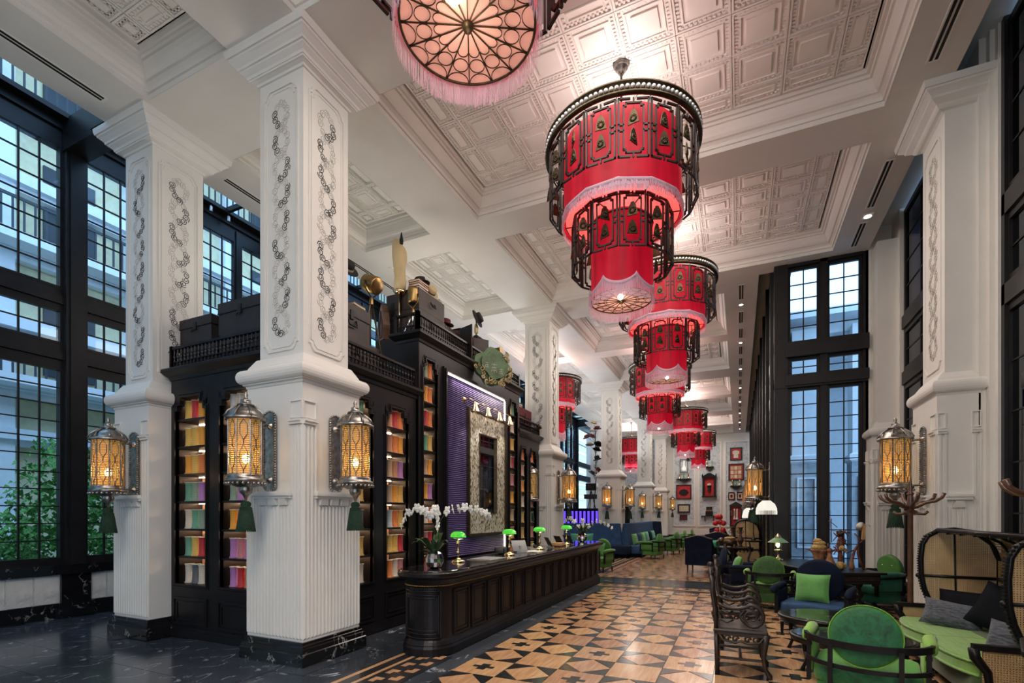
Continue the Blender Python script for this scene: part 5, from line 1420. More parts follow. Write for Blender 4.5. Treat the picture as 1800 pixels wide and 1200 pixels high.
# carved rosewood chairs
def carved_chair(label, loc, rz=0):
    """faces local +X"""
    t = E('carved_wooden_chair', label, 'chair', loc, rz, 'carved rosewood armchairs in a row')
    D = .50; W = .58; sz = .50
    s_ = MB().slab(-.02, D+.02, -W/2-.02, W/2+.02, sz-.035, sz, .02, .012).box(.02, D-.03, -W/2+.04, W/2-.04, sz-.004, sz+.006); s_.obj('seat', 'old_wood', t)
    for y in (-W/2+.02, W/2-.02):
        MB().tube([(.02, y, 0), (.01, y, .46)], .024, 6).obj('rear_leg', 'old_wood', t)
        MB().tube([(D+.03, y, .0), (D+.035, y, .03), (D-.01, y, .10), (D-.025, y, .22), (D-.01, y, .36), (D+.0, y, .47)], [.032, .03, .024, .024, .034, .042], 8).obj('front_leg', 'old_wood', t)
        a = MB(); pts = [(.02, y, .77)]
        for i in range(1, 9):
            u = i/8; pts.append((.02+.30*u, y*(1+.06*u), .77-.04*math.sin(u*PI*.9)))
        # scrolled arm front
        for i in range(26):
            t_ = i/25; ang = math.radians(100-t_*560); rr_ = .125*(1-t_*.78); pts.append((D-.135+rr_*math.cos(ang)*1.0, y*1.07, sz+.145+rr_*math.sin(ang)*1.08))
        a.tube(pts, [.021]*9+[.023-.0005*i for i in range(26)], 7); a.tube([(.30, y*1.05, .72), (.24, y*1.03, .66), (.28, y*1.05, .60), (.34, y*1.06, .55)], [.012, .018, .02, .014], 6)
        a.tube([(.05, y, .60), (.12, y, .57), (.18, y, .60), (.15, y, .64), (.10, y, .62)], .012, 5); a.obj('scroll_arm', 'old_wood', t)
    ap = MB()
    for y in (-W/2, W/2):
        ap.box(.02, D, y-.012, y+.012, sz-.06, sz-.03)
        for cx in (.12, .2, .32, .40):
            ap.tube([(cx+.035*(1-i/14*.8)*math.cos(i*.55), y, sz-.095+.035*(1-i/14*.8)*math.sin(i*.55)) for i in range(14)], .011, 5)
        ap.tube([(.04, y, sz-.06), (.08, y, sz-.12), (.2, y, sz-.14), (.26, y, sz-.115), (.32, y, sz-.14), (.44, y, sz-.12), (.48, y, sz-.06)], .015, 5)
    for x in (.01, D):
        ap.box(x-.012, x+.012, -W/2, W/2, sz-.11, sz-.03)
        for k in range(5): ap.tube([(x+.01, -.2+.1*k+.03*math.cos(i*.6)*(1-i/14), sz-.10+.03*math.sin(i*.6)*(1-i/14)) for i in range(12)], .009, 4)
    ap.obj('pierced_apron', 'old_wood', t)
    MB().box(.02, D, -W/2+.01, -W/2+.035, .17, .195).box(.02, D, W/2-.035, W/2-.01, .17, .195).box(.24, .27, -W/2+.02, W/2-.02, .165, .20).obj('stretcher', 'old_wood', t)
    b = MB()
    for y in (-W/2+.02, W/2-.02): b.tube([(.01, y, .47), (-.005, y, .7), (-.035, y*.98, .9), (-.03, y*.9, 1.0), (-.05, y*.72, 1.06)], [.022, .02, .02, .024, .02], 7)
    rnd = random.Random(3)
    for k in range(34):
        u = rnd.uniform(-.24, .24); z = rnd.uniform(.52, 1.12); 
        if z > 1.02 and abs(u) > .14: continue
        r = rnd.uniform(.025, .05); sg = rnd.choice((-1, 1))
        b.tube([(-.02-.03*(z-.5)+rnd.uniform(-.01, .01), u+r*(1-i/13*.8)*math.cos(sg*i*.6), z+r*(1-i/13*.8)*math.sin(sg*i*.6)) for i in range(12)], rnd.uniform(.008, .013), 5)
    b.tube([(-.05, -.2, 1.05), (-.055, -.1, 1.11), (-.06, 0, 1.15), (-.055, .1, 1.11), (-.05, .2, 1.05)], .022, 7)
    b.sphere((-.06, 0, 1.17), .035, 8, 6)
    b.obj('carved_back', 'old_wood', t)
    return t
carved_chair('carved dark rosewood chair nearest the camera, scrolled arm in full view', (-.24, 6.16, 0), .02)
carved_chair('second carved rosewood chair, directly behind the nearest one', (-.23, 7.32, 0), 0)

# nesting tables with dark marble tops
def oval_table(label, loc, rx, ry, z, rz=0):
    t = E('marble_table', label, 'table', loc, rz)
    def oval(prof):
        mb = MB().lathe(prof, 40); mb.v = [(x*rx, y*ry, zz) for x, y, zz in mb.v]; return mb
    oval([(.90, z-.09), (.94, z-.085), (.95, z-.055), (.985, z-.045), (1, z-.03), (.99, z-.015), (.96, z-.01)]).obj('rim', 'black_wood', t)
    oval([(.93, z-.015), (.93, z-.004), (.92, z)]).obj('marble_top', 'marble_green', t)
    for k in range(4):
        a = PI/4+k*PI/2+.2; x, y = rx*.84*math.cos(a), ry*.84*math.sin(a)
        MB().tube([(x*1.05, y*1.05, 0), (x*1.03, y*1.03, .03), (x*.95, y*.95, .12), (x, y, .25), (x*1.0, y*1.0, z-.08)], [.026, .02, .018, .024, .034], 8).obj('leg', 'black_wood', t)
    return t
oval_table('oval marble-topped table in front of the navy armchair', (1.02, 7.20, 0), .57, .46, .50)
oval_table('lower marble-topped table half hidden by the nearest green chair', (1.08, 6.22, 0), .58, .44, .47)
# long library table
lt = E('library_table', 'long black carved table by the dark window with lamp and figures', 'table', (1.27, 11.02, 0), math.radians(22))
MB().slab(-.52, .52, -1.32, 1.32, .745, .785, .03, .01).obj('table_top', 'black_wood', lt)
ap = MB().box(-.46, .46, -1.22, 1.22, .60, .745); ap.box(-.48, .48, -1.24, 1.24, .585, .60); ap.obj('frieze', 'black_wood', lt)
bd = MB()
for k in range(34):
    for z in (.655, .69): bd.sphere((-.43+.86*k/33, -1.222, z), .011, 5, 4)
tag(bd.obj('bobbin_rows', 'coat_wood', lt), kind='stuff')
for x, y in ((-.40, -1.16), (.40, -1.16)): MB().sphere((x, y, .565), .04, 10, 8).obj('drop_finial', 'black_wood', lt)
for (x, y) in ((-.25, -.95), (.25, -.95), (-.25, .95), (.25, .95)):
    MB().lathe([(.09, 0), (.10, .03), (.06, .06), (.05, .1), (.10, .16), (.115, .21), (.08, .26), (.045, .29), (.085, .34), (.095, .38), (.06, .43), (.05, .48), (.09, .55), (.10, .60)], 16, T((x, y, 0))).obj('turned_leg', 'black_wood', lt)
MB().box(-.3, .3, -.98, -.92, .03, .09).box(-.3, .3, .92, .98, .03, .09).box(-.04, .04, -.95, .95, .04, .09).obj('stretcher', 'black_wood', lt)
# oil lamp
t = E('oil_lamp', 'brass oil lamp with green glass shade on the long table', 'table lamp', (.76, 11.9, .785))
MB().lathe([(.10, 0), (.10, .015), (.05, .04), (.02, .07), (.018, .16), (.05, .19), (.085, .20), (.085, .215), (.05, .225)], 18).obj('base', 'polished_brass', t)
MB().lathe([(.055, .22), (.06, .30), (.055, .38), (.05, .40)], 14, cap=False).obj('chimney', 'lamp_glass', t)
MB().lathe([(.20, .375), (.13, .43), (.07, .47), (.05, .48)], 20, cap=False).obj('shade', 'banker_glass', t)
sh = t.children[-1]; sh.data.materials[0] = M['lamp_glass']
g = simple('shade_glass_green', (.16, .28, .12), .3); sh.data.materials[0] = g
MB().lathe([(.055, .48), (.06, .495), (.03, .53), (.01, .56)], 14).obj('cap', 'polished_brass', t)
gd = MB()
for k in range(6): a = k*PI/3; gd.bar((.065*math.cos(a), .065*math.sin(a), .21), (.065*math.cos(a), .065*math.sin(a), .48), .004, 4)
gd.obj('guard_rods', 'polished_brass', t); MB().sphere((0, 0, .31), .025, 8, 6, sz=1.8).obj('flame_bulb', 'bulb', t)
point('oil_lamp_light', (.76, 11.9, 1.1), 3, (1, .8, .5), .05)
# root and gourd figures
def figure(label, x, y, kind, rz=0, s=1.):
    t = E('root_figure', label, 'figurine', (x, y, .785), rz, None); t.scale = (s, s, s)
    rnd = random.Random(kind)
    if kind == 1:
        MB().lathe([(.075, 0), (.09, .03), (.08, .12), (.085, .22), (.12, .30), (.15, .34), (.13, .345)], 18).obj('gourd_jar', 'gourd', t)
        MB().sphere((0, 0, .38), .125, 14, 8, sz=.5).sphere((.01, 0, .45), .10, 12, 8, sz=.55).sphere((-.02, 0, .50), .07, 12, 8, sz=.6).obj('straw_turban', 'straw', t)
        MB().tube([(-.14, 0, .33), (-.22, 0, .345)], .012, 6).tube([(.14, 0, .34), (.2, .02, .33)], .012, 6).obj('twig_arm', 'root', t)
    elif kind == 2:
        MB().lathe([(.05, 0), (.095, .02), (.10, .08), (.06, .18), (.035, .26), (.04, .3)], 16).obj('gourd_body', 'gourd', t)
        MB().sphere((0, 0, .33), .05, 10, 8).obj('head', 'root', t)
        MB().tube([(-.02, 0, .36), (-.03, 0, .46)], .012, 6).tube([(.03, 0, .32), (.10, 0, .36), (.13, 0, .33)], .012, 6).tube([(0, 0, .1), (-.09, 0, .3), (-.1, 0, .38)], .010, 6).obj('twig_limbs', 'root', t)
    elif kind == 3:
        MB().lathe([(.05, 0), (.06, .02), (.035, .10), (.045, .22), (.03, .34), (.06, .42), (.055, .5), (.03, .60)], 12).obj('root_body', 'root', t)
        MB().sphere((-.03, -.05, .08), .075, 12, 8).sphere((.05, -.02, .07), .06, 10, 8).sphere((.0, -.05, .40), .05, 10, 8).sphere((.06, -.03, .36), .04, 8, 6).obj('straw_bundle', 'straw', t)
        MB().sphere((.0, 0, .67), .06, 12, 8).obj('nut_head', 'trunk_wood', t)
        mb = MB()
        for k in range(34):
            a = rnd.random()*6.28; z = rnd.uniform(.30, .66); r1 = rnd.uniform(.07, .17)
            mb.tube([(0, 0, z), (r1*.6*math.cos(a), r1*.4*math.sin(a), z+.04), (r1*math.cos(a+.4), r1*.5*math.sin(a+.4), z+rnd.uniform(-.06, .10))], [.017, .013, .008], 6)
        mb.tube([(-.15, 0, .5), (-.16, 0, .85), (-.155, 0, .94)], .008, 5).tube([(-.2, 0, .90), (-.14, 0, .86), (-.05, 0, .78)], .007, 5).tube([(-.15, 0, .72), (-.02, 0, .71)], .007, 5)
        mb.obj('branches', 'root', t)
    elif kind == 4:
        mb = MB()
        mb.tube([(.10, 0, 0), (.04, 0, .12), (.0, 0, .28), (.01, 0, .40)], [.02, .022, .018, .014], 7).tube([(-.09, 0, 0), (-.085, 0, .18), (-.04, 0, .34), (.01, 0, .42)], [.018, .022, .02, .014], 7)
        mb.tube([(.0, 0, .38), (.03, 0, .52), (-.05, 0, .60)], .012, 6).tube([(.0, 0, .34), (-.12, 0, .30), (-.18, 0, .27)], .010, 6).tube([(.01, 0, .42), (.09, 0, .50)], .010, 6)
        mb.obj('twig_body', 'root', t)
        MB().lathe([(.03, 0), (.045, .02), (.03, .12), (.018, .2)], 10, T((-.09, 0, 0))).obj('gourd_foot', 'gourd', t)
        MB().prism([(-.025, 0), (.02, 0), (.035, .24), (-.01, .25)], -.012, .012, T((.085, 0, .5)) @ RX(PI/2)).obj('wooden_slat', 'light_wood', t)
        MB().lathe([(.0001, .0), (.075, .0), (.0001, .02)], 14, T((.04, 0, .72)) @ RX(PI/2+.3), cap=False).tube([(.08, 0, .75), (.16, 0, .76), (.2, 0, .72)], .006, 5).obj('leaf_hat', 'linen', t)
    return t
figure('gourd figure with a straw turban, leftmost on the long table', 1.30, 10.30, 1, .3)
figure('slim gourd figure with twig arms, second from left on the table', 1.45, 10.20, 2, .3)
figure('tall tangled root figure in the middle of the table group', 1.62, 10.28, 3, .3, .95)
figure('striding twig figure holding a wooden slat, right of the group', 1.90, 10.42, 4, .3, 1.05)

# far round table with carved elephant pot, iron stand, far cane sofa etc.
t = E('round_table', 'round dark table with a carved pot beyond the carved chairs', 'table', (-.15, 16.7, 0))
MB().lathe([(.50, .70), (.54, .71), (.57, .735), (.575, .75)], 32).obj('table_top', 'black_wood', t); MB().lathe([(.30, 0), (.28, .05), (.1, .1), (.08, .3), (.14, .45), (.08, .55), (.2, .7)], 16).obj('pedestal', 'black_wood', t)
b = MB()
for k in range(26): b.bar((.53*math.cos(k*.2417), .53*math.sin(k*.2417), .62), (.53*math.cos(k*.2417), .53*math.sin(k*.2417), .72), .015, 5)
tag(b.obj('turned_fringe', 'black_wood', t), kind='stuff')
t = E('carved_elephant_bowl', 'carved wooden elephant bowl on the round table', 'carving', (-.25, 16.6, .75), 0)
MB().sphere((0, 0, .16), .15, 14, 10, sx=1.4, sz=.85).sphere((-.24, 0, .20), .09, 10, 8).obj('body', 'coat_wood', t)
for k, (x, y) in enumerate(((-.13, -.07), (.13, -.07), (-.13, .07), (.13, .07))): MB().lathe([(.05, 0), (.04, .1)], 8, T((x, y, 0))).obj('leg', 'coat_wood', t)
MB().tube([(-.3, 0, .2), (-.37, 0, .14), (-.36, 0, .04)], [.04, .03, .02], 7).obj('trunk', 'coat_wood', t); MB().sphere((0, 0, .27), .13, 12, 6, sx=1.3, sz=.4).obj('shell_heap', 'straw', t)
for k, x in enumerate((-.18, .05)):
    t = E('bronze_vase', 'dark twin-handled vase behind the elephant bowl, %s one' % ('left', 'right')[k], 'vase', (x, 17.05, .75)); MB().lathe([(.05, 0), (.06, .02), (.03, .06), (.09, .16), (.10, .22), (.05, .3), (.03, .36), (.05, .55), (.09, .60)], 14).obj('body', 'coat_wood', t)
    MB().tube([(.03, 0, .4), (.1, 0, .46), (.04, 0, .54)], .01, 5).tube([(-.03, 0, .4), (-.1, 0, .46), (-.04, 0, .54)], .01, 5).obj('handle', 'coat_wood', t)
t = E('iron_plant_stand', 'black scrolled stand in front of the far cane settee', 'stand', (.34, 13.9, 0))
MB().lathe([(.20, 1.06), (.22, 1.08), (.21, 1.1)], 20).lathe([(.15, .56), (.16, .58)], 16).obj('tier', 'black_wood', t)
for k in range(3):
    a = k*2*PI/3; R_ = RZ(a); MB().tube([(.22, 0, .0), (.20, 0, .15), (.12, 0, .3), (.18, 0, .5), (.24, 0, .62), (.16, 0, .74), (.12, 0, .86), (.2, 0, 1.06)], .018, 6, Mx=R_).tube([(.2+.05*math.cos(i*.6)*(1-i/14), 0, .88+.05*math.sin(i*.6)*(1-i/14)) for i in range(13)], .012, 5, Mx=R_).obj('scroll_leg', 'black_wood', t)
MB().lathe([(.05, 1.1), (.07, 1.13), (.02, 1.16), (.012, 1.3), (.012, 1.62), (.03, 1.66), (.01, 1.7)], 10).obj('candle_spike', 'bronze', t)

# ---- cane canopy sofa
def cane_sofa(label, loc, rz, L, back_to=1.0, s=1., detail=True):
    """open front faces local -X; length along Y centred; hood curls over"""
    t = E('cane_settee', label, 'sofa', loc, rz); h = L/2
    prof = [(.22, .50), (.17, .60), (.05, .78), (-.03, .92), (-.055, 1.08), (-.05, 1.28), (-.02, 1.42), (.06, 1.51), (.18, 1.555)]
    # hood profile of the side cheeks
    cheek = [(1.02, .45), (.62, .45), (.45, .55), (.36, .68), (.31, .82), (.28, .98), (.275, 1.2), (.29, 1.38), (.34, 1.48), (.44, 1.545), (.60, 1.565), (.80, 1.53), (.95, 1.40), (1.02, 1.2)]
    fx = Matrix(((1, 0, 0, 0), (0, 0, 1, 0), (0, 1, 0, 0), (0, 0, 0, 1)))
    MB().box(1.0, 1.03, -h, h, .40, 1.20).obj('cane_back', 'cane', t)
    # curved roof
    rp = [(1.03, 1.18), (1.0, 1.33), (.92, 1.45), (.78, 1.53), (.60, 1.565), (.44, 1.55)]
    vv = []; ff = []
    for x, z in rp: vv += [(x, -h, z), (x, h, z)]
    for i in range(len(rp)-1): ff.append((2*i, 2*i+1, 2*i+3, 2*i+2))
    MB().add(vv, ff, None, True).obj('cane_hood', 'cane_top', t)
    for s_ in (-1, 1):
        inner = [(x+(0 if x > 1 else .0), z) for x, z in cheek]
        MB().prism([(x, z) for x, z in cheek], s_*h-.004, s_*h+.004, fx).obj('cane_cheek', 'cane_side', t)
        rim = MB().tube([(x, s_*h, z) for x, z in cheek[1:]]+[(1.02, s_*h, .45)], .030, 6); rim.obj('cheek_frame', 'black_wood', t)
        if detail:
            tt = MB(); P_ = [Vector((x, s_*h, z)) for x, z in cheek[1:10]]
            for i in range(len(P_)-1):
                n_ = max(1, int((P_[i+1]-P_[i]).length/.03))
                for k in range(n_): c = P_[i].lerp(P_[i+1], k/n_); tt.box(c.x-.035, c.x-.012, c.y-.034, c.y+.034, c.z-.009, c.z+.009)
            tag(tt.obj('notched_edge', 'black_wood', t), kind='stuff')
    rb = MB()
    rb.tube([(.44, -h, 1.555), (.44, h, 1.555)], .030, 6); rb.tube([(1.0, -h, .98), (1.0, h, .98)], .022, 5)
    for k in range(1, 6):
        y = -h+L*k/6; rb.tube([(.99, y, .4), (.985, y, 1.2)]+[(x-.025, y, z-.02) for x, z in rp[1:]], .017, 5)
    for s_ in (-1, 1): rb.tube([(.29, s_*h, .99), (.6, s_*h, .985), (1.0, s_*h, .98)], .022, 5).sphere((.25, s_*h, .99), .032, 8, 6)
    for s_ in (-1, 1): rb.tube([(.62, s_*h, .46), (.6, s_*h, 1.56)], .012, 5)
    rb.obj('ribs', 'black_wood', t)
    # seat body with arms
    MB().slab(.06, 1.0, -h+.02, h-.02, .12, .36, .08, .02).obj('seat_rail', 'silk_seat_dark', t)
    for k in range(2):
        y0, y1 = (-h+.03, -.005) if k == 0 else (.005, h-.03)
        ymid = (y0+y1)/2
        c = MB(); vv = []; n_ = 16; ff = []
        out = []
        for i in range(n_+1):
            u = i/n_; y = y0+(y1-y0)*u; out.append((.0+.10-.13*math.sin(PI*u)**.7, y))
        poly = out+[(.98, y1), (.98, y0)]
        c.prism(poly, .34, .455, sm=False); c.tube([(x, y, .455) for x, y in out], .014, 6).tube([(x, y, .345) for x, y in out], .014, 6)
        c.prism([(x+.015 if x < .5 else x, y) for x, y in poly], .455, .468); c.obj('seat_cushion', 'silk_green', t)
    MB().box(.52, .98, -h+.25, h-.15, .468, .474).obj('seat_throw', 'silk_seat_dark', t)
    for s_ in (-1, 1):
        y = s_*(h+.03)
        MB().box(.10, 1.0, y-.012, y+.012, .14, .58).obj('arm_cane', 'cane_side', t)
        MB().box(.03, 1.02, y-.03, y+.03, .585, .635).box(.10, 1.02, y-.025, y+.025, .09, .15).tube([(.04, y, .60), (.05, y, .52), (.13, y, .40), (.14, y, .3), (.07, y, .15), (.05, y, 0)], [.04, .04, .035, .034, .036, .04], 8).obj('arm_frame', 'black_wood', t)
    for x, y in ((.10, -h+.05), (.10, h-.05), (.95, -h+.05), (.95, h-.05)): MB().lathe([(.03, 0), (.04, .13)], 8, T((x, y, 0))).obj('leg', 'black_wood', t)
    return t
cane_sofa('hooded woven-cane settee with bright green seat cushions, at right', (1.80, 6.66, 0), 0, 2.2)
cane_sofa('distant hooded cane settee by the dark window wall', (-.40, 18.6, 0), 0, 1.5, detail=False)
G = 'dark scatter cushions on the cane settee'
cushion('wide plain black cushion at far end of the cane settee', (2.47, 7.52, .68), (PI/2-.35, 0, -.62), (.62, .34), 'silk_black', G, .14)
cushion('grey ikat bolster cushion at the front of the far cushion group', (2.22, 7.22, .60), (PI/2-.45, .12, -.5), (.56, .32), 'ikat', G, .17)
cushion('large square navy-black cushion in the middle of the settee', (2.55, 6.95, .72), (PI/2-.35, .35, -.75), (.50, .50), 'silk_black', G, .18)
cushion('dark woven cushion standing on its corner, near end', (2.60, 6.20, .62), (PI/2-.35, .7, -.9), (.40, .40), 'ikat', G, .14)
cushion('round-looking grey ikat cushion next to the near arm', (2.20, 5.86, .60), (PI/2-.25, .1, -.85), (.36, .36), 'ikat', G, .16)
cushion('big plain black cushion against the near arm of the settee', (2.50, 5.78, .66), (PI/2-.2, 0, -.35), (.52, .38), 'silk_black', G, .16)
# coat stands
def coat_stand(label, loc, rz):
    t = E('coat_stand', label, 'coat stand', loc, rz)
    MB().lathe([(.035, .12), (.04, .2), (.032, .6), (.030, 1.75), (.04, 1.8), (.045, 1.86), (.035, 1.95), (.03, 2.0)], 14).obj('pole', 'coat_wood', t)
    MB().lathe([(.03, 2.0), (.045, 2.02), (.02, 2.05), (.03, 2.08), (.015, 2.11), (.02, 2.14), (.004, 2.22)], 12).obj('finial', 'coat_wood', t)
    for k in range(6):
        Mx = RZ(k*PI/3); MB().tube([(.02, 0, 1.84), (.07, 0, 1.85), (.16, 0, 1.90), (.26, 0, 1.92), (.32, 0, 1.96), (.345, 0, 2.02)], [.026, .024, .020, .020, .020, .022], 8, Mx=Mx).obj('upper_hook', 'coat_wood', t)
    for k in range(4):
        Mx = RZ(k*PI/2+.5); MB().tube([(.02, 0, 1.80), (.08, 0, 1.76), (.15, 0, 1.755), (.185, 0, 1.79)], [.024, .02, .018, .018], 8, Mx=Mx).obj('lower_hook', 'coat_wood', t)
    for k in range(4):
        Mx = RZ(k*PI/2+.4); MB().tube([(.03, 0, .28), (.06, 0, .2), (.10, 0, .06), (.14, 0, .02)], [.024, .024, .022, .02], 8, Mx=Mx).obj('foot', 'coat_wood', t)
    return t
coat_stand('bentwood coat stand between the settee and the white pilaster', (2.03, 8.00, 0), .5)
coat_stand('second bentwood coat stand, mostly cut off by right edge', (2.20, 5.12, 0), .25)
t = E('dark_cabinet', 'corner of a black wooden cabinet at the bottom right', 'cabinet', (1.93, 4.15, 0), -.35)
MB().slab(-.3, .35, -.25, .25, .88, .92, .02, .01).slab(-.28, .33, -.23, .23, .84, .88, .02, .01).obj('top', 'black_wood', t)
MB().box(-.26, .31, -.21, .21, .0, .84).obj('body', 'black_wood', t)
c = MB()
for k in range(9): c.box(-.25+.06*k, -.225+.06*k, -.225, -.21, .1, .8)
tag(c.obj('fluting', 'black_wood', t), kind='stuff')
MB().slab(-.32, .37, -.27, .27, .0, .08, .02, .01).obj('plinth', 'black_wood', t)

# ---- blue banquette
t = E('banquette', 'deep blue curved banquette wrapped round the third column', 'sofa', (0, 0, 0))
def wedge(x0, x1, y0, y1, z0, z1, o1, name, mat): MB().loft(x0, x1, y0, y1, [(0, z0), (0, z0+.02), (-o1, z1-.03), (-o1-.03, z1)]).obj(name, mat, t)
wedge(-8.6, -4.40, 20.42, 20.82, .42, 1.38, .10, 'back_section', 'navy_light')
wedge(-4.50, -4.12, 20.6, 29.1, .42, 1.38, .10, 'back_section', 'navy_light')
MB().slab(-8.7, -3.98, 19.75, 20.55, .14, .50, .16, .04).obj('seat_section', 'navy', t)
MB().slab(-4.3, -3.55, 20.4, 29.0, .14, .47, .16, .04).obj('seat_section', 'navy_light', t)
wedge(-4.5, -3.75, 27.3, 27.7, .42, 1.38, .06, 'end_section', 'navy')
MB().box(-8.5, -4.1, 19.95, 20.5, 0, .14).box(-4.2, -3.7, 20.5, 28.9, 0, .14).obj('plinth', 'navy', t)
for k, (m_, nm) in enumerate((('cushion_green', 'bright green'), ('navy_light', 'blue-grey'), ('cushion_green', 'leaf green'), ('cushion_teal', 'teal'), ('navy', 'dark navy'), ('cushion_teal', 'sea green'))):
    cushion('%s cushion on the banquette, %s from the near end' % (nm, ORD[k]), (-3.98, 21.1+k*.95, .70), (PI/2-.2, 0, PI/2-.2), (.5, .5), m_, 'cushions along the banquette', .16)

# ================================================================== THINGS ON TOP OF THE BOOKCASES
ZL1 = 3.85; ZL2 = 4.83
def trunk(label, x0, x1, y0, y1, z0, z1, mat='trunk_wood', face='S', cat='trunk'):
    t = E('wooden_trunk', label, cat, ((x0+x1)/2, (y0+y1)/2, z0)); X = (x1-x0)/2; Y = (y1-y0)/2; Z = z1-z0
    MB().box(-X, X, -Y, Y, 0, Z*.66).obj('body', mat, t); MB().box(-X-.008, X+.008, -Y-.008, Y+.008, Z*.68, Z).obj('lid', mat, t)
    MB().box(-X-.012, X+.012, -Y-.012, Y+.012, Z*.655, Z*.69).obj('iron_band', 'iron', t)
    la = MB()
    if face == 'S': la.box(-.035, .035, -Y-.02, -Y, Z*.55, Z*.82).tube([(-.03, -Y-.02, Z*.55), (-.03, -Y-.05, Z*.45), (.03, -Y-.05, Z*.45), (.03, -Y-.02, Z*.55)], .008, 5); la.tube([(X+.01, -.09, Z*.5), (X+.04, -.07, Z*.38), (X+.04, .07, Z*.38), (X+.01, .09, Z*.5)], .01, 5)
    else: la.box(X, X+.02, -.035, .035, Z*.55, Z*.82).tube([(X+.01, -.09, Z*.55), (X+.035, -.08, Z*.35), (X+.035, .08, Z*.35), (X+.01, .09, Z*.55)], .012, 6)
    la.obj('hasp_and_handle', 'iron', t); return t
trunk('flat dark trunk at the bottom of the left stack over the bookcase', -7.50, -6.72, 4.60, 5.05, ZL1, ZL1+.36)
trunk('dark wooden trunk on top of the left stack over the bookcase', -7.52, -6.82, 4.60, 5.02, ZL1+.36, ZL1+.76)
trunk('lower dark trunk left of the nearest column, over the bookcase', -6.62, -5.72, 4.60, 5.05, ZL1, ZL1+.42)
trunk('upper dark trunk left of the nearest column, over the bookcase', -6.66, -5.76, 4.60, 5.02, ZL1+.42, ZL1+.86)
trunk('lower brown trunk right of the nearest column, on low bookcase', -5.75, -5.12, 5.25, 6.15, ZL1, ZL1+.48, 'chest_wood', 'E')
trunk('brown trunk with ring handle right of the nearest column', -5.75, -5.15, 5.2, 5.98, ZL1+.48, ZL1+.98, 'chest_wood', 'E')
def books(label, x, y, z, cols, w_=.2, l_=.28, rz=0):
    for k, (c_, nm) in enumerate(cols):
        b = E('book', '%s %s' % (nm, label), 'book', (x, y, z), rz+.06*(k % 2)); hgt = .035+.008*(k % 3)
        MB().box(-w_/2, w_/2, -l_/2, l_/2, 0, .005).box(-w_/2, w_/2, -l_/2, l_/2, hgt-.005, hgt).box(-w_/2, -w_/2+.006, -l_/2, l_/2, 0, hgt).obj('cover', c_, b); MB().box(-w_/2+.006, w_/2-.01, -l_/2+.01, l_/2-.01, .005, hgt-.005).obj('pages', 'paper', b); z += hgt
    return z
books('book lying on the brown ring-handled trunk', -5.3, 5.45, ZL1+.98, [('book_red', 'lower red-brown'), ('book_red', 'upper rust-red')])
books('tan book lying on the brown ring-handled trunk', -5.28, 5.80, ZL1+.98, [('book_tan', 'flat'), ('leather', 'smaller second')])
def hat(label, loc, rot, mat, band='ink', r=.17, s=1., group=None, top=False):
    t = E('hat', label, 'hat', loc, 0, group); t.rotation_euler = rot; t.scale = (s, s, s)
    ch = .17 if top else .11
    MB().lathe([(r, .012), (r*1.02, .006), (r, .0), (r*.58, .004)], 24, cap=False).lathe([(r, .012), (r*.6, .014)], 24, cap=False).obj('brim', mat, t)
    MB().lathe([(r*.60, .01), (r*.58, ch*.6), (r*.55, ch*.95), (r*.45, ch), (.0001, ch*.92 if not top else ch)], 20, cap=False).obj('crown', mat, t)
    MB().lathe([(r*.615, .014), (r*.61, .045)], 20, cap=False).obj('band', band, t); return t
# tripod search light
t = E('tripod_spotlight', 'brass drum spotlight on a tall tripod over the low bookcase', 'spotlight', (-5.22, 6.1, ZL1))
MB().lathe([(.001, -.14), (.12, -.14), (.135, -.12), (.135, .10), (.125, .115)], 22, T((0, 0, 1.50)) @ RY(-1.15) @ RX(.0), cap=False).obj('drum', 'brass', t)
t.children[-1].matrix_local = Matrix.Identity(4)
MB().lathe([(.0001, .09), (.125, .09)], 20, T((0, 0, 1.50)) @ RY(-1.15), cap=False).obj('lens', 'lamp_glass', t)
dr = [c for c in t.children if c.name.startswith('drum')][0]; dr.rotation_euler = (0, 0, 0)
MB().tube([(0, -.15, 1.50), (0, -.15, 1.40), (0, 0, 1.28), (0, .15, 1.40), (0, .15, 1.50)], .013, 6).obj('yoke', 'bronze', t)
MB().lathe([(.03, 1.18), (.03, 1.26), (.015, 1.3)], 10).obj('head', 'brass', t)
for a in (.4, 2.5, 4.6): MB().tube([(0, 0, 1.24), (.10*math.cos(a), .10*math.sin(a), .7), (.22*math.cos(a), .22*math.sin(a), .02)], [.013, .016, .010], 6).obj('leg', 'chrome' if a > 4 else 'bronze', t)
# hats half behind the near column
t = E('hat_post', 'slim post carrying hats beside the nearest column', 'hat stand', (-5.45, 5.62, ZL1+.98)); MB().tube([(0, 0, 0), (0, 0, .62)], .012, 6).lathe([(.09, 0), (.09, .015)], 12).obj('pole', 'bronze', t)
hat('black hat at the top beside the nearest column', (-5.30, 5.62, ZL1+1.56), (.2, .9, 0), 'felt_black', 'ink_faded', .2)
hat('straw hat with black ribbon beside the nearest column', (-5.42, 5.58, ZL1+1.28), (0, 1.2, .3), 'cream', 'ink', .2)
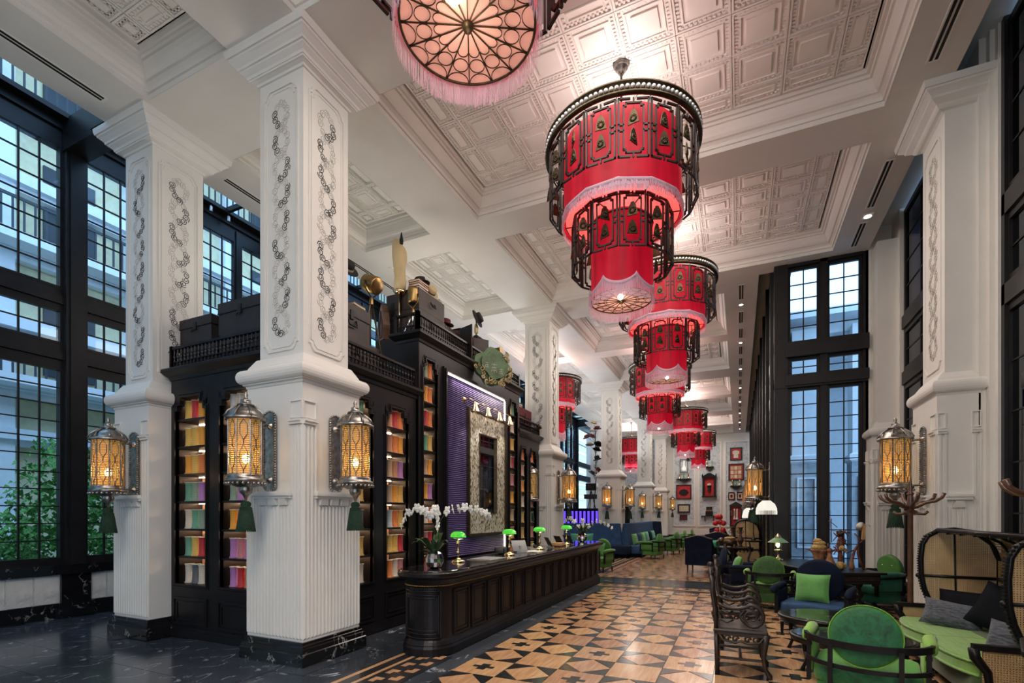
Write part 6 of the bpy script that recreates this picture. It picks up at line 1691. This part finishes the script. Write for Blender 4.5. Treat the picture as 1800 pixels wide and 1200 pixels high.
# tailor's bust and legs on pole
t = E('dressmaker_torso', 'tall cream dress-form torso on a brass pole', 'mannequin', (-5.45, 7.10, ZL2), -.5)
MB().tube([(0, 0, 0), (0, 0, .86)], .014, 8).lathe([(.10, 0), (.09, .02)], 16).obj('pole', 'polished_brass', t)
MB().lathe([(.08, .82), (.115, .86), (.05, .88)], 18).obj('base_ring', 'polished_brass', t)
sec = [(.86, .135, .095, 0), (1.0, .14, .10, .0), (1.14, .12, .09, -.02), (1.26, .125, .095, -.03), (1.40, .165, .115, .0), (1.52, .175, .12, .0), (1.62, .15, .11, -.02), (1.70, .12, .09, -.06), (1.78, .09, .07, -.09), (1.84, .05, .045, -.10)]
vv = []; n = 18
for z, a, b, ox in sec:
    for i in range(n): q = 2*PI*i/n; vv.append((ox+a*math.cos(q), b*math.sin(q)-.02*math.sin(z*4), z*.97+.03))
ff = [(j*n+i, j*n+(i+1) % n, (j+1)*n+(i+1) % n, (j+1)*n+i) for j in range(len(sec)-1) for i in range(n)]+[tuple(range((len(sec)-1)*n, len(sec)*n)), tuple(reversed(range(n)))]
MB().add(vv, ff, None, True).obj('torso', 'cream', t)
MB().lathe([(.03, 1.66), (.035, 1.72), (.008, 1.86)], 10, T((.09, 0, 0))).obj('neck_finial', 'iron', t)
t = E('pointed_wooden_box', 'pointed brown wooden box left of the dress-form pole', 'box', (-5.72, 7.02, ZL2), -.5)
MB().prism([(-.10, 0), (.10, 0), (.12, .25), (.08, .48), (0, .64), (-.08, .48), (-.12, .25)], -.06, .06, RX(PI/2)).obj('body', 'coat_wood', t); MB().ring([(-.07, .04), (.07, .04), (.08, .25), (0, .52), (-.08, .25), (-.07, .15)], [(-.045, .07), (.045, .07), (.05, .25), (0, .45), (-.05, .25), (-.045, .15)], -.0, .075, Matrix(((1, 0, 0, 0), (0, 0, -1, 0), (0, 1, 0, 0), (0, 0, 0, 1)))).obj('raised_rim', 'chest_wood', t)
# brass projector on tripod
t = E('tripod_projector', 'small brass cylinder lamp on a short tripod at the corner rail', 'spotlight', (-5.12, 7.05, ZL2))
MB().lathe([(.03, .56), (.085, .57), (.09, .60), (.09, .80), (.085, .84), (.03, .85)], 18).obj('drum', 'brass', t); MB().lathe([(.001, .555), (.07, .56)], 16, cap=False).obj('lens', 'iron', t)
MB().tube([(-.10, 0, .72), (-.10, 0, .58), (0, 0, .48), (.10, 0, .58), (.10, 0, .72)], .012, 6).obj('yoke', 'brass', t); MB().lathe([(.02, .38), (.03, .42), (.015, .48)], 10).obj('head', 'brass', t)
for a in (.3, 2.4, 4.5): MB().tube([(0, 0, .42), (.2*math.cos(a), .2*math.sin(a), .0)], .013, 6).obj('leg', 'chrome', t)
# chest of drawers stack
t = E('stacked_chest', 'big dark two-part wooden chest with iron lock on the tall bookcase', 'chest', (-5.36, 7.62, ZL2))
MB().box(-.26, .26, -.42, .42, 0, .56).obj('lower_box', 'chest_wood', t); MB().box(-.25, .25, -.41, .41, .57, .92).obj('upper_box', 'chest_wood', t)
MB().lathe([(.06, 0), (.05, .02), (.02, .03)], 14, T((.26, -.02, .36)) @ RY(PI/2)).obj('lock_plate', 'iron', t)
MB().tube([(.26, -.06, .78), (.30, -.05, .70), (.30, .05, .70), (.26, .06, .78)], .012, 6).obj('handle', 'iron', t)
trunk('tall dark box behind the dress form on the tall bookcase', -5.75, -5.5, 7.15, 7.6, ZL2, ZL2+.85, 'trunk_wood', 'S')
zt = books('book in the stack on the big chest', -5.28, 7.45, ZL2+.92, [('book_tan', 'bottom tan'), ('book_blue', 'blue'), ('book_red', 'red'), ('leather', 'brown'), ('book_red', 'top orange-red')], .22, .32)
hat('black bowler hat on the pile of books over the big chest', (-5.28, 7.5, zt), (.1, -.1, 0), 'felt_black')
hat('cream straw boater tilted up behind the black bowler', (-5.33, 7.88, ZL2+1.14), (.6, .9, .4), 'cream', 'ink')
books('book at the far side of the big chest', -5.28, 7.9, ZL2+.92, [('book_blue', 'bright blue'), ('paper', 'pale')], .2, .26)
t = E('hook_stand', 'thin black double hook rising behind the straw boater', 'hook', (-5.35, 8.15, ZL2+.5))
MB().tube([(0, 0, 0), (0, 0, .55), (0, .06, .64), (0, .14, .62), (0, .13, .55)], .009, 6).tube([(0, .0, .4), (0, .08, .46), (0, .16, .47), (0, .15, .40)], .009, 6).tube([(0, -.1, 0), (0, .1, 0)], .012, 5).obj('hooks', 'iron', t)
trunk('brown box with books on top, between big chest and open case', -5.6, -5.12, 8.08, 8.6, ZL2, ZL2+.55, 'chest_wood', 'E')
books('book on the box beside the open case', -5.3, 8.3, ZL2+.55, [('paper', 'cream'), ('book_tan', 'tan')], .2, .3)
hat('maroon felt hat on the box between chest and open case', (-5.26, 8.3, ZL2+.66), (0, .15, 0), 'felt_red')
# open wardrobe case
t = E('open_travel_case', 'upright open travelling case with two doors ajar', 'case', (-5.35, 8.98, ZL2))
MB().box(-.2, .2, -.28, -.25, 0, .72).box(-.2, .2, .25, .28, 0, .72).box(-.2, .2, -.28, .28, 0, .03).box(-.2, .2, -.28, .28, .69, .72).box(-.2, -.18, -.28, .28, 0, .72).obj('shell', 'leather', t)
MB().box(0, .36, -.012, .012, .02, .70, T((.2, -.28, 0)) @ RZ(-.35)).obj('left_door', 'trunk_wood', t); MB().box(0, .34, -.012, .012, .02, .70, T((.2, .28, 0)) @ RZ(.9)).obj('right_door', 'chest_wood', t)
for k in range(5): MB().box(-.15, .15, -.2+.08*k, -.16+.08*k, .05, .5+.03*(k % 3)).obj('folder', ('paper', 'light_wood', 'paper', 'cream', 'paper')[k], t)
t.children[0]
# hat stand with coat
t = E('hat_stand', 'gold pole with a dark coat and black hat over the railing', 'hat stand', (-5.25, 9.55, ZL2))
MB().tube([(0, 0, 0), (0, 0, 1.25)], .018, 8).lathe([(.1, 0), (.09, .02)], 12).lathe([(.04, .9), (.05, 1.0), (.03, 1.1)], 10).obj('pole', 'gilt', t)
MB().loft(-.06, .12, -.14, .14, [(.06, .05), (.05, .3), (.02, .6), (-.03, .8), (-.06, .84)]).obj('hanging_coat', 'felt_black', t)
MB().loft(.06, .14, -.06, .04, [(.02, .2), (.02, .6), (0, .78)]).obj('maroon_lining', 'felt_red', t)
hat('wide black hat on top of the gold hat stand', (-5.23, 9.55, ZL2+1.22), (.1, 1.2, .2), 'felt_black', 'ink', .2)
t = E('picture_frame_box', 'small dark glazed box beside the hat stand', 'box', (-5.25, 9.95, ZL2)); MB().box(-.1, .1, -.14, .14, 0, .55).obj('box', 'trunk_wood', t); MB().ring([(-.12, .05), (.12, .05), (.12, .5), (-.12, .5)], [(-.09, .09), (.09, .09), (.09, .46), (-.09, .46)], .1, .12, Matrix(((0, 0, 1, 0), (1, 0, 0, 0), (0, 1, 0, 0), (0, 0, 0, 1)))).obj('front_frame', 'leather', t)
# crest
t = E('carved_crest', 'green painted crest with gilded scrollwork on the tall bookcase railing', 'crest', (-4.66, 9.15, 4.80), 1.15)
t.rotation_euler = (.0, 0, 1.10)
out = []
for i in range(40):
    a = 2*PI*i/40; r = .40*(1+.07*math.cos(4*a+.4)+.05*math.cos(7*a)); out.append((r*1.12*math.cos(a), r*.95*math.sin(a)))
fxz = Matrix(((1, 0, 0, 0), (0, 0, -1, 0), (0, 1, 0, 0), (0, 0, 0, 1)))
MB().prism(out, -.03, .05, fxz).obj('back_shield', 'shield_green', t)
MB().prism([(x*.74+.02, y*.72+.03) for x, y in out], .05, .10, fxz).obj('raised_shield', 'shield_green', t)
sc2 = MB(); rnd = random.Random(4)
for k in range(34):
    a = rnd.uniform(PI*.95, PI*2.05) if k < 26 else rnd.uniform(-.2, .9); rr_ = rnd.uniform(.30, .44); cx, cz = rr_*1.1*math.cos(a), rr_*.92*math.sin(a); r = rnd.uniform(.03, .065); sg = rnd.choice((-1, 1))
    sc2.tube([(cx+r*(1-i/13*.8)*math.cos(sg*i*.6+k), -.09-rnd.random()*.01, cz+r*(1-i/13*.8)*math.sin(sg*i*.6+k)) for i in range(12)], rnd.uniform(.010, .018), 5)
sc2.obj('gilded_scrolls', 'gilt', t)
# three worn painted characters, brush strokes of pale paint
ch_ = MB()
def stroke(pts, w_=.006): ch_.tube([(x, -.103, z) for x, z in pts], w_, 4, sm=False)
for ox, oz, sca in ((-.20, .0, .8), (-.02, -.03, 1.15), (.16, -.08, .8)):
    for pts in ([(-.06, .05), (.06, .06)], [(0, .09), (0, -.01)], [(-.05, 0), (.05, .01)], [(-.04, -.01), (-.06, -.08)], [(.03, 0), (.06, -.08)], [(-.03, -.05), (.04, -.045)], [(0, -.01), (0, -.09)]):
        stroke([(ox+x*sca, oz+z*sca) for x, z in pts])
ch_.obj('painted_characters', 'ink_faded', t)
# lamps and instruments right of the crest
t = E('brass_spotlight', 'small lit brass spotlight at the right edge of the crest', 'spotlight', (-4.98, 10.05, ZL2))
MB().lathe([(.04, -.12), (.09, -.10), (.11, .0), (.11, .10)], 16, T((0, 0, .42)) @ RY(1.9), cap=False).obj('reflector', 'gilt', t); MB().sphere((.09, 0, .38), .035, 8, 6).obj('bulb', 'bulb', t); MB().tube([(0, 0, 0), (0, 0, .35)], .014, 6).lathe([(.07, 0), (.06, .02)], 10).obj('stand', 'iron', t)
t = E('horn_speaker', 'brass box and round reflector on a thin stand right of the crest', 'instrument', (-5.05, 10.45, ZL2))
MB().tube([(0, 0, 0), (0, 0, .7)], .012, 6).tube([(0, 0, .2), (0, .15, 0)], .01, 5).tube([(0, 0, .2), (0, -.15, 0)], .01, 5).obj('stand', 'iron', t); MB().box(-.08, .08, -.08, .08, .62, .80, RX(.3)).obj('brass_box', 'brass', t); MB().lathe([(.02, 0), (.11, .05), (.12, .06)], 16, T((.05, .1, .42)) @ RY(PI/2), cap=False).obj('reflector', 'linen', t)
t = E('flat_case', 'flat pale and orange cases lying behind the far railing', 'case', (-5.2, 10.8, ZL2)); MB().slab(-.12, .12, -.16, .16, 0, .4, .02, .01).obj('case', 'book_tan', t); MB().slab(-.13, .13, -.12, .12, .4, .46, .02, .01).obj('lid', 'book_red', t)
trunk('purple-brown trunk on the far low bookcase', -5.5, -5.02, 11.35, 12.15, ZL1, ZL1+.62, 'felt_red', 'E')
books('book on the purple-brown trunk', -5.2, 11.6, ZL1+.62, [('paper', 'cream'), ('gilt', 'gilded'), ('book_tan', 'top tan')], .22, .3)
t = E('telescope', 'dark brass telescope poking out past the far low bookcase', 'telescope', (-4.95, 12.2, ZL1+.14)); MB().lathe([(.02, -.2), (.03, 0), (.04, .05), (.045, .22)], 12, RY(1.2)).obj('tube', 'bronze', t); MB().tube([(0, 0, -.14), (0, 0, 0)], .02, 6).obj('stand', 'bronze', t)

# ================================================================== HAT DISPLAY IN THE FAR AISLE
dc = E('display_counter', 'dark fluted counter glowing blue below the hat display', 'counter', (-6.3, 21.3, 0))
MB().box(-1.0, .68, -.1, .5, 0, 1.95).box(-1.03, .72, -.2, .55, 1.95, 2.02).obj('body', 'black_wood', dc)
b = MB()
for k in range(9): b.bar((-.82+k*.185, -.13, 1.30), (-.82+k*.185, -.13, 1.90), .05, 6)
tag(b.obj('lit_flutes', 'neon_blue', dc), kind='stuff')
t = E('hat_tree', 'thin branching rack that holds the floating hats', 'hat stand', (-5.8, 21.3, 2.02))
tr = MB().tube([(0, 0, 0), (.1, 0, 1.4), (.05, 0, 3.6)], .02, 6)
hats = [(-5.8, 5.75, 'cream', 'highest pale round hat of the floating hats'), (-5.64, 5.51, 'felt_red', 'dark red hat just under the highest one'), (-5.84, 5.42, 'linen', 'white hat with dark band, third from top'), (-6.10, 5.17, 'felt_red', 'left one of the two maroon hats'), (-5.90, 5.18, 'felt_red', 'right one of the two maroon hats'), (-5.98, 4.83, 'linen', 'white panama hat beneath the maroon pair'), (-5.60, 4.83, 'felt_black', 'black hat by the column, above the round-faced one'), (-5.66, 4.60, 'felt_black', 'black brimmed hat with a pale centre'), (-5.63, 4.16, 'felt_black', 'small black top hat half way down'), (-5.62, 3.69, 'felt_red', 'maroon hat at the column edge'), (-5.88, 3.56, 'felt_black', 'lowest wide black hat of the floating hats')]
for k, (x, z, m_, lb) in enumerate(hats):
    hat(lb, (x, 21.25, z), (R.uniform(-.1, 1.0), R.uniform(-.5, .5), R.random()*3), m_, 'ink', .19, 1.0, 'hats floating over the far display', k == 8)
    tr.tube([(.05, 0, min(z-2.3, 3.5)), (x+5.8, 0, z-2.02)], .008, 4)
tr.obj('branches', 'bronze', t)
t = E('antique_camera', 'black bellows camera on a stand over the blue counter', 'camera', (-5.95, 21.35, 2.02))
MB().box(-.2, .2, -.15, .15, .80, 1.10).obj('body', 'iron', t); MB().lathe([(.06, .15), (.08, .3)], 12, T((0, 0, .95)) @ RX(PI/2)).obj('lens', 'bronze', t); MB().box(-.26, .22, -.2, .2, .42, .62).obj('lower_box', 'trunk_wood', t)
for a in (0, 2.1, 4.2): MB().bar((0, 0, .8), (.2*math.cos(a), .2*math.sin(a), 0), .02, 5).obj('leg', 'iron', t)
wheel = E('brass_gong', 'brass-rimmed round gong left of the bellows camera', 'gong', (-6.75, 21.35, 2.9)); MB().tube([(.2*math.cos(2*PI*i/20), 0, .38*math.sin(2*PI*i/20)) for i in range(20)], .03, 6, True).obj('rim', 'bronze', wheel); MB().lathe([(.001, 0), (.2, .01)], 20, RX(PI/2), cap=False).obj('face', 'iron', wheel); MB().bar((0, 0, -.88), (0, 0, -.38), .03, 5).obj('post', 'iron', wheel)
# fluted pedestal + black bust between columns
t = E('fluted_pedestal', 'black fluted pedestal behind the banquette', 'pedestal', (-5.4, 25.2, 0)); MB().lathe([(.5, 0), (.45, .1), (.4, .2), (.4, 1.9), (.5, 2.3), (.6, 2.5), (.6, 2.6)], 16, sm=False).obj('body', 'black_wood', t)
t = E('black_bust', 'small black figure on the fluted pedestal', 'figurine', (-5.4, 25.2, 2.6)); MB().lathe([(.15, 0), (.2, .1), (.12, .35), (.1, .4)], 12).sphere((0, 0, .55), .14, 10, 8).obj('figure', 'ceramic_black', t)

# ================================================================== BACK WALL
YB = 37.4
for k, (x0, x1) in enumerate(((-4.22, -2.90), (-2.52, -1.18), (-.80, .62))):
    S('wall_panel_%d' % (k+1), MB().box(x0, x1, YB-.03, YB, 1.0, 6.75), 'wallpaper')
    c = [(x0, 1.0), (x1, 1.0), (x1, 6.75), (x0, 6.75)]
    S('trim_%d' % (k+10), MB().ring([(x0-.1, .9), (x1+.1, .9), (x1+.1, 6.85), (x0-.1, 6.85)], c, 0, .07, T((0, YB, 0)) @ fxz), 'plaster_bright')
S('wall_panel_4', MB().box(-10.3, -5.6, YB-.03, YB, 1.0, 7.2), 'wallpaper')
S('baseboard_back', MB().box(-10.4, .7, YB-.08, YB, 0, .3), 'marble_black')
def picture(label, x0, x1, z0, z1, ground, art=None, fw=.07, frame='trunk_wood', cat='picture'):
    t = E('framed_picture', label, cat, ((x0+x1)/2, YB-.04, (z0+z1)/2)); X = (x1-x0)/2; Z = (z1-z0)/2
    MB().ring([(-X, -Z), (X, -Z), (X, Z), (-X, Z)], [(-X+fw, -Z+fw), (X-fw, -Z+fw), (X-fw, Z-fw), (-X+fw, Z-fw)], 0, .08, fxz).obj('frame', frame, t)
    MB().box(-X+fw, X-fw, -.02, 0, -Z+fw, Z-fw).obj('ground', ground, t)
    if art: art(t, X-fw, Z-fw)
    return t
def a_fan(t, X, Z):
    pts = [(-X*.78, -Z*.1), (-X*.4, -Z*.55), (0, -Z*.65), (X*.4, -Z*.55), (X*.78, -Z*.1), (X*.45, Z*.3), (0, Z*.45), (-X*.45, Z*.3)]
    MB().prism(pts, .02, .04, fxz).obj('black_fan', 'felt_black', t)
def a_text(t, X, Z):
    MB().box(-X*.85, X*.85, -.03, -.02, -Z*.8, Z*.8).obj('mount', 'paper', t); mb = MB()
    for i in range(5):
        for j in range(3):
            cx = -X*.62+i*X*.31; cz = Z*.45-j*Z*.45
            mb.box(cx-.035, cx+.035, -.036, -.03, cz+.03, cz+.045).box(cx-.008, cx+.008, -.036, -.03, cz-.06, cz+.06).box(cx-.03, cx+.03, -.036, -.03, cz-.05, cz-.038)
    mb.obj('written_characters', 'ink', t)
def a_robe(t, X, Z): MB().prism([(-.05, .25), (.05, .25), (.22, .18), (.2, -.02), (.13, 0), (.15, -.28), (-.15, -.28), (-.13, 0), (-.2, -.02), (-.22, .18)], .02, .04, fxz).obj('pale_robe', 'linen', t)
def a_grid(t, X, Z):
    for i in range(3):
        for j in range(3): MB().box(-X*.85+i*X*.58, -X*.85+i*X*.58+X*.48, -.03, -.02, -Z*.85+j*Z*.58, -Z*.85+j*Z*.58+Z*.48).obj('pale_patch', 'paper' if (i+j) % 2 else 'cream', t)
def a_mini(t, X, Z):
    MB().box(-X*.8, X*.8, -.03, -.02, -Z*.8, Z*.8).obj('mount', 'paper', t); MB().box(-X*.45, X*.45, -.04, -.03, -Z*.5, Z*.5).obj('inset', 'felt_red', t)
picture('red framed panel with a black fan shape on the back wall', -4.10, -3.06, 2.85, 3.89, 'red_paint', a_fan)
picture('framed sheet of dark written characters under the fan picture', -4.0, -3.14, 1.86, 2.50, 'ink', a_text)
picture('smallest dark red framed picture below the character sheet', -3.86, -3.34, 1.36, 1.74, 'crimson', None)
picture('square red frame holding a pale robe, top right of back wall', -.55, .20, 5.48, 6.36, 'red_paint', a_robe)
picture('large frame of red and cream patches under the robe picture', -.65, .32, 4.10, 5.25, 'red_paint', a_grid)
picture('left one of the two small red-matted frames', -.66, -.25, 2.76, 3.29, 'red_paint', a_mini, .04)
picture('right one of the two small red-matted frames', -.12, .28, 2.76, 3.29, 'red_paint', a_mini, .04)
t = E('wall_shrine', 'dark carved wall cabinet with red lining and a bust', 'cabinet', (-1.88, YB-.04, 3.75))
MB().box(-.44, -.30, -.25, 0, -.72, .62).box(.30, .44, -.25, 0, -.72, .62).box(-.48, .48, -.28, 0, -.78, -.70).box(-.48, .48, -.28, 0, .6, .68).prism([(-.44, .68), (.44, .68), (.25, .80), (.1, .9), (-.1, .9), (-.25, .80)], 0, .2, fxz).obj('case', 'black_wood', t)
MB().box(-.3, .3, -.04, 0, -.7, .6).obj('red_lining', 'red_paint', t)
for x in (-.44, .44): MB().lathe([(.03, .68), (.05, .74), (.01, .88)], 8, T((x, -.15, 0))).obj('finial', 'black_wood', t)
MB().sphere((0, -.14, .0), .14, 10, 8).lathe([(.12, -.35), (.06, -.1)], 10, T((0, -.14, 0))).obj('bust', 'ceramic_black', t); MB().sphere((0, -.14, .08), .145, 10, 8, sz=.8).obj('pale_cap', 'linen', t)
t = E('book_shelf', 'small wall shelf with orange books and a bowl, middle panel', 'shelf', (-1.88, YB-.04, 1.62))
MB().box(-.54, .54, -.22, 0, 0, .05).box(-.3, -.25, -.18, 0, -.32, 0).box(.25, .3, -.18, 0, -.32, 0).obj('board', 'black_wood', t)
for k in range(8):
    x = (-.50+k*.06) if k < 4 else (.28+(k-4)*.06); b = E('book', 'upright orange book on small wall shelf, %s from left' % ORD[k], 'book', (x, YB-.14, 1.67), 0, 'books on the small wall shelf'); MB().box(0, .05, -.08, .06, 0, .36-.02*(k % 3)).obj('cover', ('book_tan', 'leather', 'book_red', 'gourd')[k % 4], b)
t = E('shelf_box', 'dark tiered box in the middle of the small wall shelf', 'box', (-1.88, YB-.14, 1.67)); MB().box(-.24, .24, -.08, .06, 0, .28).obj('box', 'black_wood', t); MB().box(-.2, .2, .0, .06, .3, .62).obj('back_board', 'trunk_wood', t)
t = E('fruit_bowl', 'heap of small orange fruit on the shelf box', 'fruit', (-1.88, YB-.16, 1.95)); 
for k in range(7): MB().sphere((-.18+.06*k, 0, .05+.03*(k % 2)), .055, 8, 6).obj('fruit', 'gourd', t)
t = E('red_niche', 'tall gabled red niche holding two white candles', 'shrine', (-.18, YB-.04, .92)); MB().ring([(-.38, 0), (.38, 0), (.38, 1.45), (-.38, 1.45)], [(-.30, .08), (.30, .08), (.30, 1.37), (-.30, 1.37)], 0, .2, fxz).prism([(-.44, 1.45), (.44, 1.45), (0, 1.72)], 0, .2, fxz).obj('frame', 'trunk_wood', t); MB().box(-.3, .3, -.03, 0, .08, 1.37).obj('lining', 'red_paint', t)
for x in (-.08, .08): MB().lathe([(.09, .5), (.05, .7), (.045, 1.2), (.02, 1.22)], 10, T((x, -.12, 0))).obj('white_candle', 'linen', t)
def bracket(label, x, z, n_, w_):
    t = E('wall_bracket_lamp', label, 'wall lamp', (x, YB-.04, z)); MB().box(-w_, w_, -.28, 0, -.05, .0).prism([(-w_*.8, -.05), (w_*.8, -.05), (w_*.2, -.25), (-w_*.2, -.25)], 0, .2, fxz).obj('shelf', 'iron', t)
    for k in range(n_):
        xx = (k-(n_-1)/2)*w_*1.2/max(1, n_-1) if n_ > 1 else 0; MB().lathe([(.08, 0), (.1, .05), (.03, .12), (.06, .2), (.05, .35), (.04, .42)], 10, T((xx, -.14, 0))).obj('glass_lamp', 'lamp_glass' if k % 2 else 'polished_brass', t)
    return t
b = bracket('iron bracket with three lamps over the fan picture', -3.56, 4.30, 3, .5); MB().lathe([(.12, .6), (.14, .75), (.05, .95), (.04, 1.3)], 12, T((0, -.14, 0))).obj('tall_lamp', 'lamp_white', b); MB().ring([(-.28, .45), (.28, .45), (.28, 1.4), (-.28, 1.4)], [(-.24, .49), (.24, .49), (.24, 1.36), (-.24, 1.36)], .1, .14, fxz).obj('iron_hoop', 'iron', b)
bracket('lamp bracket right of the furthest chandelier', -1.86, 5.1, 2, .28); bracket('dark shelf of small lamps under the patchwork frame', -.17, 3.72, 3, .38)
# red glass jars + white standing lamp far right
t = E('red_fruit_stand', 'tiered stand of glossy red balls near the far settee', 'ornament', (-.75, 23.5, .75))
MB().lathe([(.12, 0), (.03, .05), (.03, .6)], 10).lathe([(.2, .2), (.22, .22)], 14).obj('stand', 'linen', t)
for k, (x, z) in enumerate(((-.12, .3), (.12, .32), (-.18, .62), (.02, .66), (.14, .62), (0, .9), (-.1, .9))): MB().sphere((x, 0, z), .12, 10, 8).obj('red_ball', 'red_paint', t)
t = E('side_table', 'small dark table carrying the red ball stand', 'table', (-.75, 23.5, 0)); MB().lathe([(.35, .71), (.37, .75)], 18).obj('table_top', 'black_wood', t); MB().lathe([(.2, 0), (.05, .1), (.05, .7)], 10).obj('pedestal', 'black_wood', t)
t = E('white_table_lamp', 'lamp with white dome shade above the far cane settee', 'table lamp', (.38, 20.6, 0)); MB().lathe([(.2, 0), (.18, .04), (.02, .08), (.02, 1.65)], 12).obj('base', 'bronze', t); MB().lathe([(.26, 1.62), (.27, 1.68), (.22, 1.9), (.12, 2.0)], 18).obj('shade', 'lamp_white', t)
t = E('feather_lampshade', 'wide fringed white lampshade by the dark window wall', 'floor lamp', (.56, 12.34, 0)); MB().lathe([(.12, 0), (.11, .03), (.02, .06), (.015, 1.95)], 12).obj('base', 'bronze', t); MB().lathe([(.21, 1.84), (.21, 1.88), (.17, 1.98), (.08, 2.06)], 20).obj('shade', 'lamp_white', t)
f = MB()
for k in range(60): a = 2*PI*k/60; f.bar((.21*math.cos(a), .21*math.sin(a), 1.84), (.21*math.cos(a), .21*math.sin(a), 1.75), .005, 4)
tag(f.obj('bead_fringe', 'lamp_white', t), kind='stuff')
t = E('writing_desk', 'light wood-fronted desk behind the wing chairs', 'desk', (-.35, 20.2, 0)); MB().box(-.6, .5, -.3, .3, .72, .78).obj('desk_top', 'old_wood', t); MB().box(-.56, .46, -.27, .27, .2, .72).obj('drawer_front', 'light_wood', t); MB().box(-.6, -.55, -.3, .3, 0, .72).box(.45, .5, -.3, .3, 0, .72).obj('side', 'old_wood', t)

# ================================================================== OUTSIDE
gd = S('ground_outside', MB().box(-40, -10.7, -20, 60, -.4, -.1).box(.95, 25, 12.92, 50, -.4, -.1).box(3.4, 25, -15, 12.9, -.4, -.1), 'stone_grey')
fa = E('facade', 'pale yellow and white facade with balconies seen through left windows', 'building', (-17.5, 0, 0))
MB().box(-.4, 0, -12, 140, 0, 22).obj('wall', 'facade_cream', fa)
co = MB()
for z in (3.7, 5.0, 6.6, 8.6, 10.4, 12.3, 14.2, 16.4, 19): co.box(0, .5, -12, 140, z, z+.28).box(0, .3, -12, 140, z-.15, z)
co.obj('cornice', 'facade_white', fa)
rl = MB(); wn_ = MB()
for z in (5.28, 8.88, 12.6):
    rl.box(.9, .96, -12, 140, z+.85, z+.92)
    y = -12
    while y < 30: rl.bar((.93, y, z), (.93, y, z+.87), .028, 4); y += .22
MB().box(0, 1.1, -12, 140, 5.05, 5.28).box(0, 1.1, -12, 140, 8.65, 8.88).obj('balcony_slab', 'facade_white', fa)
tag(rl.obj('railing', 'railing_dark', fa), kind='stuff')
y = -10; k = 0
pm_ = None
while y < 50:
    pa = MB().box(0, .35, -.3, .3, 0, 22); 
    if pm_ is None: o = pa.obj('pilaster_strip', 'facade_white', fa); pm_ = o.data; wm = MB().box(0, .06, -.6, .6, 0, 2.2).obj('window', 'railing_dark', fa); wm.location = (0, y+1.6, 5.6); wme = wm.data; o.location = (0, y, 0)
    else:
        link('pilaster_strip', pm_, fa, (0, y, 0))
        link('window', wme, fa, (0, y+1.6, 5.6))
    link('window', wme, fa, (0, y+1.6, 9.2)); link('window', wme, fa, (0, y+1.6, 13.2)); link('window', wme, fa, (0, y+1.6, 17)); y += 3.2
hd = MB(); rnd = random.Random(11)
for k in range(26000):
    x = rnd.uniform(-14.2, -12.4); yy = rnd.uniform(-2, 18); zt_ = 2.2+.9*math.sin(yy*1.3)+.5*math.sin(yy*3.7); z = rnd.uniform(.0, max(.6, zt_)); a = rnd.random()*6.28; r = rnd.uniform(.06, .15)
    hd.add([(x, yy, z), (x+r*math.cos(a), yy+r*math.sin(a), z+r*.5), (x+r*.4*math.cos(a+1), yy+r*1.3*math.sin(a+1), z-r*.6)], [(0, 1, 2)])
tag(hd.obj('garden_hedge', 'hedge'), 'leafy green garden growing outside the left windows', 'hedge', None, 'stuff')
# arcade outside the dark step window
ar = E('arcade', 'grey stone arcade with white mouldings seen through the dark window', 'building', (0, 0, 0))
for k, (x, y) in enumerate(((1.75, 16.5), (3.2, 16.5), (2.6, 21), (4.4, 21), (5.9, 16.5))):
    MB().box(x-.38, x+.38, y-.3, y+.4, 0, 3.2).obj('stone_pier', 'stone_grey', ar)
    MB().loft(x-.38, x+.38, y-.3, y+.4, [(0, 3.2), (.06, 3.25), (.06, 3.4), (-.02, 3.45), (-.02, 7)]).obj('upper_pier', 'facade_white', ar)
    MB().ring([(x-.24, .8), (x+.24, .8), (x+.24, 2.8), (x-.24, 2.8)], [(x-.19, .85), (x+.19, .85), (x+.19, 2.75), (x-.19, 2.75)], 0, .05, T((0, y-.3, 0)) @ fxz).obj('panel_moulding', 'facade_white', ar)
MB().box(1, 12, 25, 25.3, 0, 9).obj('rear_wall', 'facade_white', ar)
MB().box(1, 9, 15.8, 25, 7.2, 7.4).obj('soffit', 'facade_white', ar)
for k in range(6): MB().box(1.2, 8, 16.5+k*1.4, 16.7+k*1.4, 6.9, 7.2).obj('beam', 'facade_white', ar)
